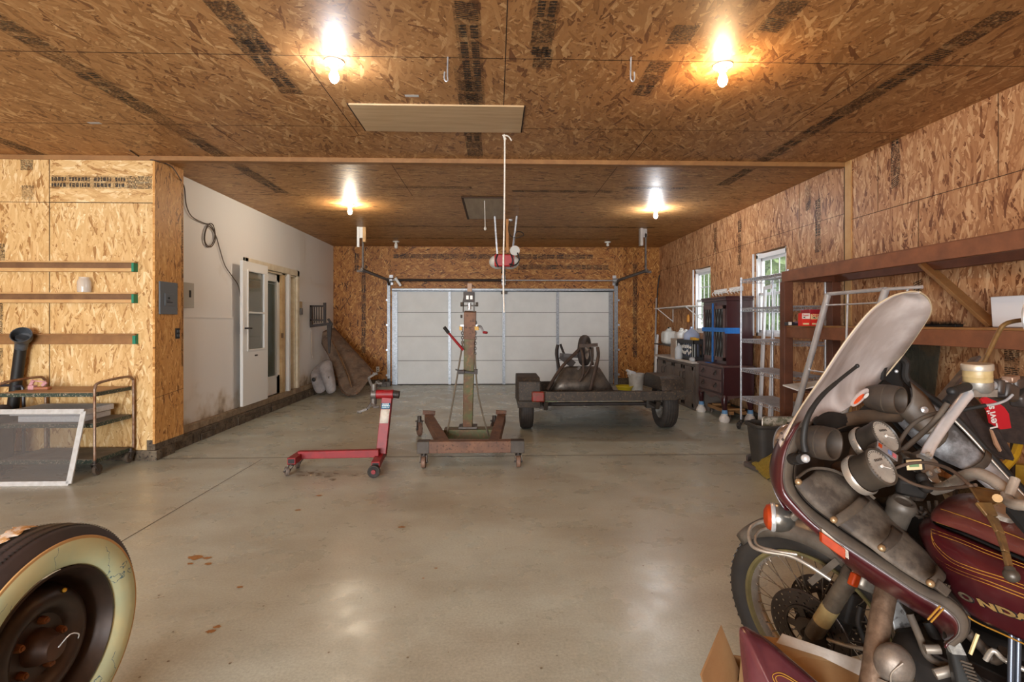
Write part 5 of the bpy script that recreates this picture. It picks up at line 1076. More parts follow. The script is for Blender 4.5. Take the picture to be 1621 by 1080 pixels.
m = MB(); m.box(xf-.026, xf-.021, ca0+.04, ca1-.04, 1.245, 1.305); m.box(xf-.026, xf+.19, ca0+.034, ca0+.038, 1.225, 1.305); build(m, 'tape_band', TAPE, cc)
m = MB(); m.prism([(xf-.027, 7.545, .8), (xf-.027, 7.6, .8), (xf-.027, 7.585, 1.66), (xf-.027, 7.54, 1.66)], (.005,0,0)); m.box(xf-.07, xf-.02, 7.6, 7.75, .786, .79); build(m, 'tape_strip', TAPE, cc)
# scalloped apron and cabriole legs
m = MB(); n_ = 24; pts = [(cx0-.004, ca0+.0+(ca1-ca0)*i/n_, .35-.05*(.5+.5*math.cos(2*PI*i/n_*2))-.01) for i in range(n_+1)]; m.prism(pts+[(cx0-.004, ca1, .36), (cx0-.004, ca0, .36)], (.015,0,0)); build(m, 'apron', MAHF, cc)
m = MB(); pts = [(cx0+(cx1-cx0)*i/16, ca0, .35-.04*(.5+.5*math.cos(2*PI*i/16))-.01) for i in range(17)]; m.prism(pts+[(cx1, ca0, .36), (cx0, ca0, .36)], (0,.015,0)); build(m, 'apron', MAHF, cc)
SOCK = pm('white_cloth_wrap', (224,216,208), (200,190,182), 30, .9)
for i, (x, y) in enumerate(((cx0+.03, ca0+.03), (cx0+.03, ca1-.03), (cx1-.04, ca0+.03), (cx1-.04, ca1-.03))):
    m = MB(); m.tube([(x,y,.36), (x-.012,y-.012,.30), (x-.005,y-.005,.22), (x+.0,y,.14), (x-.01,y-.01,.07)], [.045,.042,.034,.024,.022], 10, curve=3); lg = build(m, 'cabriole_leg', MAH, cc)
    if i != 3: m = MB(); m.cyl((x,y,.17), (x,y,.1), .036, .042, 12); build(m, 'tape_cuff', pm('pale_blue_tape', (96,138,180), rough=.6), lg); m = MB(); m.lathe((x-.005,y,.001), (0,0,1), [(.001,0), (.06,.0), (.075,.03), (.065,.07), (.042,.1), (.048,.12)], 12); build(m, 'cloth_foot', SOCK, lg)
dl = thing('wood_dolly', (3.3, 7.5, 0), 'low wooden dolly with casters under the china cabinet', 'dolly')
for x in (3.28, 3.46): rb((x, 7.2, .115), (x, 7.95, .115), .07, .05, 'rail', WOODM, dl)
for y in (7.3, 7.75): rb((3.25, y, .155), (3.5, y, .155), .07, .03, 'cross_piece', WOODM, dl)
for x in (3.28, 3.46):
    for y in (7.26, 7.88): caster_part(dl, (x, y, .092), .036, (1,0,0), (0,.012,0), WHL, .02)
m = MB(); m.box(3.5, 3.53, 7.15, 7.5, .22, .34); 
# ---- wire shelving
WIRE = pm('chrome_wire', (214,218,226), (184,190,200), 20, .25, .5)
wr = thing('wire_shelf_rack', (3.37, 6.1, 0), 'tall chrome wire shelving rack on casters beside the dark cabinet', 'wire shelving')
wx0, wx1, wy0, wy1 = 3.17, 3.585, 5.6, 6.69
for x in (wx0, wx1):
    for y in (wy0, wy1):
        m = MB(); m.cyl((x, y, .12), (x, y, 1.96), .0125, n=12)
        for k in range(34): zz = .16+k*.052; m.lathe((x, y, zz), (0,0,1), [(.0125,0), (.0138,.003), (.0125,.006)], 10)
        build(m, 'post', WIRE, wr); caster_part(wr, (x, y, .125), .045, (1,0,0), (-.03,0,0), RUBBER, .022)
for z in (1.93, 1.56, 1.165, .79, .425):
    m = MB()
    for (p, q) in (((wx0,wy0),(wx0,wy1)), ((wx1,wy0),(wx1,wy1)), ((wx0,wy0),(wx1,wy0)), ((wx0,wy1),(wx1,wy1))):
        for dz in (0, -.04): m.cyl((p[0],p[1],z+dz), (q[0],q[1],z+dz), .0045, n=6)
        L_ = math.hypot(q[0]-p[0], q[1]-p[1]); n_ = max(4, int(L_/.045))
        for k in range(n_):
            a_ = V((p[0]+(q[0]-p[0])*k/n_, p[1]+(q[1]-p[1])*k/n_, z)); b_ = V((p[0]+(q[0]-p[0])*(k+.5)/n_, p[1]+(q[1]-p[1])*(k+.5)/n_, z-.04)); c_ = V((p[0]+(q[0]-p[0])*(k+1)/n_, p[1]+(q[1]-p[1])*(k+1)/n_, z)); m.tube([a_, b_, c_], .0028, 4, cap=False)
    n_ = 40
    for k in range(1, n_): yy = wy0+(wy1-wy0)*k/n_; m.cyl((wx0,yy,z+.003), (wx1,yy,z+.003), .0024, n=4, cap=False)
    for xx in (wx0+.14, wx0+.28): m.cyl((xx,wy0,z-.003), (xx,wy1,z-.003), .004, n=5)
    build(m, 'wire_shelf', WIRE, wr)
m = MB(); m.tube([(3.6,5.75,1.85), (3.57,5.8,1.7), (3.55,5.78,1.4), (3.57,5.74,1.25)], .008, 6, curve=4)
# white screen door frame leaning behind
t = thing('white_screen_frame', (3.6, 7.0, 0), 'tall white frame leaning on wall behind the wire shelves', 'frame')
q0, q1, q2, q3 = V((3.57,6.93,0)), V((3.6,6.8,1.8)), V((3.63,6.45,1.84)), V((3.45,7.06,0))
m = MB(); m.bar((3.6,7.05,.0), (3.625,6.95,1.86), .05, .03, (1,0,0)); build(m, 'stile', WIND, t); m = MB(); m.bar((3.6,6.8,.0), (3.625,6.72,1.82), .03, .03, (1,0,0)); build(m, 'stile', WIND, t); m = MB(); m.bar((3.625,6.97,1.84), (3.625,6.7,1.86), .05, .03, (1,0,0)); build(m, 'top_rail', WIND, t)
# ---- long timber rack along the wall
rk = thing('timber_rack', (3.25, 4.0, 0), 'big brown timber rack with two long beams along the right wall', 'rack')
RX0, RX1, RY0, RY1 = 3.0, 3.5, 1.9, 5.33
for x, y in ((RX0, RY1), (RX1, RY1), (RX0, RY0), (RX1, RY0)): rb((x, y, 0), (x, y, 1.8), .09, .09 if y > 5 else .05, 'post', WOODD, rk, up=(0,1,0))
for z in (1.855, 1.28):
    rb((RX0, RY0-.1, z), (RX0, RY1+.05, z), .045, .11, 'long_beam', WOODR, rk); rb((RX1+.02, RY0-.1, z), (RX1+.02, RY1+.05, z), .045, .11, 'long_beam', WOODD, rk)
    rb((RX0, RY1, z-.0), (RX1, RY1, z-.0), .045, .11, 'cross_beam', WOODD, rk)
rb((RX0, RY1, .3), (RX1, RY1, .3), .045, .11, 'cross_beam', WOODD, rk)
m = MB(); m.box(RX0-.02, RX1+.04, RY0-.1, RY1+.0, 1.336, 1.35); build(m, 'shelf_board', WOODM, rk)
m = MB(); m.box(RX0+.03, RX0+.16, RY0-.1, RY1+.0, 1.91, 1.925); build(m, 'top_board', WOODR, rk)
a_, b_ = onx(1462, 428, 3.49), onx(1575, 530, 3.49); rb((a_.x, a_.y, 1.86), (b_.x, b_.y, 1.35), .03, .09, 'diagonal_brace', WOODL if False else WOODM, rk, up=(1,0,0))
zr = 1.351
def rp(px, X): return onx(px, 520, X)
p = rp(1275, 3.1); BR = pm('box_red', (206,44,34), rough=.5); BC = pm('box_cream', (220,200,150), rough=.5)
def carton(px0, px1, py, Y, d, mats, lab, nm='small_carton'):
    a_, b_ = at(px0, py, Y), at(px1, py, Y); h = a_.z-zr; t = thing(nm, ((a_.x+b_.x)/2, Y, zr), lab, 'box'); m = MB(); m.box(a_.x, b_.x, Y, Y+d, zr, zr+h); build(m, 'box_body', mats[0], t, bev=.001)
    m = MB(); m.box(a_.x+.001, b_.x-.001, Y-.0012, Y-.0002, zr+h*.55, zr+h*.98); build(m, 'upper_label', mats[1], t)
    w_ = b_.x-a_.x; m = MB(); m.box(a_.x+w_*.12, b_.x-w_*.12, Y-.0022, Y-.0014, zr+h*.1, zr+h*.22); build(m, 'lower_label', BC, t)
    text_mesh('lettering', 'Super', mats[2], t, (a_.x+w_*.1, Y-.003, zr+h*.78), (1,0,0), (0,0,1), w_*.34, .0004)
    m = MB(); m.prism([(a_.x+w_*.1, Y-.003, zr+h*.66), (a_.x+w_*.45, Y-.003, zr+h*.6), (a_.x+w_*.3, Y-.003, zr+h*.74)], (0,.0006,0)); build(m, 'print_mark', BLACKP, t)
carton(1269.5, 1282, 496, 4.6, .06, (BR, PORC, BR), 'small red and white carton on the rack shelf'); carton(1283, 1303, 497, 4.72, .08, (BR, BC, BR), 'wider cream and red carton beside the small red and white one')
a_, b_ = at(1282,490,4.85), at(1293,490,4.85); m = MB(); m.box(a_.x, b_.x+.05, 4.85, 5.0, zr, a_.z); tag(build(m, 'red_tin', pm('dark_red', (150,30,44), rough=.4), bev=.004), 'dark red box standing behind the cream carton', 'box')
a_, b_ = at(1248,510,5.0), at(1266,510,5.0); t = thing('dark_tin', ((a_.x+b_.x)/2, 5, zr), 'small black tin at far end of the rack shelf', 'tin'); m = MB(); m.box(a_.x, b_.x, 5.0, 5.07, zr, a_.z); build(m, 'body', pm('tin_black', (38,40,48), rough=.35), t, bev=.003)
m = MB(); m.box(a_.x, a_.x+.03, 4.995, 4.999, zr+.005, zr+.035); build(m, 'white_label', PORC, t); m = MB(); m.box(a_.x+.06, b_.x-.02, 4.995, 4.999, zr+.04, a_.z-.01); build(m, 'grey_label', pm('tin_label', (116,100,112), rough=.5), t)
# brush and white board on the shelf
p = onx(1495, 523, 3.2); rnd = random.Random(3); bt = thing('bristle_brush', (3.2, p.y, zr), 'dark bristle broom head lying on the rack shelf', 'brush'); y0_, y1_ = onx(1523, 523, 3.2).y, onx(1466, 523, 3.2).y
m = MB(); m.box(3.17, 3.23, y0_+.02, y1_-.02, zr, zr+.02); build(m, 'head', BLACKP, bt, bev=.004); m = MB()
for k in range(900): y = rnd.uniform(y0_, y1_); x = rnd.uniform(3.16,3.24); h = .05+rnd.uniform(-.014,.004); m.add([(x-.003,y-.003,zr+.015), (x+.003,y+.003,zr+.015), (x+rnd.uniform(-.01,.01), y+rnd.uniform(-.01,.01), zr+h)], [(0,1,2)])
build(m, 'bristles', pm('dark_bristle', (44,36,32), rough=.8), bt)
a_, b_ = onx(1567, 470, 3.36), onx(1640, 470, 3.36); m = MB(); m.prism([(3.345, a_.y-.03, zr), (3.345, b_.y-.3, zr), (3.36, b_.y-.3, a_.z-.0), (3.36, a_.y-.0, a_.z)], (.012,0,0)); tag(build(m, 'white_board', pm('glossy_white_board', (224,226,232), rough=.15), bev=.006), 'glossy white board standing on the rack shelf', 'board')
# greenish sheet leaning under the rack, white shelf board
m = MB(); g0, g1 = at(1285,690,5.12), at(1420,640,4.6); m.prism([(3.52,4.2,.1), (3.52,5.05,.1), (3.56,4.75,1.18), (3.56,4.1,1.2)], (.008,0,0)); tag(build(m, 'dark_glass_sheet', glassmat('green_glass', .6, (74,78,70))), 'dark greenish glass sheet leaning behind the timber rack', 'glass sheet')
m = MB(); a_ = at(1240,612,5.2); m.prism([at(1239,611,5.25), at(1300,604,5.25), at(1326,606,4.9), at(1262,619,5.1)], (0,0,.012)); o_ = tag(build(m, 'white_shelf_board', WHITEP), 'white board lying on a low shelf inside the timber rack', 'board')
zz = a_.z; rb((RX0, RY1-.02, zz-.05), (RX1, RY1-.02, zz-.05), .04, .06, 'low_cross_piece', WOODD, rk); m = MB(); m.box(RX0+.02, RX1, 4.3, RY1, zz-.035, zz-.02); build(m, 'low_shelf', WOODD, rk)
# chrome bed-frame like rack leaning on the timber rack
fr = thing('chrome_tube_frame', (2.8, 4.3, 0), 'chrome tube ladder frame leaning against the timber rack', 'tube frame')
def CT(a, b, r_, nm): m = MB(); m.cyl(a, b, r_, n=14); return build(m, nm, CHROME, fr)
A0, A1 = V((2.70, 4.92, 0.0)), V((2.905, 4.5, 1.63)); B0, B1 = V((2.70, 4.2, 0)), V((2.905, 3.82, 1.63)); A0 = A1+(onz(1238,733,0)-A1)
B0 = A0+(B1-A1)*.9
CT(A0, A1, .027, 'side_rail'); CT(B0, B1, .027, 'side_rail'); CT(A1, B1, .017, 'top_bar')
for t_ in (.06, .42, .8): CT(A1.lerp(A0, t_), B1.lerp(B0, t_), .007 if t_ > .01 else .01, 'rung')
m = MB(); m.cyl(A1.lerp(A0,.07), A1.lerp(A0,.2), .026, n=14); build(m, 'collar', CHROME, fr); m = MB(); m.cyl(B1.lerp(B0,.05), B1.lerp(B0,.12), .026, n=14); build(m, 'collar', CHROME, fr)
CT(A1.lerp(B1,.38), A1.lerp(B1,.38)+V((.05,.1,-.55)), .009, 'strut'); CT(B1, B1+V((.07,-.25,.0)), .013, 'top_return'); CT(B1+V((.05,-.15,0)), B1+V((.03,-.05,-.3)), .008, 'strut')
# bin with tray, dustpan, broom
BIN = pm('dusty_black_bin', (52,50,48), (62,58,54), 10, .6)
t = thing('black_bin', (2.25, 4.25, 0), 'black plastic bin on floor holding an old tray', 'bin')
bc = V((2.56, 4.82, 0)); m = MB(); h_ = .44
def q4(s, z, o=(0,0)): return [V((bc.x+sx*s[0]+o[0], bc.y+sy*s[1]+o[1], z)) for sx, sy in ((-1,-1),(1,-1),(1,1),(-1,1))]
m.grid([rr(q4((.001,.001),.004),.2), rr(q4((.13,.1),.004),.2), rr(q4((.175,.14),h_),.2), rr(q4((.19,.155),h_),.2), rr(q4((.19,.155),h_-.03),.2)], closed=True); build(m, 'bin_body', BIN, t, solid=.004)
tt = thing('old_tray', (2.5, 4.85, .2), 'old flaking metal tray with green and red patch, standing in the black bin', 'tray')
TRY = pm('flaking_tray_paint', (196,190,176), (128,126,104), 14, .7, thr=(.45,.55), c3=(86,98,70))
m = MB(); p0, p1, p2, p3 = at(1206,660,4.86), at(1246,660,4.86), V(), V(); m.box(p0.x-.0, p1.x+.08, 4.85, 4.858, .2, p0.z); build(m, 'tray_face', TRY, tt); m = MB(); zt_ = p0.z; m.tube([(p0.x, 4.852, .3), (p0.x, 4.852, zt_-.02), (p0.x+.02, 4.852, zt_), (p1.x+.06, 4.852, zt_), (p1.x+.08, 4.852, zt_-.02), (p1.x+.08, 4.852, .3)], .006, 6); build(m, 'tray_edge', CHROMED, tt)
m = MB(); q = at(1229,679,4.84); m.box(q.x-.02, q.x+.02, 4.845, 4.849, q.z-.02, q.z+.01); build(m, 'red_patch', RP, tt)
d0 = onz(1178, 738, 0); t = thing('dustpan', (d0.x+.1, d0.y, 0), 'grey dustpan on floor under the broom', 'dustpan')
m = MB(); m.prism([onz(1177,737,.0), onz(1209,752,.0), onz(1226,744,0), onz(1192,730,0)], (0,0,.006)); m.prism([onz(1177,737,.006), onz(1209,752,.006), onz(1213,750,.006), onz(1181,735,.006)], (0,0,.035)); m.prism([onz(1181,729,.0), onz(1200,722,.0), onz(1204,724,.0), onz(1184,731,0)], (0,0,.05)); build(m, 'pan', pm('dustpan_grey', (92,84,82), rough=.5), t, bev=.003)
m = MB(); p = onz(1200,726,.05); m.tube([p, p+V((.12,.02,.03)), p+V((.2,.0,.02))], .014, 8, curve=2); build(m, 'handle', BLACKP, t)
# broom head: straw fan
br = thing('straw_broom', (2.1, 3.7, 0), 'yellow straw broom with bristles fanned on floor beside the motorcycle fairing', 'broom')
STRAW = pm('straw', (190,164,70), (160,130,48), 60, .8, c3=(210,190,110)); rnd = random.Random(4); m = MB()
a_, b_ = onz(1193,738,.03), onz(1212,758,.0); t0_ = at(1243,712,4.35); t1_ = at(1262,737,4.25)
for k in range(420):
    u_ = rnd.uniform(-.1,1.1); s_ = a_.lerp(b_, u_)+V((rnd.gauss(0,.006), rnd.gauss(0,.01), rnd.uniform(0,.03))); e_ = t0_.lerp(t1_, u_)+V((rnd.gauss(0,.006), rnd.gauss(0,.012), rnd.gauss(0,.008))); mdl = s_.lerp(e_, .5)+V((0,0,-.01)); s_.z = max(s_.z, .004); m.tube([s_, mdl, e_], .0022, 3, cap=False)
build(m, 'bristles', STRAW, br); m = MB(); hh = V((2.5,3.9,.95)); m.cyl(t0_.lerp(t1_,.5)-V((.03,0,.01)), hh, .014, n=10); build(m, 'handle', WOODL, br); m = MB(); m.bar(t0_.lerp(t1_,.5)-V((.0,0,-.02)), t0_.lerp(t1_,.5)+V((.12,.0,.1)), .12, .05); build(m, 'binding', STRAW, br, bev=.01)
m = MB(); p = onz(1160,660,.0); q = at(1168,676,6.9); m.prism([onz(1183,682,0), onz(1199,682,0), onz(1203,676,0), onz(1188,675,0)], (0,0,.1)); tag(build(m, 'dark_cloth_heap', pm('black_cloth', (34,30,30), rough=.9), bev=.02), 'black cloth bundle on floor behind the wire rack caster', 'cloth')
# ================================================================== MOTORCYCLE
from mathutils.bvhtree import BVHTree
def A3(*q): return at(*q)
def pts3(l, dy=0, dx=0, dpx=0, dpy=0): return [at(q[0]+dpx, q[1]+dpy, q[2]+dy) for q in l]
MARO = pm('maroon_paint', (70,20,24), (54,15,20), 5, .28, thr=(.3,.7), coat=.2); MARD = pm('dusty_maroon_paint', (98,50,40), (76,28,30), 6, .35, thr=(.35,.7), coat=.3)
LEA = pm('dusty_vinyl', (62,53,46), (104,92,80), 11, .66, bump=.12, thr=(.42,.62), spec=.3); TRIM = pm('rubber_trim', (86,74,62), (60,51,44), 10, .7, spec=.25); DUSTB = pm('dusty_black_plastic', (66,52,40), (38,33,30), 9, .6)
SILV = pm('dust_whitened_vinyl', (74,70,68), (158,156,158), 9, .4, thr=(.4,.6)); GOLD = pm('gold_pinstripe', (160,114,42), rough=.4); BRASS = pm('tarnished_brass', (132,100,58), (88,66,42), 22, .45, .5)
CHD = CHROMED; AMB = pm('amber_lens', (164,58,16), (136,44,12), 40, .5, spec=.2); BLK = pm('grimy_black', (24,21,19), (40,34,30), 12, .7, spec=.25)
mc = thing('motorcycle', (1.35, 1.2, 0), 'old maroon touring motorcycle with milky windshield fairing, front wheel turned left', 'motorcycle')
def mp(m, name, mat, par=mc, **k): return build(m, name, mat, par, **k)
def tubep(l, r_, name, mat, par=mc, n=10, curve=5, m=None): m = MB(); m.tube(pts3(l), r_, n, curve=curve); return mp(m, name, mat, par)
def ruled(Ls, Rs, cols=6, bulge=0, k=4, bdir=(0,-1,0)):
    Ls, Rs = smooth([V(p) for p in Ls], k), smooth([V(p) for p in Rs], k); b = V(bdir)
    return [[l.lerp(r_, c/cols)+b*(bulge*4*(c/cols)*(1-c/cols)) for c in range(cols+1)] for l, r_ in zip(Ls, Rs)]
# front wheel
hd_, ln_ = R(119), R(9)
hv = V((math.cos(hd_), math.sin(hd_), 0)); lv = V((-hv.y, hv.x, 0)); upv = V((0,0,1))*math.cos(ln_)+lv*math.sin(ln_); axl = upv.cross(hv).normalized()      # axle points to the bike's left
wc = V((1.132, 1.805, .333))
def wpt(a_, r_, o_=0): return wc+(hv*math.cos(a_)+upv*math.sin(a_))*r_+axl*o_
fw = MB(); TI = pm('old_road_tire', (48,42,37), (34,30,28), 9, .65, bump=.15)
fw.lathe(wc, axl, [(.262,-.03), (.285,-.046), (.31,-.047), (.326,-.036), (.333,-.015), (.335,0), (.333,.015), (.326,.036), (.31,.047), (.285,.046), (.262,.03)], 72)
ft = mp(fw, 'front_tire', TI, ang=50)
m = MB()
for j in range(64):
    a0 = 2*PI*j/64
    for s in (-1, 1):
        q = [wpt(a0, .3348, s*.003), wpt(a0+.03, .3345, s*.015), wpt(a0+.012, .3335, s*.021), wpt(a0+.045, .3285, s*.035)]
        for u0, u1 in zip(q, q[1:]): m.bar(u0, u1, .008, .0035, (u0-wc).normalized())
mp(m, 'tread_groove', BLACKP, ft)
m = MB(); OLV = pm('olive_rim_edge', (110,98,60), (88,78,50), 12, .5)
m.lathe(wc, axl, [(.262,.03), (.262,.036), (.252,.036), (.244,.026)], 64); m.lathe(wc, axl, [(.262,-.03), (.262,-.036), (.252,-.036), (.244,-.026)], 64); rm = mp(m, 'rim_flange', OLV, ft)
m = MB(); m.lathe(wc, axl, [(.244,.026), (.236,.012), (.234,0), (.236,-.012), (.244,-.026)], 64); mp(m, 'rim', CHD, ft)
m = MB(); SPK = pm('dull_spoke', (150,140,128), (96,80,66), 40, .4, .8)
for j in range(40):
    a0 = 2*PI*j/40; s = 1 if j % 2 else -1; d_ = .55 if (j//2) % 2 else -.55
    m.cyl(wpt(a0+d_, .045, s*.03), wpt(a0, .236, s*.004), .0017, n=5, cap=False); m.cyl(wpt(a0, .225, s*.005), wpt(a0, .237, s*.003), .0032, n=6)
mp(m, 'spokes', SPK, ft)
m = MB(); m.cyl(wc-axl*.05, wc+axl*.05, .04, n=24); m.cyl(wc-axl*.09, wc+axl*.09, .014, n=12); m.cyl(wc+axl*.05, wc+axl*.054, .055, n=24); mp(m, 'hub', BLK, ft)
DSC = pm('brake_disc_steel', (74,64,58), (58,50,46), 14, .4, .6)
for s in (1, -1):
    c = wc+axl*s*.062; m = MB(); n_ = 60; rings = [.078, .09, .098, .106, .114, .122, .130, .138]
    # drilled ring: every other quad is left open where a hole sits
    u_ = hv; w_ = upv
    def dp(a_, r_): return c+(u_*math.cos(a_)+w_*math.sin(a_))*r_
    for ri in range(len(rings)-1):
        for j in range(n_):
            a0, a1 = 2*PI*j/n_, 2*PI*(j+1)/n_
            if ri in (1, 3, 5) and (j+ri) % 3 == 0:
                cc_ = dp((a0+a1)/2, (rings[ri]+rings[ri+1])/2); o4 = [dp(a0,rings[ri]), dp(a1,rings[ri]), dp(a1,rings[ri+1]), dp(a0,rings[ri+1])]; i4 = [cc_+(p-cc_)*.85 for p in o4]
                m.add(o4+i4, [(0,1,5,4),(1,2,6,5),(2,3,7,6),(3,0,4,7)])
            else: m.add([dp(a0,rings[ri]), dp(a1,rings[ri]), dp(a1,rings[ri+1]), dp(a0,rings[ri+1])], [(0,1,2,3)])
    dk = mp(m, 'brake_disc', DSC, ft, solid=.005, weld=True)
    m = MB()
    for j in range(5):
        a0 = 2*PI*j/5; m.bar(dp(a0,.035), dp(a0,.084), .022, .008, axl)
    m.lathe(c, axl, [(.045,-.004), (.045,.006), (.02,.012), (.001,.012)], 24); m.lathe(c+axl*s*.001, axl, [(.076,-.004), (.076,.005), (.084,.005), (.084,-.004)], 36); mp(m, 'disc_carrier', DSC, ft)
# fender over the wheel, with chrome rail
m = MB(); rows = []
for j in range(25):
    a_ = R(128-(128-12)*j/24) ; a_ = PI-a_; a_ = R(40)+R(116)*j/24
    taper = min(1, .62+j*.08); rows.append([wpt(a_, .352+.014*math.cos(t_)-.014*(abs(t_) > 1.2), .066*taper*math.sin(t_)/math.sin(1.4)) if abs(t_) < 1.3 else wpt(a_, .318, .068*taper*(1 if t_ > 0 else -1)) for t_ in [-1.4,-1.1,-.7,-.35,0,.35,.7,1.1,1.4]])
m.grid(rows); FD = pm('worn_metal_fender', (112,102,92), (72,62,54), 8, .3, .4, r2=.5); mp(m, 'front_fender', FD, solid=.003, ang=80)
m = MB()
for s in (-1, 1): m.bar(wpt(R(112), .33, s*.07), wpt(R(100), .20, s*.085), .02, .006, axl)
mp(m, 'fender_stay', FD)
tubep([(1270,815,1.80),(1240,822,1.86),(1205,826,1.86),(1187,838,1.82),(1189,862,1.76),(1210,873,1.72),(1250,880,1.68),(1280,895,1.64),(1315,918,1.6)], .0065, 'fender_rail', CHD)
tubep([(1318,851,1.7),(1280,838,1.78),(1245,835,1.84),(1210,838,1.84),(1196,850,1.80),(1200,864,1.75),(1225,872,1.7),(1262,878,1.66)], .005, 'fender_rail', CHD)
# fork
FK = pm('grimy_fork_alloy', (112,100,86), (76,64,54), 12, .45, .5)
f0, f1 = A3(1287,1006,1.70), A3(1353,902,1.58); m = MB(); m.cyl(f0, f1, .0265, .0265, 24); lg = mp(m, 'fork_leg', FK)
m = MB(); m.cyl(f1+(f0-f1)*-.02, f1+(f0-f1)*.09, .0295, n=24); mp(m, 'dust_seal', TRIM, lg); m = MB(); m.cyl(f0+(f1-f0)*.22, f0+(f1-f0)*.45, .0272, n=24); mp(m, 'yellowed_tape', pm('old_tape', (168,148,100), (150,128,84), 30, .6), lg)
m = MB(); m.cyl(f1, f1+(f1-f0).normalized()*.42, .0175, n=16); mp(m, 'fork_tube', CHD)
g0, g1 = f0-axl*.19+V((0,.0,.02)), f1-axl*.19; m = MB(); m.cyl(g0, g1, .0265, n=20); mp(m, 'fork_leg', FK); m = MB(); m.cyl(g1, g1+(f1-f0).normalized()*.26, .0175, n=16); mp(m, 'fork_tube', CHD)
m = MB(); m.sphere(f0+V((.01,0,-.01)), .035, (1,1,.9)); m.cyl(f0+V((.0,.02,-.01)), f0-axl*.1, .012, n=10); mp(m, 'axle_clamp', BLK)
m = MB(); m.sphere(f0.lerp(f1,.15)+V((.09,.04,-.01)), .05, (.9,.7,1.2)); m.obox(f0.lerp(f1,.4)+V((.1,.05,-.02)), (.09,.06,.1), (0,.4,.4)); mp(m, 'brake_caliper', BLK, bev=.01)
tubep([(1362,960,1.55),(1358,985,1.55),(1366,1010,1.55),(1368,1030,1.56)], .007, 'brake_hose', BLK); tubep([(1310,1012,1.66),(1340,1022,1.6),(1380,1030,1.5)], .006, 'rod', CHD)
m = MB(); p = A3(1368,920,1.55); m.obox(p, (.075,.05,.05), (0,.45,.3)); ch_ = mp(m, 'reflector_housing', CHD, bev=.012); m = MB(); m.obox(A3(1352,918,1.52), (.028,.02,.038), (0,.45,.3)); mp(m, 'amber_reflector', AMB, ch_, bev=.005)
m = MB(); m.cyl(f1+V((.02,.05,.0)), f1+V((.17,-.03,.03)), .02, n=8); m.obox(f1+V((.1,.1,.02)), (.22,.08,.06), (0,0,.5)); mp(m, 'lower_clamp', BLK, bev=.01)
# turn signal
c = A3(1233,820,1.6); m = MB(); d_ = V((-.85,.35,.0)).normalized()
m.lathe(c, d_, [(.001,-.045), (.02,-.042), (.036,-.025), (.043,0), (.042,.012), (.038,.02)], 28); ts = mp(m, 'turn_signal', pm('dull_chrome_shell', (150,144,136), (110,104,96), 14, .28, .8)); m = MB(); m.lathe(c, d_, [(.0425,.012), (.044,.018), (.042,.024)], 28); mp(m, 'chrome_ring', CHROME, ts)
m = MB(); m.lathe(c, d_, [(.041,.022), (.036,.034), (.02,.042), (.001,.044)], 28); mp(m, 'amber_lens', AMB, ts); m = MB(); m.cyl(c-d_*.035, A3(1264,810,1.52), .012, .009, 12); m.sphere(A3(1262,808,1.5), .012); m.bar(A3(1258,804,1.5), A3(1266,817,1.49), .006, .008); mp(m, 'stalk', CHD, ts)
# ---- fairing
O_ = [(1252,668,1.50),(1228,705,1.5),(1219,742,1.5),(1227,776,1.46),(1252,806,1.43),(1288,838,1.41),(1335,890,1.42),(1390,930,1.38),(1440,962,1.34),(1472,984,1.30),(1486,998,1.27),(1492,1010,1.24),(1495,1018,1.2)]
T_ = [(1268,668,1.44),(1248,705,1.43),(1240,740,1.42),(1242,774,1.40),(1264,803,1.38),(1300,838,1.35),(1350,872,1.31),(1400,905,1.27),(1450,938,1.23),(1493,962,1.2),(1514,982,1.18),(1515,1003,1.17),(1498,1018,1.17)]
I_ = [(1286,668,1.45),(1266,705,1.44),(1256,740,1.43),(1258,770,1.41),(1278,798,1.39),(1314,826,1.36),(1362,859,1.32),(1412,892,1.28),(1460,924,1.24),(1504,948,1.2),(1530,975,1.18),(1530,1003,1.17),(1510,1022,1.17)]
J_ = [(1312,655,1.66),(1305,695,1.66),(1302,730,1.64),(1312,760,1.6),(1340,785,1.56),(1372,812,1.52),(1402,838,1.47),(1440,868,1.41),(1476,893,1.36),(1502,922,1.3),(1532,960,1.22),(1535,1000,1.2),(1515,1024,1.19)]
m = MB(); m.grid(ruled(pts3(O_), pts3(T_), 6, .02, bdir=(-.6,-.6,-.2))); fs_ = mp(m, 'fairing_shell', MARO, solid=.004, ang=70)
m = MB(); m.tube([p+V((0,-.003,0)) for p in pts3(T_)], .002, 6, curve=4); mp(m, 'chrome_edge', STEELD, fs_)
m = MB(); m.grid(ruled(pts3(T_), pts3(I_), 4, .006)); mp(m, 'rubber_trim', TRIM, fs_, solid=.004, ang=70)
m = MB(); m.grid(ruled(pts3(I_), pts3(J_), 6, -.02)); mp(m, 'inner_liner', DUSTB, fs_, solid=.004, ang=70)
m = MB(); m.tube(pts3([(1478,985,1.2),(1466,974,1.21)], -.06) if False else pts3([(1474,985,1.19),(1493,964,1.165)]), .0022, 6); m.tube(pts3([(1469,981,1.19),(1488,960,1.165)]), .0022, 6); mp(m, 'gold_stripe', GOLD, fs_)
m = MB(); m.prism(pts3([(1301,837,1.345),(1343,873,1.32),(1344,886,1.315),(1303,858,1.34)], -.004), (0,.01,0)); ar = mp(m, 'chrome_reflector_base', CHD, fs_); m = MB(); m.prism(pts3([(1301,843,1.345),(1339,870,1.32),(1339,887,1.315),(1301,859,1.34)], -.016), (0,.012,0)); mp(m, 'amber_reflector', AMB, ar, bev=.002)
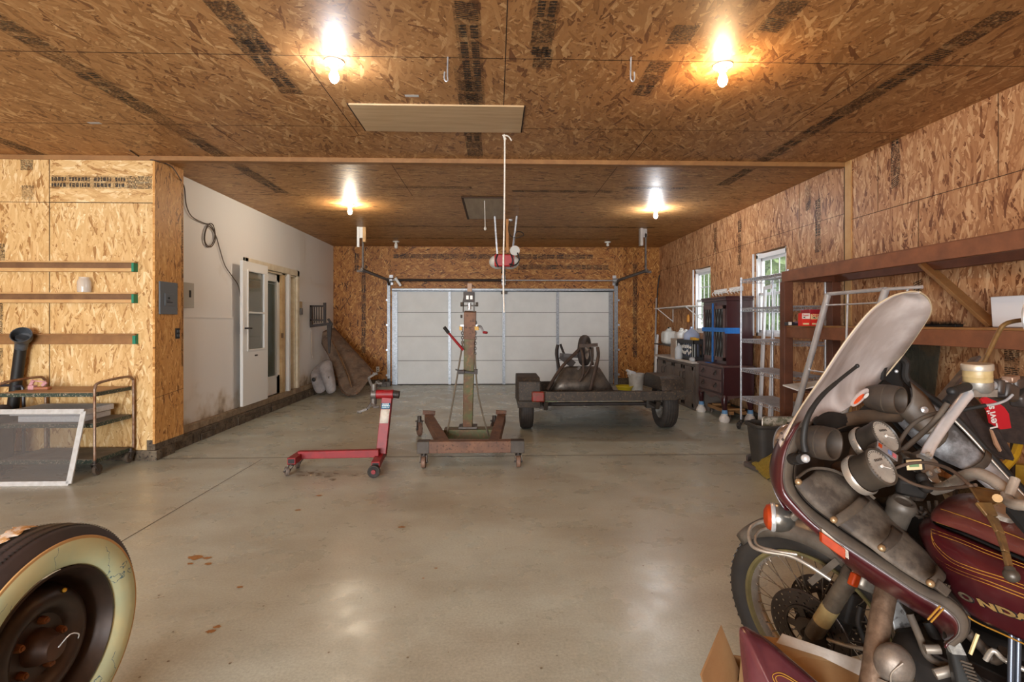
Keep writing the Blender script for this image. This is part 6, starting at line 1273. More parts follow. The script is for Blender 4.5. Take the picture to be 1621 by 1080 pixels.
# nose of the fairing continuing round the front, with headlight
m = MB(); n1 = [(1252,668,1.50),(1228,705,1.5),(1219,742,1.5),(1223,778,1.48),(1243,812,1.46)]; n2 = [(1290,668,1.86),(1268,705,1.9),(1258,742,1.9),(1262,778,1.88),(1278,806,1.8)]; n3 = [(1400,640,2.0),(1400,690,2.05),(1400,740,2.05),(1400,780,2.0),(1400,820,1.95)]
m.grid([smooth(pts3(a_), 4) for a_ in (n1, n2, n3)]); mp(m, 'fairing_nose', MARO, ang=80, solid=.004, sub=1)
c = A3(1262,704,1.68); m = MB(); d_ = V((-.5,.86,0)); m.lathe(c-d_*.06, d_, [(.05,0), (.062,.03), (.066,.08), (.06,.1), (.05,.11)], 32); hl = mp(m, 'headlight_bezel', pm('brownish_chrome', (176,156,138), (140,116,98), 9, .25, .6)); m = MB(); m.disc(c+d_*.05, d_, .055, 32); mp(m, 'headlight_lens', CLB, hl)
# windshield
WL = [(1236,708,1.45),(1262,655,1.46),(1300,598,1.46),(1340,538,1.44),(1378,492,1.42),(1410,470,1.41),(1436,462.5,1.41),(1452,462,1.42)]
WR_ = [(1282,668,1.50),(1336,650,1.62),(1398,600,1.72),(1430,561,1.67),(1456,524,1.58),(1473,495,1.50),(1470,474,1.46),(1456,462.5,1.425)]
m = MB(); m.grid(ruled(pts3(WL), pts3(WR_), 8, .045, 5, (-.35,.9,0)))
def milky():
    mm, n, l, b = newmat('milky_acrylic'); b.inputs['Roughness'].default_value = .25; b.inputs['Specular IOR Level'].default_value = .6
    g = n.new('ShaderNodeNewGeometry'); mpn = n.new('ShaderNodeMapping'); mpn.inputs['Rotation'].default_value = (0,.5,.3); mpn.inputs['Scale'].default_value = (16,16,2.2); l.new(g.outputs['Position'], mpn.inputs[0])
    t = n.new('ShaderNodeTexNoise'); t.inputs['Scale'].default_value = 1; t.inputs['Detail'].default_value = 6; l.new(mpn.outputs[0], t.inputs['Vector'])
    r = n.new('ShaderNodeValToRGB'); l.new(t.outputs['Fac'], r.inputs[0]); r.color_ramp.elements[0].position = .4; r.color_ramp.elements[1].position = .7; r.color_ramp.elements[0].color = lin((178,163,156)); r.color_ramp.elements[1].color = lin((204,190,184)); l.new(r.outputs[0], b.inputs['Base Color'])
    b.inputs['Alpha'].default_value = .84; return mm
ws = mp(m, 'windshield', milky(), solid=.004, ang=80)
m = MB(); m.tube([p for p in pts3(WL)], .0022, 6, curve=5); m.tube([p for p in pts3(WR_[2:])], .0025, 6, curve=5); mp(m, 'windshield_edge', pm('yellowed_edge', (176,156,128), rough=.4), ws)
m = MB(); c = A3(1364,627,1.46); d1 = (A3(1386,610,1.5)-A3(1345,645,1.44)).normalized(); d2 = V((0,-1,.4)).normalized(); d2 = (d2-d1*d2.dot(d1)).normalized(); d3 = d1.cross(d2)
c = A3(1360,629,1.52)
def ell(c, a_, b_, n_=24): return [c+d1*a_*math.cos(2*PI*k/n_)+(V((.2,0,1))-d1*V((.2,0,1)).dot(d1)).normalized()*b_*math.sin(2*PI*k/n_) for k in range(n_)]
m.prism(ell(c, .05, .017), (0,-.005,0)); st = mp(m, 'oval_sticker', pm('clear_sticker', (196,180,174), rough=.2), ws); m = MB(); e_ = ell(c+V((-.006,-.007,-.004)), .03, .008); m.prism(e_[:13], (0,-.002,0)) if False else m.prism(e_, (0,-.002,0)); mp(m, 'orange_print', pm('orange_print', (226,84,36), rough=.4), st)
m = MB(); m.prism(ell(c+V((.014,-.010,.006)), .014, .006), (0,-.002,0)); mp(m, 'white_print', PORC, st)
m = MB(); l1 = [(1285,668,1.49),(1310,652,1.54),(1345,656,1.62),(1370,640,1.66),(1400,602,1.70)]; l2 = [(1300,700,1.56),(1325,686,1.6),(1360,680,1.66),(1395,660,1.7),(1425,628,1.74)]; m.grid(ruled(pts3(l1), pts3(l2), 5, .02)); mp(m, 'dash_cowl', BLK, solid=.004, ang=70)
for q in ((1237,686),(1231,697),(1239,696)): m = MB(); m.sphere(A3(q[0], q[1], 1.445), .0035); mp(m, 'screw', BLACKM, ws)
# dark interior of the fairing and its right leg
m = MB(); l1 = [(1300,690,1.72),(1360,668,1.82),(1420,640,1.88),(1470,640,1.86)]; l2 = [(1310,790,1.66),(1370,820,1.66),(1430,840,1.66),(1500,800,1.7)]; m.grid(ruled(pts3(l1), pts3(l2), 6, -.05)); mp(m, 'inner_panel', BLACKP, solid=.004, ang=70)
tubep([(1292,683,1.55),(1330,668,1.60),(1380,658,1.66),(1430,660,1.7),(1462,672,1.72)], .022, 'dash_roll', pm('dusty_dash_roll', (96,76,58), (74,60,48), 9, .7), n=14)
U1 = [(1428,596,1.76),(1455,618,1.74),(1490,648,1.70),(1530,688,1.66),(1575,735,1.6),(1630,790,1.54),(1690,850,1.48)]; U2 = [(1405,660,1.72),(1430,690,1.70),(1462,722,1.66),(1500,748,1.6),(1545,775,1.54),(1600,830,1.48),(1670,900,1.44)]
m = MB(); m.grid(ruled(pts3(U1, .03), pts3(U2, .03), 6, -.02)); mp(m, 'right_liner', BLK, solid=.004, ang=70)
m = MB(); P1 = [(1440,612,1.70),(1480,640,1.67),(1520,680,1.63),(1560,722,1.58),(1620,785,1.52),(1680,850,1.47)]; P2 = [(1420,668,1.69),(1452,702,1.66),(1490,728,1.62),(1530,748,1.56),(1580,790,1.50),(1650,860,1.45)]; m.grid(ruled(pts3(P1), pts3(P2), 8, .025)); pk = mp(m, 'right_pocket', SILV, solid=.004, ang=70)
m = MB(); m.grid(ruled(pts3([(1440,604,1.68),(1470,632,1.66),(1492,672,1.64)]), pts3([(1424,655,1.67),(1440,672,1.65),(1462,688,1.63)]), 5, .03)); fl = mp(m, 'pocket_flap', pm('brown_grey_flap', (112,96,80), (88,80,74), 8, .5), pk, solid=.004, ang=70); m = MB(); m.lathe(A3(1463,649,1.615), (-.3,-.9,.2), [(.011,0), (.01,.004), (.001,.006)], 16); mp(m, 'snap', CHROME, fl)
m = MB(); m.grid(ruled(pts3([(1560,712,1.555),(1569,720,1.55)]), pts3([(1508,748,1.565),(1519,756,1.56)]), 5, .03)); m.grid(ruled(pts3([(1492,672,1.60),(1500,680,1.60)]), pts3([(1452,712,1.62),(1458,720,1.62)]), 5, .03)); mp(m, 'pocket_strap', TRIM, pk, solid=.005, ang=70)
tubep([(1396,600,1.72),(1400,578,1.71),(1420,566,1.70),(1434,574,1.70),(1434,598,1.70),(1452,615,1.69),(1492,643,1.66),(1535,685,1.62),(1580,735,1.57),(1640,800,1.5),(1700,870,1.44)], .012, 'right_trim', BLK, n=8); tubep([(1500,655,1.63),(1535,690,1.6),(1580,740,1.55),(1640,806,1.48),(1700,872,1.42)], .004, 'right_edge', CHROMED)
m = MB(); m.prism(pts3([(1397,602,1.72),(1403,578,1.72),(1425,568,1.72),(1433,580,1.72),(1430,625,1.74),(1405,632,1.74)]), (0,.02,0)); bk_ = mp(m, 'corner_bracket', BLACKP, bev=.004); m = MB(); m.sphere(A3(1419,588,1.71), .006); mp(m, 'bolt', CHROME, bk_)
m = MB(); m.bar(A3(1474,650,1.8), A3(1545,566,1.95), .012, .035, (.6,-.6,.5)); mp(m, 'far_fairing_bar', pm('scuffed_bar', (92,84,84), (54,50,50), 30, .5), bev=.003)
# left pocket with flaps and snaps
PL = [(1258,768,1.385),(1285,800,1.365),(1325,830,1.335),(1370,862,1.30),(1410,892,1.265),(1450,918,1.235),(1476,931,1.215)]; PU = [(1292,744,1.45),(1325,746,1.45),(1362,772,1.43),(1397,806,1.40),(1432,842,1.36),(1465,873,1.32),(1491,903,1.27)]
m = MB(); m.grid(ruled(pts3(PL), pts3(PU), 10, .035, 6, (-.2,-.8,.3))); pk = mp(m, 'left_pocket', LEA, solid=.008, ang=70)
m = MB(); m.tube(pts3([(1262,757,1.37),(1285,742,1.41),(1320,745,1.4),(1355,765,1.38),(1385,790,1.35)]), .004, 6, curve=4); mp(m, 'pocket_piping', TRIM, pk)
for l_, r_ in (([(1313,822,1.31),(1326,834,1.30)], [(1363,783,1.365),(1376,794,1.355)]), ([(1391,863,1.25),(1401,875,1.24)], [(1411,832,1.33),(1428,845,1.31)]), ([(1468,918,1.19),(1476,931,1.185)], [(1481,893,1.25),(1495,908,1.24)])):
    m = MB(); m.grid(ruled(pts3(l_, -.012), pts3(r_, -.012), 6, .022, 3, (-.2,-.8,.3))); mp(m, 'flap_strap', TRIM, pk, solid=.006, ang=70)
SNP = pm('tarnished_snap', (176,146,110), (150,124,92), 60, .35, .7)
for q in ((1264,763,1.355),(1320,823,1.288),(1396,868,1.228),(1473,924,1.17)): m = MB(); m.lathe(A3(*q), V((-.4,-.85,.3)), [(.0085,-.004), (.0085,.002), (.006,.005), (.001,.006)], 16); mp(m, 'snap', SNP, pk)
m = MB(); m.prism(pts3([(1488,918,1.2),(1508,935,1.19),(1500,947,1.185),(1482,932,1.19)], -.03), (0,.02,0)); mp(m, 'clip', TRIM, bev=.003)
# vents
for (c_, r_, L_, d_) in ((A3(1321,704,1.36), .0435, .085, V((.47,-.88,.03))), (A3(1426,634,1.53), .0425, .09, V((.44,-.89,.0)))):
    d_.normalize(); m = MB(); m.lathe(c_-d_*L_, d_, [(.001,0), (r_*.8,0), (r_*.86,L_*.1), (r_*1.0,L_*.4), (r_*1.03,L_*.62), (r_,L_*.9), (r_*.96,L_), (r_*.86,L_), (r_*.8,L_*.93), (r_*.74,L_*.7), (r_*.72,L_*.55)], 36); vt = mp(m, 'dash_vent', DUSTB, ang=30)
    m = MB(); m.lathe(c_-d_*L_*.45, d_, [(r_*.72,0), (r_*.3,.002), (.001,.004)], 28); mp(m, 'vent_disc', BLK, vt); m = MB(); m.lathe(c_-d_*L_*.38, d_, [(r_*1.02,-.002), (r_*1.045,0), (r_*1.04,.003)], 36); mp(m, 'vent_ring', TRIM, vt)
# antenna
tubep([(1275,716,1.36),(1272,695,1.37),(1278,662,1.38),(1298,630,1.40),(1326,604,1.42),(1355,581,1.44)], [.0085,.0082,.0078,.0072,.0066,.006,.005,.005], 'antenna', BLACKP); m = MB(); m.sphere(A3(1357,579.5,1.44), .006); mp(m, 'antenna_tip', BLACKP)
m = MB(); m.sphere(A3(1275,726,1.36), .0115); an = mp(m, 'antenna_ball', CHROME); m = MB(); m.cyl(A3(1254,727,1.42), A3(1268,727,1.37), .013, n=16); m.cyl(A3(1254,727,1.42), A3(1261,727,1.4), .0155, n=16); mp(m, 'antenna_base', BLK, an)
# instruments
gd_ = V((.35,-.78,.58)).normalized(); GF = pm('dusty_gauge_glass', (172,164,152), (128,120,112), 12, .3)
for q in ((1401,691,1.43), (1394,739,1.31)):
    c_ = A3(*q); r_ = .047; m = MB(); m.lathe(c_, gd_, [(.001,-.065), (r_*.7,-.065), (r_*.98,-.05), (r_*1.0,-.012), (r_*1.04,-.008), (r_*1.05,.003), (r_*.98,.006), (r_*.93,.002)], 40); gg = mp(m, 'gauge', pm('gauge_shell', (66,56,46), (40,35,31), 8, .5), ang=30)
    m = MB(); m.disc(c_+gd_*.001, gd_, r_*.94, 40); mp(m, 'gauge_face', GF, gg); m = MB(); m.lathe(c_-gd_*.05, gd_, [(r_*.9,-.025), (r_*1.1,-.02), (r_*1.14,-.006), (r_*1.06,.0)], 40); mp(m, 'chrome_cup', CHD, gg)
    u_ = gd_.cross(V((0,0,1))).normalized(); w_ = u_.cross(gd_); m = MB()
    for k in range(5): m.add([c_+gd_*.0025+u_*(-.02+k*.007+dx)+w_*(.014+dz) for dx, dz in ((0,0),(.0045,0),(.0045,.006),(0,.006))], [(0,1,2,3)])
    for k in range(24): a_ = R(-40+260*k/23); m.bar(c_+gd_*.0025+(u_*math.cos(a_)+w_*math.sin(a_))*r_*.78, c_+gd_*.0025+(u_*math.cos(a_)+w_*math.sin(a_))*r_*.88, .001, .0006, gd_)
    mp(m, 'dial_marks', BLACKM, gg); m = MB(); m.cyl(c_+gd_*.002, c_+gd_*.006, .004, n=10); m.bar(c_+gd_*.004, c_+gd_*.004-u_*r_*.6-w_*.01, .0018, .001, gd_); mp(m, 'needle', PORC, gg)
m = MB(); s0, s1 = A3(1379,707,1.37), A3(1411,730,1.36); m.bar(s0, s1, .03, .035, gd_); ip = mp(m, 'indicator_panel', DUSTB, bev=.006)
m = MB(); m.bar(s0+gd_*.018, s1+gd_*.018, .022, .002, gd_); mp(m, 'panel_face', pm('grey_panel', (120,110,108), rough=.4), ip)
for t_, cl in ((.13, AMB), (.6, pm('blue_lamp', (96,112,150), rough=.4)), (.82, pm('pink_lamp', (178,88,96), rough=.4))): m = MB(); c_ = s0.lerp(s1, t_)+gd_*.0195; dd = (s1-s0).normalized(); m.bar(c_-dd*.005, c_+dd*.005, .012, .002, gd_); mp(m, 'warning_lamp', cl, ip)
m = MB(); m.obox(A3(1383,735,1.5), (.1,.1,.09), (.2,0,.4)); m.cyl(A3(1330,735,1.5), A3(1345,770,1.5), .03, n=12); mp(m, 'gauge_mount', pm('brown_grime', (96,66,40), (60,44,32), 12, .7), bev=.01)
# top clamp, ignition switch, fork caps
m = MB(); m.prism(pts3([(1450,720,1.40),(1467,714,1.40),(1486,732,1.40),(1489,742,1.38),(1484,748,1.36),(1490,768,1.34),(1476,764,1.34),(1462,750,1.36),(1455,742,1.38)]), (.02,.05,-.01)); tc = mp(m, 'top_clamp', pm('scuffed_alloy', (172,166,158), (124,116,108), 14, .3, .7), bev=.004)
for q in ((1470,720),(1484,745),(1471,750),(1486,764)): m = MB(); m.lathe(A3(q[0], q[1], 1.35), gd_, [(.007,-.004), (.007,.004), (.004,.005), (.001,.002)], 12); mp(m, 'clamp_bolt', CHD, tc)
m = MB(); m.obox(A3(1447,735,1.35), (.04,.02,.028), (0,-.1,-.2)); bx_ = mp(m, 'small_box', BLACKP, bev=.002); m = MB(); m.obox(A3(1447,736,1.338), (.036,.002,.026), (0,-.1,-.2)); lb = mp(m, 'cream_sticker', pm('cream_sticker', (206,180,138), rough=.5), bx_)
m = MB(); m.obox(A3(1447,735.5,1.335), (.022,.002,.013), (0,-.1,-.2)); mp(m, 'green_print', pm('green_print', (96,124,84), rough=.5), lb)
fd = (f1-f0).normalized()
for q, r_, L_ in (((1430,795,1.36), .03, .12), ((1440,722,1.47), .024, .08)):
    c_ = A3(*q); a_ = V((.1,-.35,.93)).normalized(); m = MB(); m.lathe(c_, a_, [(r_*1.05,-L_), (r_,-.03), (r_*1.12,-.02), (r_*1.12,-.004), (r_*.9,.004), (r_*.7,.004), (r_*.6,.0), (.001,.001)], 28); mp(m, 'fork_cap', pm('dusty_cap', (96,86,76), (64,58,52), 10, .5, .3))
m = MB(); m.cyl(A3(1456,742,1.34)+V((0,0,-.01)), A3(1466,777,1.33), .013, .016, 12); m.sphere(A3(1466,771,1.32), .016); m.obox(A3(1440,762,1.42), (.07,.09,.05), (.3,.1,-.5)); mp(m, 'switch_housing', BLK, bev=.01)
# handlebar
tubep([(1466,722,1.39),(1474,704,1.40),(1490,680,1.42),(1512,650,1.45),(1533,624,1.48),(1550,614,1.50),(1572,610,1.53),(1605,606,1.57),(1660,600,1.62)], .0145, 'handlebar', CHROME, n=16)
tubep([(1478,776,1.33),(1500,770,1.28),(1522,757,1.22),(1545,750,1.17),(1566,757,1.14),(1590,774,1.11),(1625,800,1.07),(1700,840,1.0)], .0135, 'handlebar', CHD, n=16)
c_ = A3(1548,616,1.49); a_ = V((-.06,-.03,1)).normalized(); m = MB(); m.lathe(c_, a_, [(.028,-.01), (.036,0), (.036,.022)], 32); m.obox(c_+V((0,0,-.01)), (.07,.05,.02)); rs = mp(m, 'master_cylinder', pm('cast_alloy', (164,158,150), (130,124,116), 20, .4, .6))
m = MB(); m.lathe(c_, a_, [(.0345,.022), (.0345,.036), (.0352,.037), (.0352,.039), (.0345,.04), (.0345,.056)], 32); mp(m, 'amber_reservoir', pm('yellowed_plastic', (178,156,112), (158,134,90), 20, .4), rs); m = MB(); m.lathe(c_, a_, [(.037,.056), (.0375,.058), (.0375,.072), (.035,.075), (.03,.0755), (.001,.0755)], 32); mp(m, 'reservoir_lid', pm('dusty_lid', (190,172,148), (160,152,142), 18, .4, .4), rs)
m = MB(); m.cyl(A3(1506,620,1.45), A3(1532,612,1.47), .0125, n=14); m.sphere(A3(1507,620,1.45), .0135); m.cyl(A3(1498,637,1.44), A3(1512,622,1.45), .0105, n=12); mp(m, 'rubber_boot', BLACKP)
tubep([(1500,638,1.44),(1478,668,1.46),(1452,693,1.49),(1425,716,1.5),(1410,728,1.52)], .0075, 'brake_hose', DUSTR); tubep([(1515,652,1.5),(1480,655,1.52),(1450,668,1.54),(1430,690,1.54),(1412,725,1.54)], .006, 'cable', DUSTR)
m = MB()
for q, s_, r_ in (((1576,612,1.53), (.03,.04,.045), (0,.2,.4)), ((1590,620,1.55), (.07,.05,.05), (0,.25,.4)), ((1604,606,1.57), (.07,.05,.035), (0,-.1,.4)), ((1616,628,1.57), (.07,.04,.04), (0,-.5,.4))): m.obox(A3(*q), s_, r_)
sw = mp(m, 'switch_cluster', pm('cluster_black', (74,64,58), (48,42,40), 16, .45, .2), bev=.008); m = MB(); m.obox(A3(1600,600,1.55), (.045,.03,.02), (0,-.1,.4)); mp(m, 'worn_switch', pm('worn_switch', (176,150,132), (120,84,60), 20, .4, .5), sw, bev=.004)
tubep([(1560,642,1.5),(1575,640,1.5),(1592,634,1.5),(1603,625,1.5)], .004, 'lever_rod', STEEL); tubep([(1560,642,1.5),(1530,648,1.51),(1500,655,1.52)], .006, 'cable', BLACKP)
tubep([(1556,578,1.53),(1568,552,1.535),(1582,524,1.54),(1590,514,1.54),(1604,509,1.55),(1625,506,1.56)], .0065, 'mirror_stem', BRASS); c_ = A3(1640,507,1.5); m = MB(); m.lathe(c_, V((.3,-.9,.1)), [(.001,.02), (.05,.014), (.062,0), (.06,-.006), (.001,-.006)], 32); mp(m, 'mirror', CHROME)
# clutch lever and perch
m = MB(); m.prism(pts3([(1534,770,1.13),(1550,776,1.12),(1574,780,1.10),(1596,782,1.08),(1600,796,1.07),(1578,800,1.07),(1562,806,1.07),(1548,792,1.09)]), (.01,.02,0)); cp_ = mp(m, 'lever_perch', BRASS, bev=.004); m = MB(); m.cyl(A3(1579,789,1.075), A3(1579,789,1.05), .0085, n=12); mp(m, 'pivot_bolt', BRASS, cp_)
lp = pts3([(1556,796,1.07),(1570,818,1.05),(1583,845,1.02),(1592,875,.99),(1598,900,.97)]); m = MB(); lw = [.034,.024,.018,.014,.013]
for i in range(4): m.bar(lp[i], lp[i+1], lw[i], .008, (0,-1,.1), w1=lw[i+1], h1=.008)
lv_ = mp(m, 'clutch_lever', BRASS, bev=.002); m = MB(); m.sphere(A3(1601,911,.965), .0135, (1,1,.95)); m.cyl(lp[4], A3(1600,906,.965), .009, n=10); mp(m, 'lever_ball', pm('dark_lever_ball', (70,62,54), rough=.4, metal=.4), lv_)
m = MB(); m.cyl(A3(1597,785,1.08), A3(1607,758,1.09), .009, n=12); m.tube(pts3([(1592,785,1.09),(1600,797,1.06),(1621,800,1.03),(1660,800,1.0)]), .011, 12, curve=3); mp(m, 'perch_clamp', CHD)
for l_ in ([(1416,742,1.34),(1440,734,1.31),(1470,733,1.27),(1505,744,1.2),(1537,770,1.13)], [(1417,750,1.35),(1445,766,1.31),(1480,774,1.26),(1515,772,1.18),(1545,768,1.13)]): tubep(l_, .004, 'cable', pm('rusty_cable', (84,64,50), (66,52,42), 20, .6))
# tank
TK = [[(1474,818,1.34),(1482,832,1.285),(1530,851,1.215),(1580,873,1.15),(1630,895,1.09),(1710,930,1.0)],
      [(1455,832,1.36),(1467,850,1.285),(1520,880,1.18),(1575,908,1.11),(1630,934,1.05),(1710,975,.96)],
      [(1462,862,1.37),(1476,884,1.28),(1525,915,1.18),(1575,938,1.11),(1630,958,1.055),(1710,992,.97)],
      [(1480,895,1.36),(1500,925,1.26),(1535,950,1.19),(1580,971,1.13),(1630,991,1.07),(1710,1024,.98)],
      [(1500,930,1.35),(1512,950,1.26),(1540,975,1.2),(1585,997,1.14),(1635,1020,1.08),(1710,1054,1.0)]]
rows = [smooth(pts3(r_), 4) for r_ in TK]; colz = [smooth([r_[i] for r_ in rows], 4) for i in range(len(rows[0]))]
m = MB(); m.grid(colz); bv = BVHTree.FromPolygons([tuple(v) for v in m.v], m.f); tk = mp(m, 'tank_side', MARO, solid=.004, ang=80)
E0 = V((0,0,EYE))
def onbv(px, py, off=.0025):
    d_ = _ray(px, py).normalized(); h = bv.ray_cast(E0, d_)
    return (h[0]-d_*off) if h[0] is not None else at(px, py, 1.2)
def stripe(l_, gap=5):
    for g_ in (0, gap):
        m = MB(); q = [V((x, y+g_, 0)) for x, y in l_]; q = smooth(q, 5); m.tube([onbv(p.x, p.y) for p in q], .0011, 5, cap=False); mp(m, 'gold_pinstripe', GOLD, tk)
stripe([(1474,838),(1516,853),(1560,871),(1589,882),(1621,894),(1660,908)]); stripe([(1474,840),(1480,860),(1505,884),(1539,899),(1589,915),(1621,927),(1660,941)]); stripe([(1466,858),(1482,882),(1514,901),(1564,920),(1621,942),(1660,956)])
# raised maker lettering, its first letter behind the fairing corner
m = MB(); PLT = pm('emblem_black', (26,22,22), rough=.5); ED = pm('emblem_gold', (160,128,76), (124,98,62), 40, .4)
T0, T1 = onbv(1497,928), onbv(1608,981); Tn = (onbv(1550,935)-onbv(1552,965)).normalized()
axd = (T1-T0).normalized(); 
for i, ch in enumerate('HONDA'):
    o_ = onbv(1492+i*29.5, 936+i*10.6, .004); o2 = onbv(1492+i*29.5+20, 936+i*10.6+8, .004); up_ = onbv(1492+i*29.5+3, 936+i*10.6-14, .004)
    ax_ = (o2-o_).normalized(); ay_ = (up_-o_); ay_ = (ay_-ax_*ay_.dot(ax_)).normalized()
    s_ = .028; text_mesh('emblem_letter', ch, ED if i > 1 else pm('worn_emblem', (112,96,74), (60,50,44), 60, .5), tk, o_, ax_*1.75, ay_*.92, s_, .0012, bold=.05); text_mesh('emblem_shadow', ch, PLT, tk, o_-ay_*.0015+ax_*.0018+V((0,.0012,0)), ax_*1.82, ay_*.97, s_, .001, bold=.08)
LD = [[(1476,822,1.305),(1480,826,1.275),(1530,843,1.205),(1580,864,1.14),(1630,884,1.08),(1710,920,.99)],
      [(1478,812,1.32),(1484,810,1.29),(1530,826,1.21),(1580,846,1.145),(1630,866,1.085),(1710,900,.99)],
      [(1490,800,1.36),(1500,792,1.34),(1535,792,1.26),(1580,808,1.2),(1630,826,1.14),(1710,860,1.04)],
      [(1505,792,1.42),(1515,785,1.42),(1545,783,1.36),(1590,796,1.3),(1640,812,1.24),(1710,840,1.14)],
      [(1510,800,1.5),(1525,795,1.5),(1560,792,1.46),(1600,802,1.4),(1650,818,1.34),(1720,850,1.24)]]
rows = [smooth(pts3(r_), 4) for r_ in LD]; colz = [smooth([r_[i] for r_ in rows], 4) for i in range(len(rows[0]))]
m = MB(); m.grid(colz); ld = mp(m, 'tank_lid', MARD, solid=.006, ang=80)
m = MB(); m.tube([p+V((0,-.004,.001)) for p in pts3(LD[0][1:])], .0014, 5, curve=4); m.tube([p+V((0,-.003,.004)) for p in pts3([(1488,808,1.29),(1530,822,1.212),(1580,841,1.147),(1630,861,1.087)])], .0011, 5, curve=4); mp(m, 'gold_pinstripe', GOLD, ld)
m = MB(); rows2 = [pts3([(1477,825,1.31),(1530,846,1.225),(1580,868,1.16),(1630,889,1.10),(1710,925,1.01)]), pts3([(1480,834,1.31),(1530,853,1.23),(1580,875,1.165),(1630,897,1.105),(1710,932,1.015)])]; m.grid(rows2); mp(m, 'tank_gap', BLACKP, solid=.01)
m = MB(); c_ = A3(1583,806,1.18); m.lathe(c_, V((.1,-.3,.95)), [(.04,-.01), (.042,.002), (.036,.005), (.03,.004), (.001,.006)], 32); mp(m, 'filler_cap', CHD)
m = MB(); m.prism(pts3([(1592,812,1.12),(1621,812,1.10),(1680,860,1.02),(1650,880,1.03),(1621,846,1.07)]), (0,0,.012)); mp(m, 'tank_strap', BLACKP)
m = MB(); m.tube(pts3([(1510,957,1.22),(1540,982,1.19),(1585,1003,1.13),(1635,1026,1.07),(1700,1056,1.0)]), .0018, 6, curve=3); mp(m, 'lower_stripe', GOLD, tk)
# lower front: crash bar, lamp, radiator shroud, engine mass
CRB = pm('pitted_chrome_bar', (126,104,86), (92,72,56), 40, .35, .55, r2=.6)
tubep([(1404,930,1.36),(1397,965,1.33),(1389,1010,1.3),(1384,1050,1.27),(1378,1090,1.25),(1370,1150,1.22)], .0255, 'crash_bar', CRB, n=20)
c_ = A3(1415,1052,1.24); m = MB(); m.sphere(c_, .044, (1,.9,1.1), 24); lm = mp(m, 'driving_lamp_shell', pm('dusty_lamp_chrome', (150,138,126), (116,104,94), 30, .35, .6, r2=.6), ang=80); m = MB(); m.lathe(c_+V((0,0,-.03)), V((0,-.2,-1)), [(.042,0), (.047,.006), (.044,.014)], 28); mp(m, 'lamp_rim', CHROMED, lm); m = MB(); m.tube([c_+V((-.01,-.042,.03)), c_+V((-.03,-.032,.0)), c_+V((-.03,-.03,-.03))], .002, 6, curve=4); mp(m, 'lamp_seam', CHD, lm)
m = MB(); m.prism(pts3([(1404,952,1.42),(1424,950,1.42),(1436,972,1.42),(1452,1010,1.4),(1478,1075,1.37),(1495,1140,1.35),(1440,1140,1.37),(1428,1050,1.4)]), (.02,.05,0)); mp(m, 'radiator_shroud', pm('corroded_alloy', (146,144,142), (112,110,108), 14, .4, .5, c3=(84,80,78)), bev=.006)
tubep([(1440,972,1.33),(1456,1010,1.31),(1468,1038,1.3),(1490,1052,1.28),(1508,1050,1.26)], .009, 'coolant_hose', DUSTR); tubep([(1468,985,1.36),(1484,1020,1.34),(1500,1060,1.32),(1515,1110,1.3)], .012, 'frame_tube', BLK)
m = MB(); m.cyl(A3(1464,1028,1.28), A3(1488,1028,1.27), .011, n=12); m.cyl(A3(1480,1068,1.25), A3(1512,1060,1.24), .012, n=12); m.sphere(A3(1510,1058,1.23), .011); mp(m, 'hose_clamp', CHROMED)
m = MB(); m.prism(pts3([(1500,1010,1.2),(1518,1005,1.19),(1540,1060,1.17),(1570,1090,1.16),(1575,1140,1.16),(1525,1140,1.18),(1510,1060,1.19)]), (.01,.03,0)); vt = mp(m, 'vented_side_panel', BLACKP, bev=.006)
for k in range(7): m = MB(); m.bar(A3(1520+k*2.5,1046+k*6,1.165), A3(1538+k*2.5,1052+k*6,1.16), .003, .004); mp(m, 'vent_slot', TRIM, vt)
m = MB(); m.prism(pts3([(1500,1020,1.185),(1518,1014,1.18),(1530,1038,1.17),(1508,1036,1.18)]), (.0,.01,0)); mp(m, 'scuffed_plate', pm('scuffed_grey', (140,136,128), (84,80,76), 60, .6), vt)
eng = V((1.38,1.33,.40)); m = MB(); m.obox(eng, (.26,.42,.34), (0,0,hd_-PI/2-.1)); m.obox(eng+V((-.03,.03,.08)), (.52,.3,.15), (0,0,hd_-PI/2-.1)); m.obox(eng+V((0,0,.24)), (.16,.3,.16), (.1,0,hd_-PI/2-.1)); mp(m, 'engine_block', BLK, bev=.045)
RB_ = V((.375,-.927,0)); HS = V((1.2,1.38,0)); yb_ = math.atan2(-.375, .927)*-1
yb_ = math.atan2(.375, .927)
m = MB(); m.obox(HS+RB_*.36+V((.06,.03,.80)), (.20,.5,.2), (0,0,yb_)); mp(m, 'tank_core', MARO, bev=.05)
m = MB(); m.obox(HS+RB_*.95+V((.03,0,.83)), (.27,.62,.1), (-.03,0,yb_)); m.obox(HS+RB_*1.2+V((.03,0,.88)), (.25,.25,.08), (0,0,yb_)); mp(m, 'seat', BLACKP, bev=.035)
rw = V((1.132,1.805,.33))+RB_*1.54; rax = V((.927,.375,0)); m = MB(); m.lathe(rw, rax, [(.2,-.05), (.25,-.066), (.3,-.064), (.325,-.045), (.333,0), (.325,.045), (.3,.064), (.25,.066), (.2,.05)], 56); rt = mp(m, 'rear_tire', TI, ang=50)
m = MB(); m.lathe(rw, rax, [(.2,-.05), (.16,-.03), (.06,-.05), (.001,-.05)], 32); m.lathe(rw, rax, [(.2,.05), (.16,.03), (.06,.05), (.001,.05)], 32); mp(m, 'rear_rim', CHD, rt)
m = MB(); m.grid([[rw+(-RB_*math.cos(R(a_))+V((0,0,1))*math.sin(R(a_)))*.365+rax*x_ for x_ in (-.08,-.04,0,.04,.08)] for a_ in range(20, 166, 10)]); mp(m, 'rear_fender', FD, solid=.004)
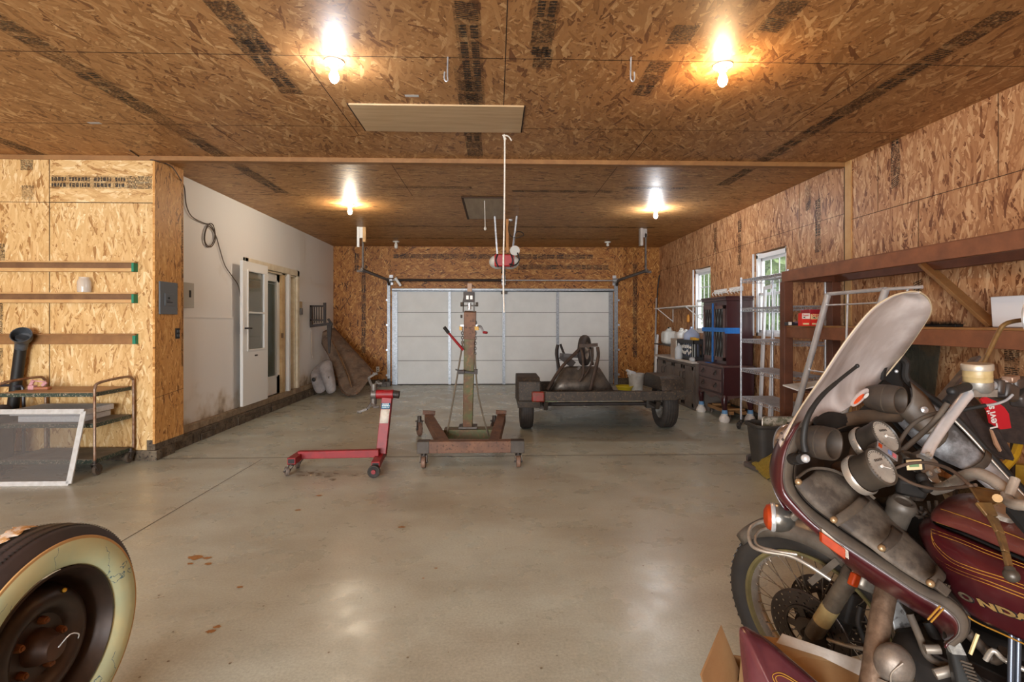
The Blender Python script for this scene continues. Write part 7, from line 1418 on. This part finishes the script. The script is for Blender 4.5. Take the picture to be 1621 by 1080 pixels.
m = MB(); m.bar(HS+RB_*.3+V((0,0,.66)), HS+RB_*1.15+V((0,0,.70)), .05, .05); m.bar(HS+RB_*.55+V((0,0,.4)), rw, .22, .05); mp(m, 'frame_rail', BLK, bev=.01)
m = MB()
for k in range(6): m.obox(eng+V((-.03,-.02,.03*k)), (.48,.16,.006), (0,0,hd_-PI/2-.1))
mp(m, 'cooling_fins', BLACKM); m = MB(); m.bar(eng+V((-.1,0,-.15)), eng+V((-.26,-.1,-.392)), .025, .02); m.bar(eng+V((.14,0,-.15)), eng+V((.14,-.02,-.39)), .025, .02); mp(m, 'side_stand', BLACKM)
for x_ in (1601, 1612): tubep([(x_,1005,1.16),(x_-1,1050,1.15),(x_-2,1110,1.14)], .006, 'frame_strut', pm('blue_grey_strut', (78,82,92), rough=.3, metal=.6), curve=2)
tubep([(1530,1000,1.24),(1560,1030,1.23),(1575,1045,1.22),(1590,1030,1.2)], .012, 'carburettor_hose', DUSTB); tubep([(1560,1045,1.2),(1572,1030,1.19),(1590,1045,1.18),(1621,1060,1.16)], .006, 'engine_cable', CHD)
m = MB(); m.cyl(A3(1536,1036,1.22), A3(1548,1004,1.22), .004, n=6); mp(m, 'bright_rod', pm('tan_rod', (214,186,130), rough=.5))
m = MB(); 
for k in range(9):
    r_ = random.Random(k+50); m.tube(pts3([(1440+k*6,800+r_.uniform(-8,8),1.42),(1450+k*5,818+r_.uniform(-6,10),1.4),(1462+k*4,812+r_.uniform(-5,14),1.38)]), .004, 5, curve=3)
mp(m, 'wiring', pm('grimy_wire', (90,74,60), (50,42,38), 40, .7), weld=False)
m = MB(); m.obox(A3(1455,840,1.55), (.14,.2,.16), (0,0,.4)); mp(m, 'frame_neck', BLK, bev=.02)
# ================================================================== CARTON WITH LOOSE SIDE COVER
CARD = pm('cardboard', (164,122,78), (148,106,64), 9, .8); CARI = pm('cardboard_inner', (178,140,96), (160,122,80), 7, .8)
bx = thing('cardboard_box', (.85, 1.5, 0), 'open cardboard box with raised flap in front of the motorcycle wheel', 'box')
q = [V((.62,1.22,0)), V((.98,1.12,0)), V((1.08,1.42,0)), V((.69,1.53,0))]; hB = .40
for i in range(4):
    a_, b_ = q[i], q[(i+1) % 4]; n_ = (b_-a_).cross(V((0,0,1))).normalized()*.004; m = MB(); m.prism([a_, b_, b_+V((0,0,hB)), a_+V((0,0,hB))], n_); mp(m, 'box_side', CARD, bx)
m = MB(); m.prism([p+V((0,0,.002)) for p in q], (0,0,.004)); mp(m, 'box_bottom', CARD, bx)
m = MB(); m.prism(pts3([(1108,1068,1.28),(1141,990,1.36),(1170,1062,1.40),(1162,1110,1.33),(1125,1120,1.26)]), (.002,.003,0)); mp(m, 'box_flap', CARD, bx)
m = MB(); m.prism(pts3([(1168,1095,1.36),(1176,1004,1.45),(1235,1012,1.47),(1374,1062,1.40),(1376,1120,1.3),(1200,1120,1.36)]), (.002,.004,0)); mp(m, 'inner_flap', CARI, bx)
m = MB(); m.prism(pts3([(1238,1004,1.46),(1378,1052,1.385),(1377,1078,1.375),(1300,1040,1.40),(1229,1018,1.44)]), (.002,.003,0)); mp(m, 'white_flap', pm('white_card', (206,198,188), (184,174,162), 20, .8), bx)
sc_ = thing('maroon_side_cover', (.86, 1.25, .0), 'loose pointed maroon side cover with gold outline standing in the cardboard box', 'motorcycle cover')
ol = [(1179,1016,1.30),(1184,1003,1.31),(1200,1008,1.31),(1230,1028,1.29),(1262,1055,1.27),(1300,1088,1.24),(1345,1130,1.21),(1330,1190,1.2),(1200,1190,1.24),(1186,1090,1.27)]
P = smooth(pts3(ol), 4, True); cen = A3(1230,1110,1.22)
m = MB(); m.grid([[p+V((0,.03,0)) for p in P], P, [p.lerp(cen,.12)+V((0,-.014,.0)) for p in P], [p.lerp(cen,.5)+V((0,-.02,0)) for p in P], [p.lerp(cen,.97)+V((0,-.02,0)) for p in P]], closed=True); mp(m, 'cover_panel', pm('faded_maroon', (104,58,62), (84,40,46), 5, .22, coat=.5), sc_, weld=True, ang=80)
bv = BVHTree.FromPolygons([tuple(v) for v in m.v], m.f)
for l_ in ([(1232,1090),(1223,1072),(1228,1066),(1240,1067),(1262,1080),(1280,1092)], [(1236,1090),(1228,1075),(1231,1070),(1240,1071),(1258,1081),(1272,1092)]):
    m = MB(); m.tube([onbv(p.x, p.y, .002) for p in smooth([V((x, y, 0)) for x, y in l_], 5)], .0011, 5, cap=False); mp(m, 'gold_outline', GOLD, sc_)
# ================================================================== BEHIND THE MOTORCYCLE, RIGHT EDGE
JK = pm('dark_brown_denim', (66,54,50), (46,38,36), 30, .9, bump=.3)
yt = thing('yellow_tub', (2.75, 2.75, 0), 'yellow plastic tub with wooden block on its rim, right edge behind motorcycle', 'tub')
YT = pm('dusty_yellow', (200,160,40), (176,136,34), 12, .45)
c_ = V((3.02,2.74,0)); m = MB(); m.lathe(c_, (0,0,1), [(.001,.004), (.26,.004), (.33,.5), (.37,.5), (.37,.53), (.32,.53), (.27,.05), (.001,.03)], 36); build(m, 'tub_shell', YT, yt)
m = MB(); m.tube([A3(1575,755,2.5), A3(1592,738,2.5), A3(1606,722,2.52), A3(1612,705,2.55)], .02, 6, curve=3); build(m, 'tub_handle', YT, yt)
p = A3(1608,699,2.6); m = MB(); m.box(p.x-.06, p.x+.2, 2.68, 2.8, p.z-.025, p.z+.03); tag(build(m, 'wood_block', WOODL, bev=.004), 'pale wooden block on the yellow tub below the dark jeans', 'wood block')
jk = thing('denim_bundle', (2.6, 2.8, .5), 'dark brown denim draped behind the handlebar with red logo patch', 'clothing')
Lr = [(1500,632,2.6),(1512,655,2.55),(1532,690,2.5),(1556,716,2.45),(1580,726,2.4)]; Mr = [(1530,618,2.7),(1550,640,2.6),(1572,670,2.5),(1586,696,2.45),(1590,722,2.42)]
m = MB(); g1_ = ruled(pts3(Lr), pts3(Mr), 14, .05); 
for r_ in g1_:
    for j, v in enumerate(r_): v += V((0, -.02*math.sin(j*1.4), 0))
m.grid(g1_); build(m, 'hanging_leg', JK, jk, solid=.01, ang=80, sub=1)
Lr = [(1535,612,2.75),(1556,640,2.68),(1574,672,2.6),(1586,700,2.55)]; Mr = [(1600,606,2.8),(1640,640,2.75),(1660,680,2.7),(1680,705,2.65)]; m = MB(); m.grid(ruled(pts3(Lr), pts3(Mr), 10, .07)); build(m, 'draped_back', JK, jk, solid=.01, ang=80, sub=1)
RPM = pm('red_patch_cloth', (190,22,36), rough=.7); PY = 2.36
m = MB(); m.prism([at(*q, PY) for q in ((1553,633),(1560,628),(1578,636),(1590,645),(1597,655),(1601,678),(1584,680),(1568,670),(1564,652))], (0,.01,0)); pt = build(m, 'red_patch', RPM, jk)
a_, b_ = at(1579,678,PY-.006), at(1571,634,PY-.006); ax_ = (b_-a_); ln2 = ax_.length; ax_.normalize(); nz = V((0,-1,0)); ay_ = nz.cross(ax_).normalized()
text_mesh('white_lettering', "Levi's", pm('logo_white', (236,228,224), rough=.6), pt, a_+ay_*-.002, ax_*.95, ay_, ln2*.40, .0006)
m = MB(); m.prism([at(*q, 2.38) for q in ((1569,680),(1572,682),(1580,700),(1586,713),(1584,716),(1576,704))], (0,.01,0)); build(m, 'tan_lining', pm('tan_lining', (190,150,120), rough=.8), jk)

t = thing('work_stand', (2.86, 2.98, 0), 'dark slim stand carrying the brown denim behind the motorcycle handlebar', 'stand')
m = MB(); m.box(2.76, 2.99, 2.9, 3.1, .80, .83); build(m, 'stand_top', BLACKM, t)
for x in (2.78, 2.97):
    for y in (2.92, 3.08): m = MB(); m.bar((x, y+.02, .0), (x, y, .8), .018, .018, (1,0,0)); build(m, 'leg', BLACKM, t)
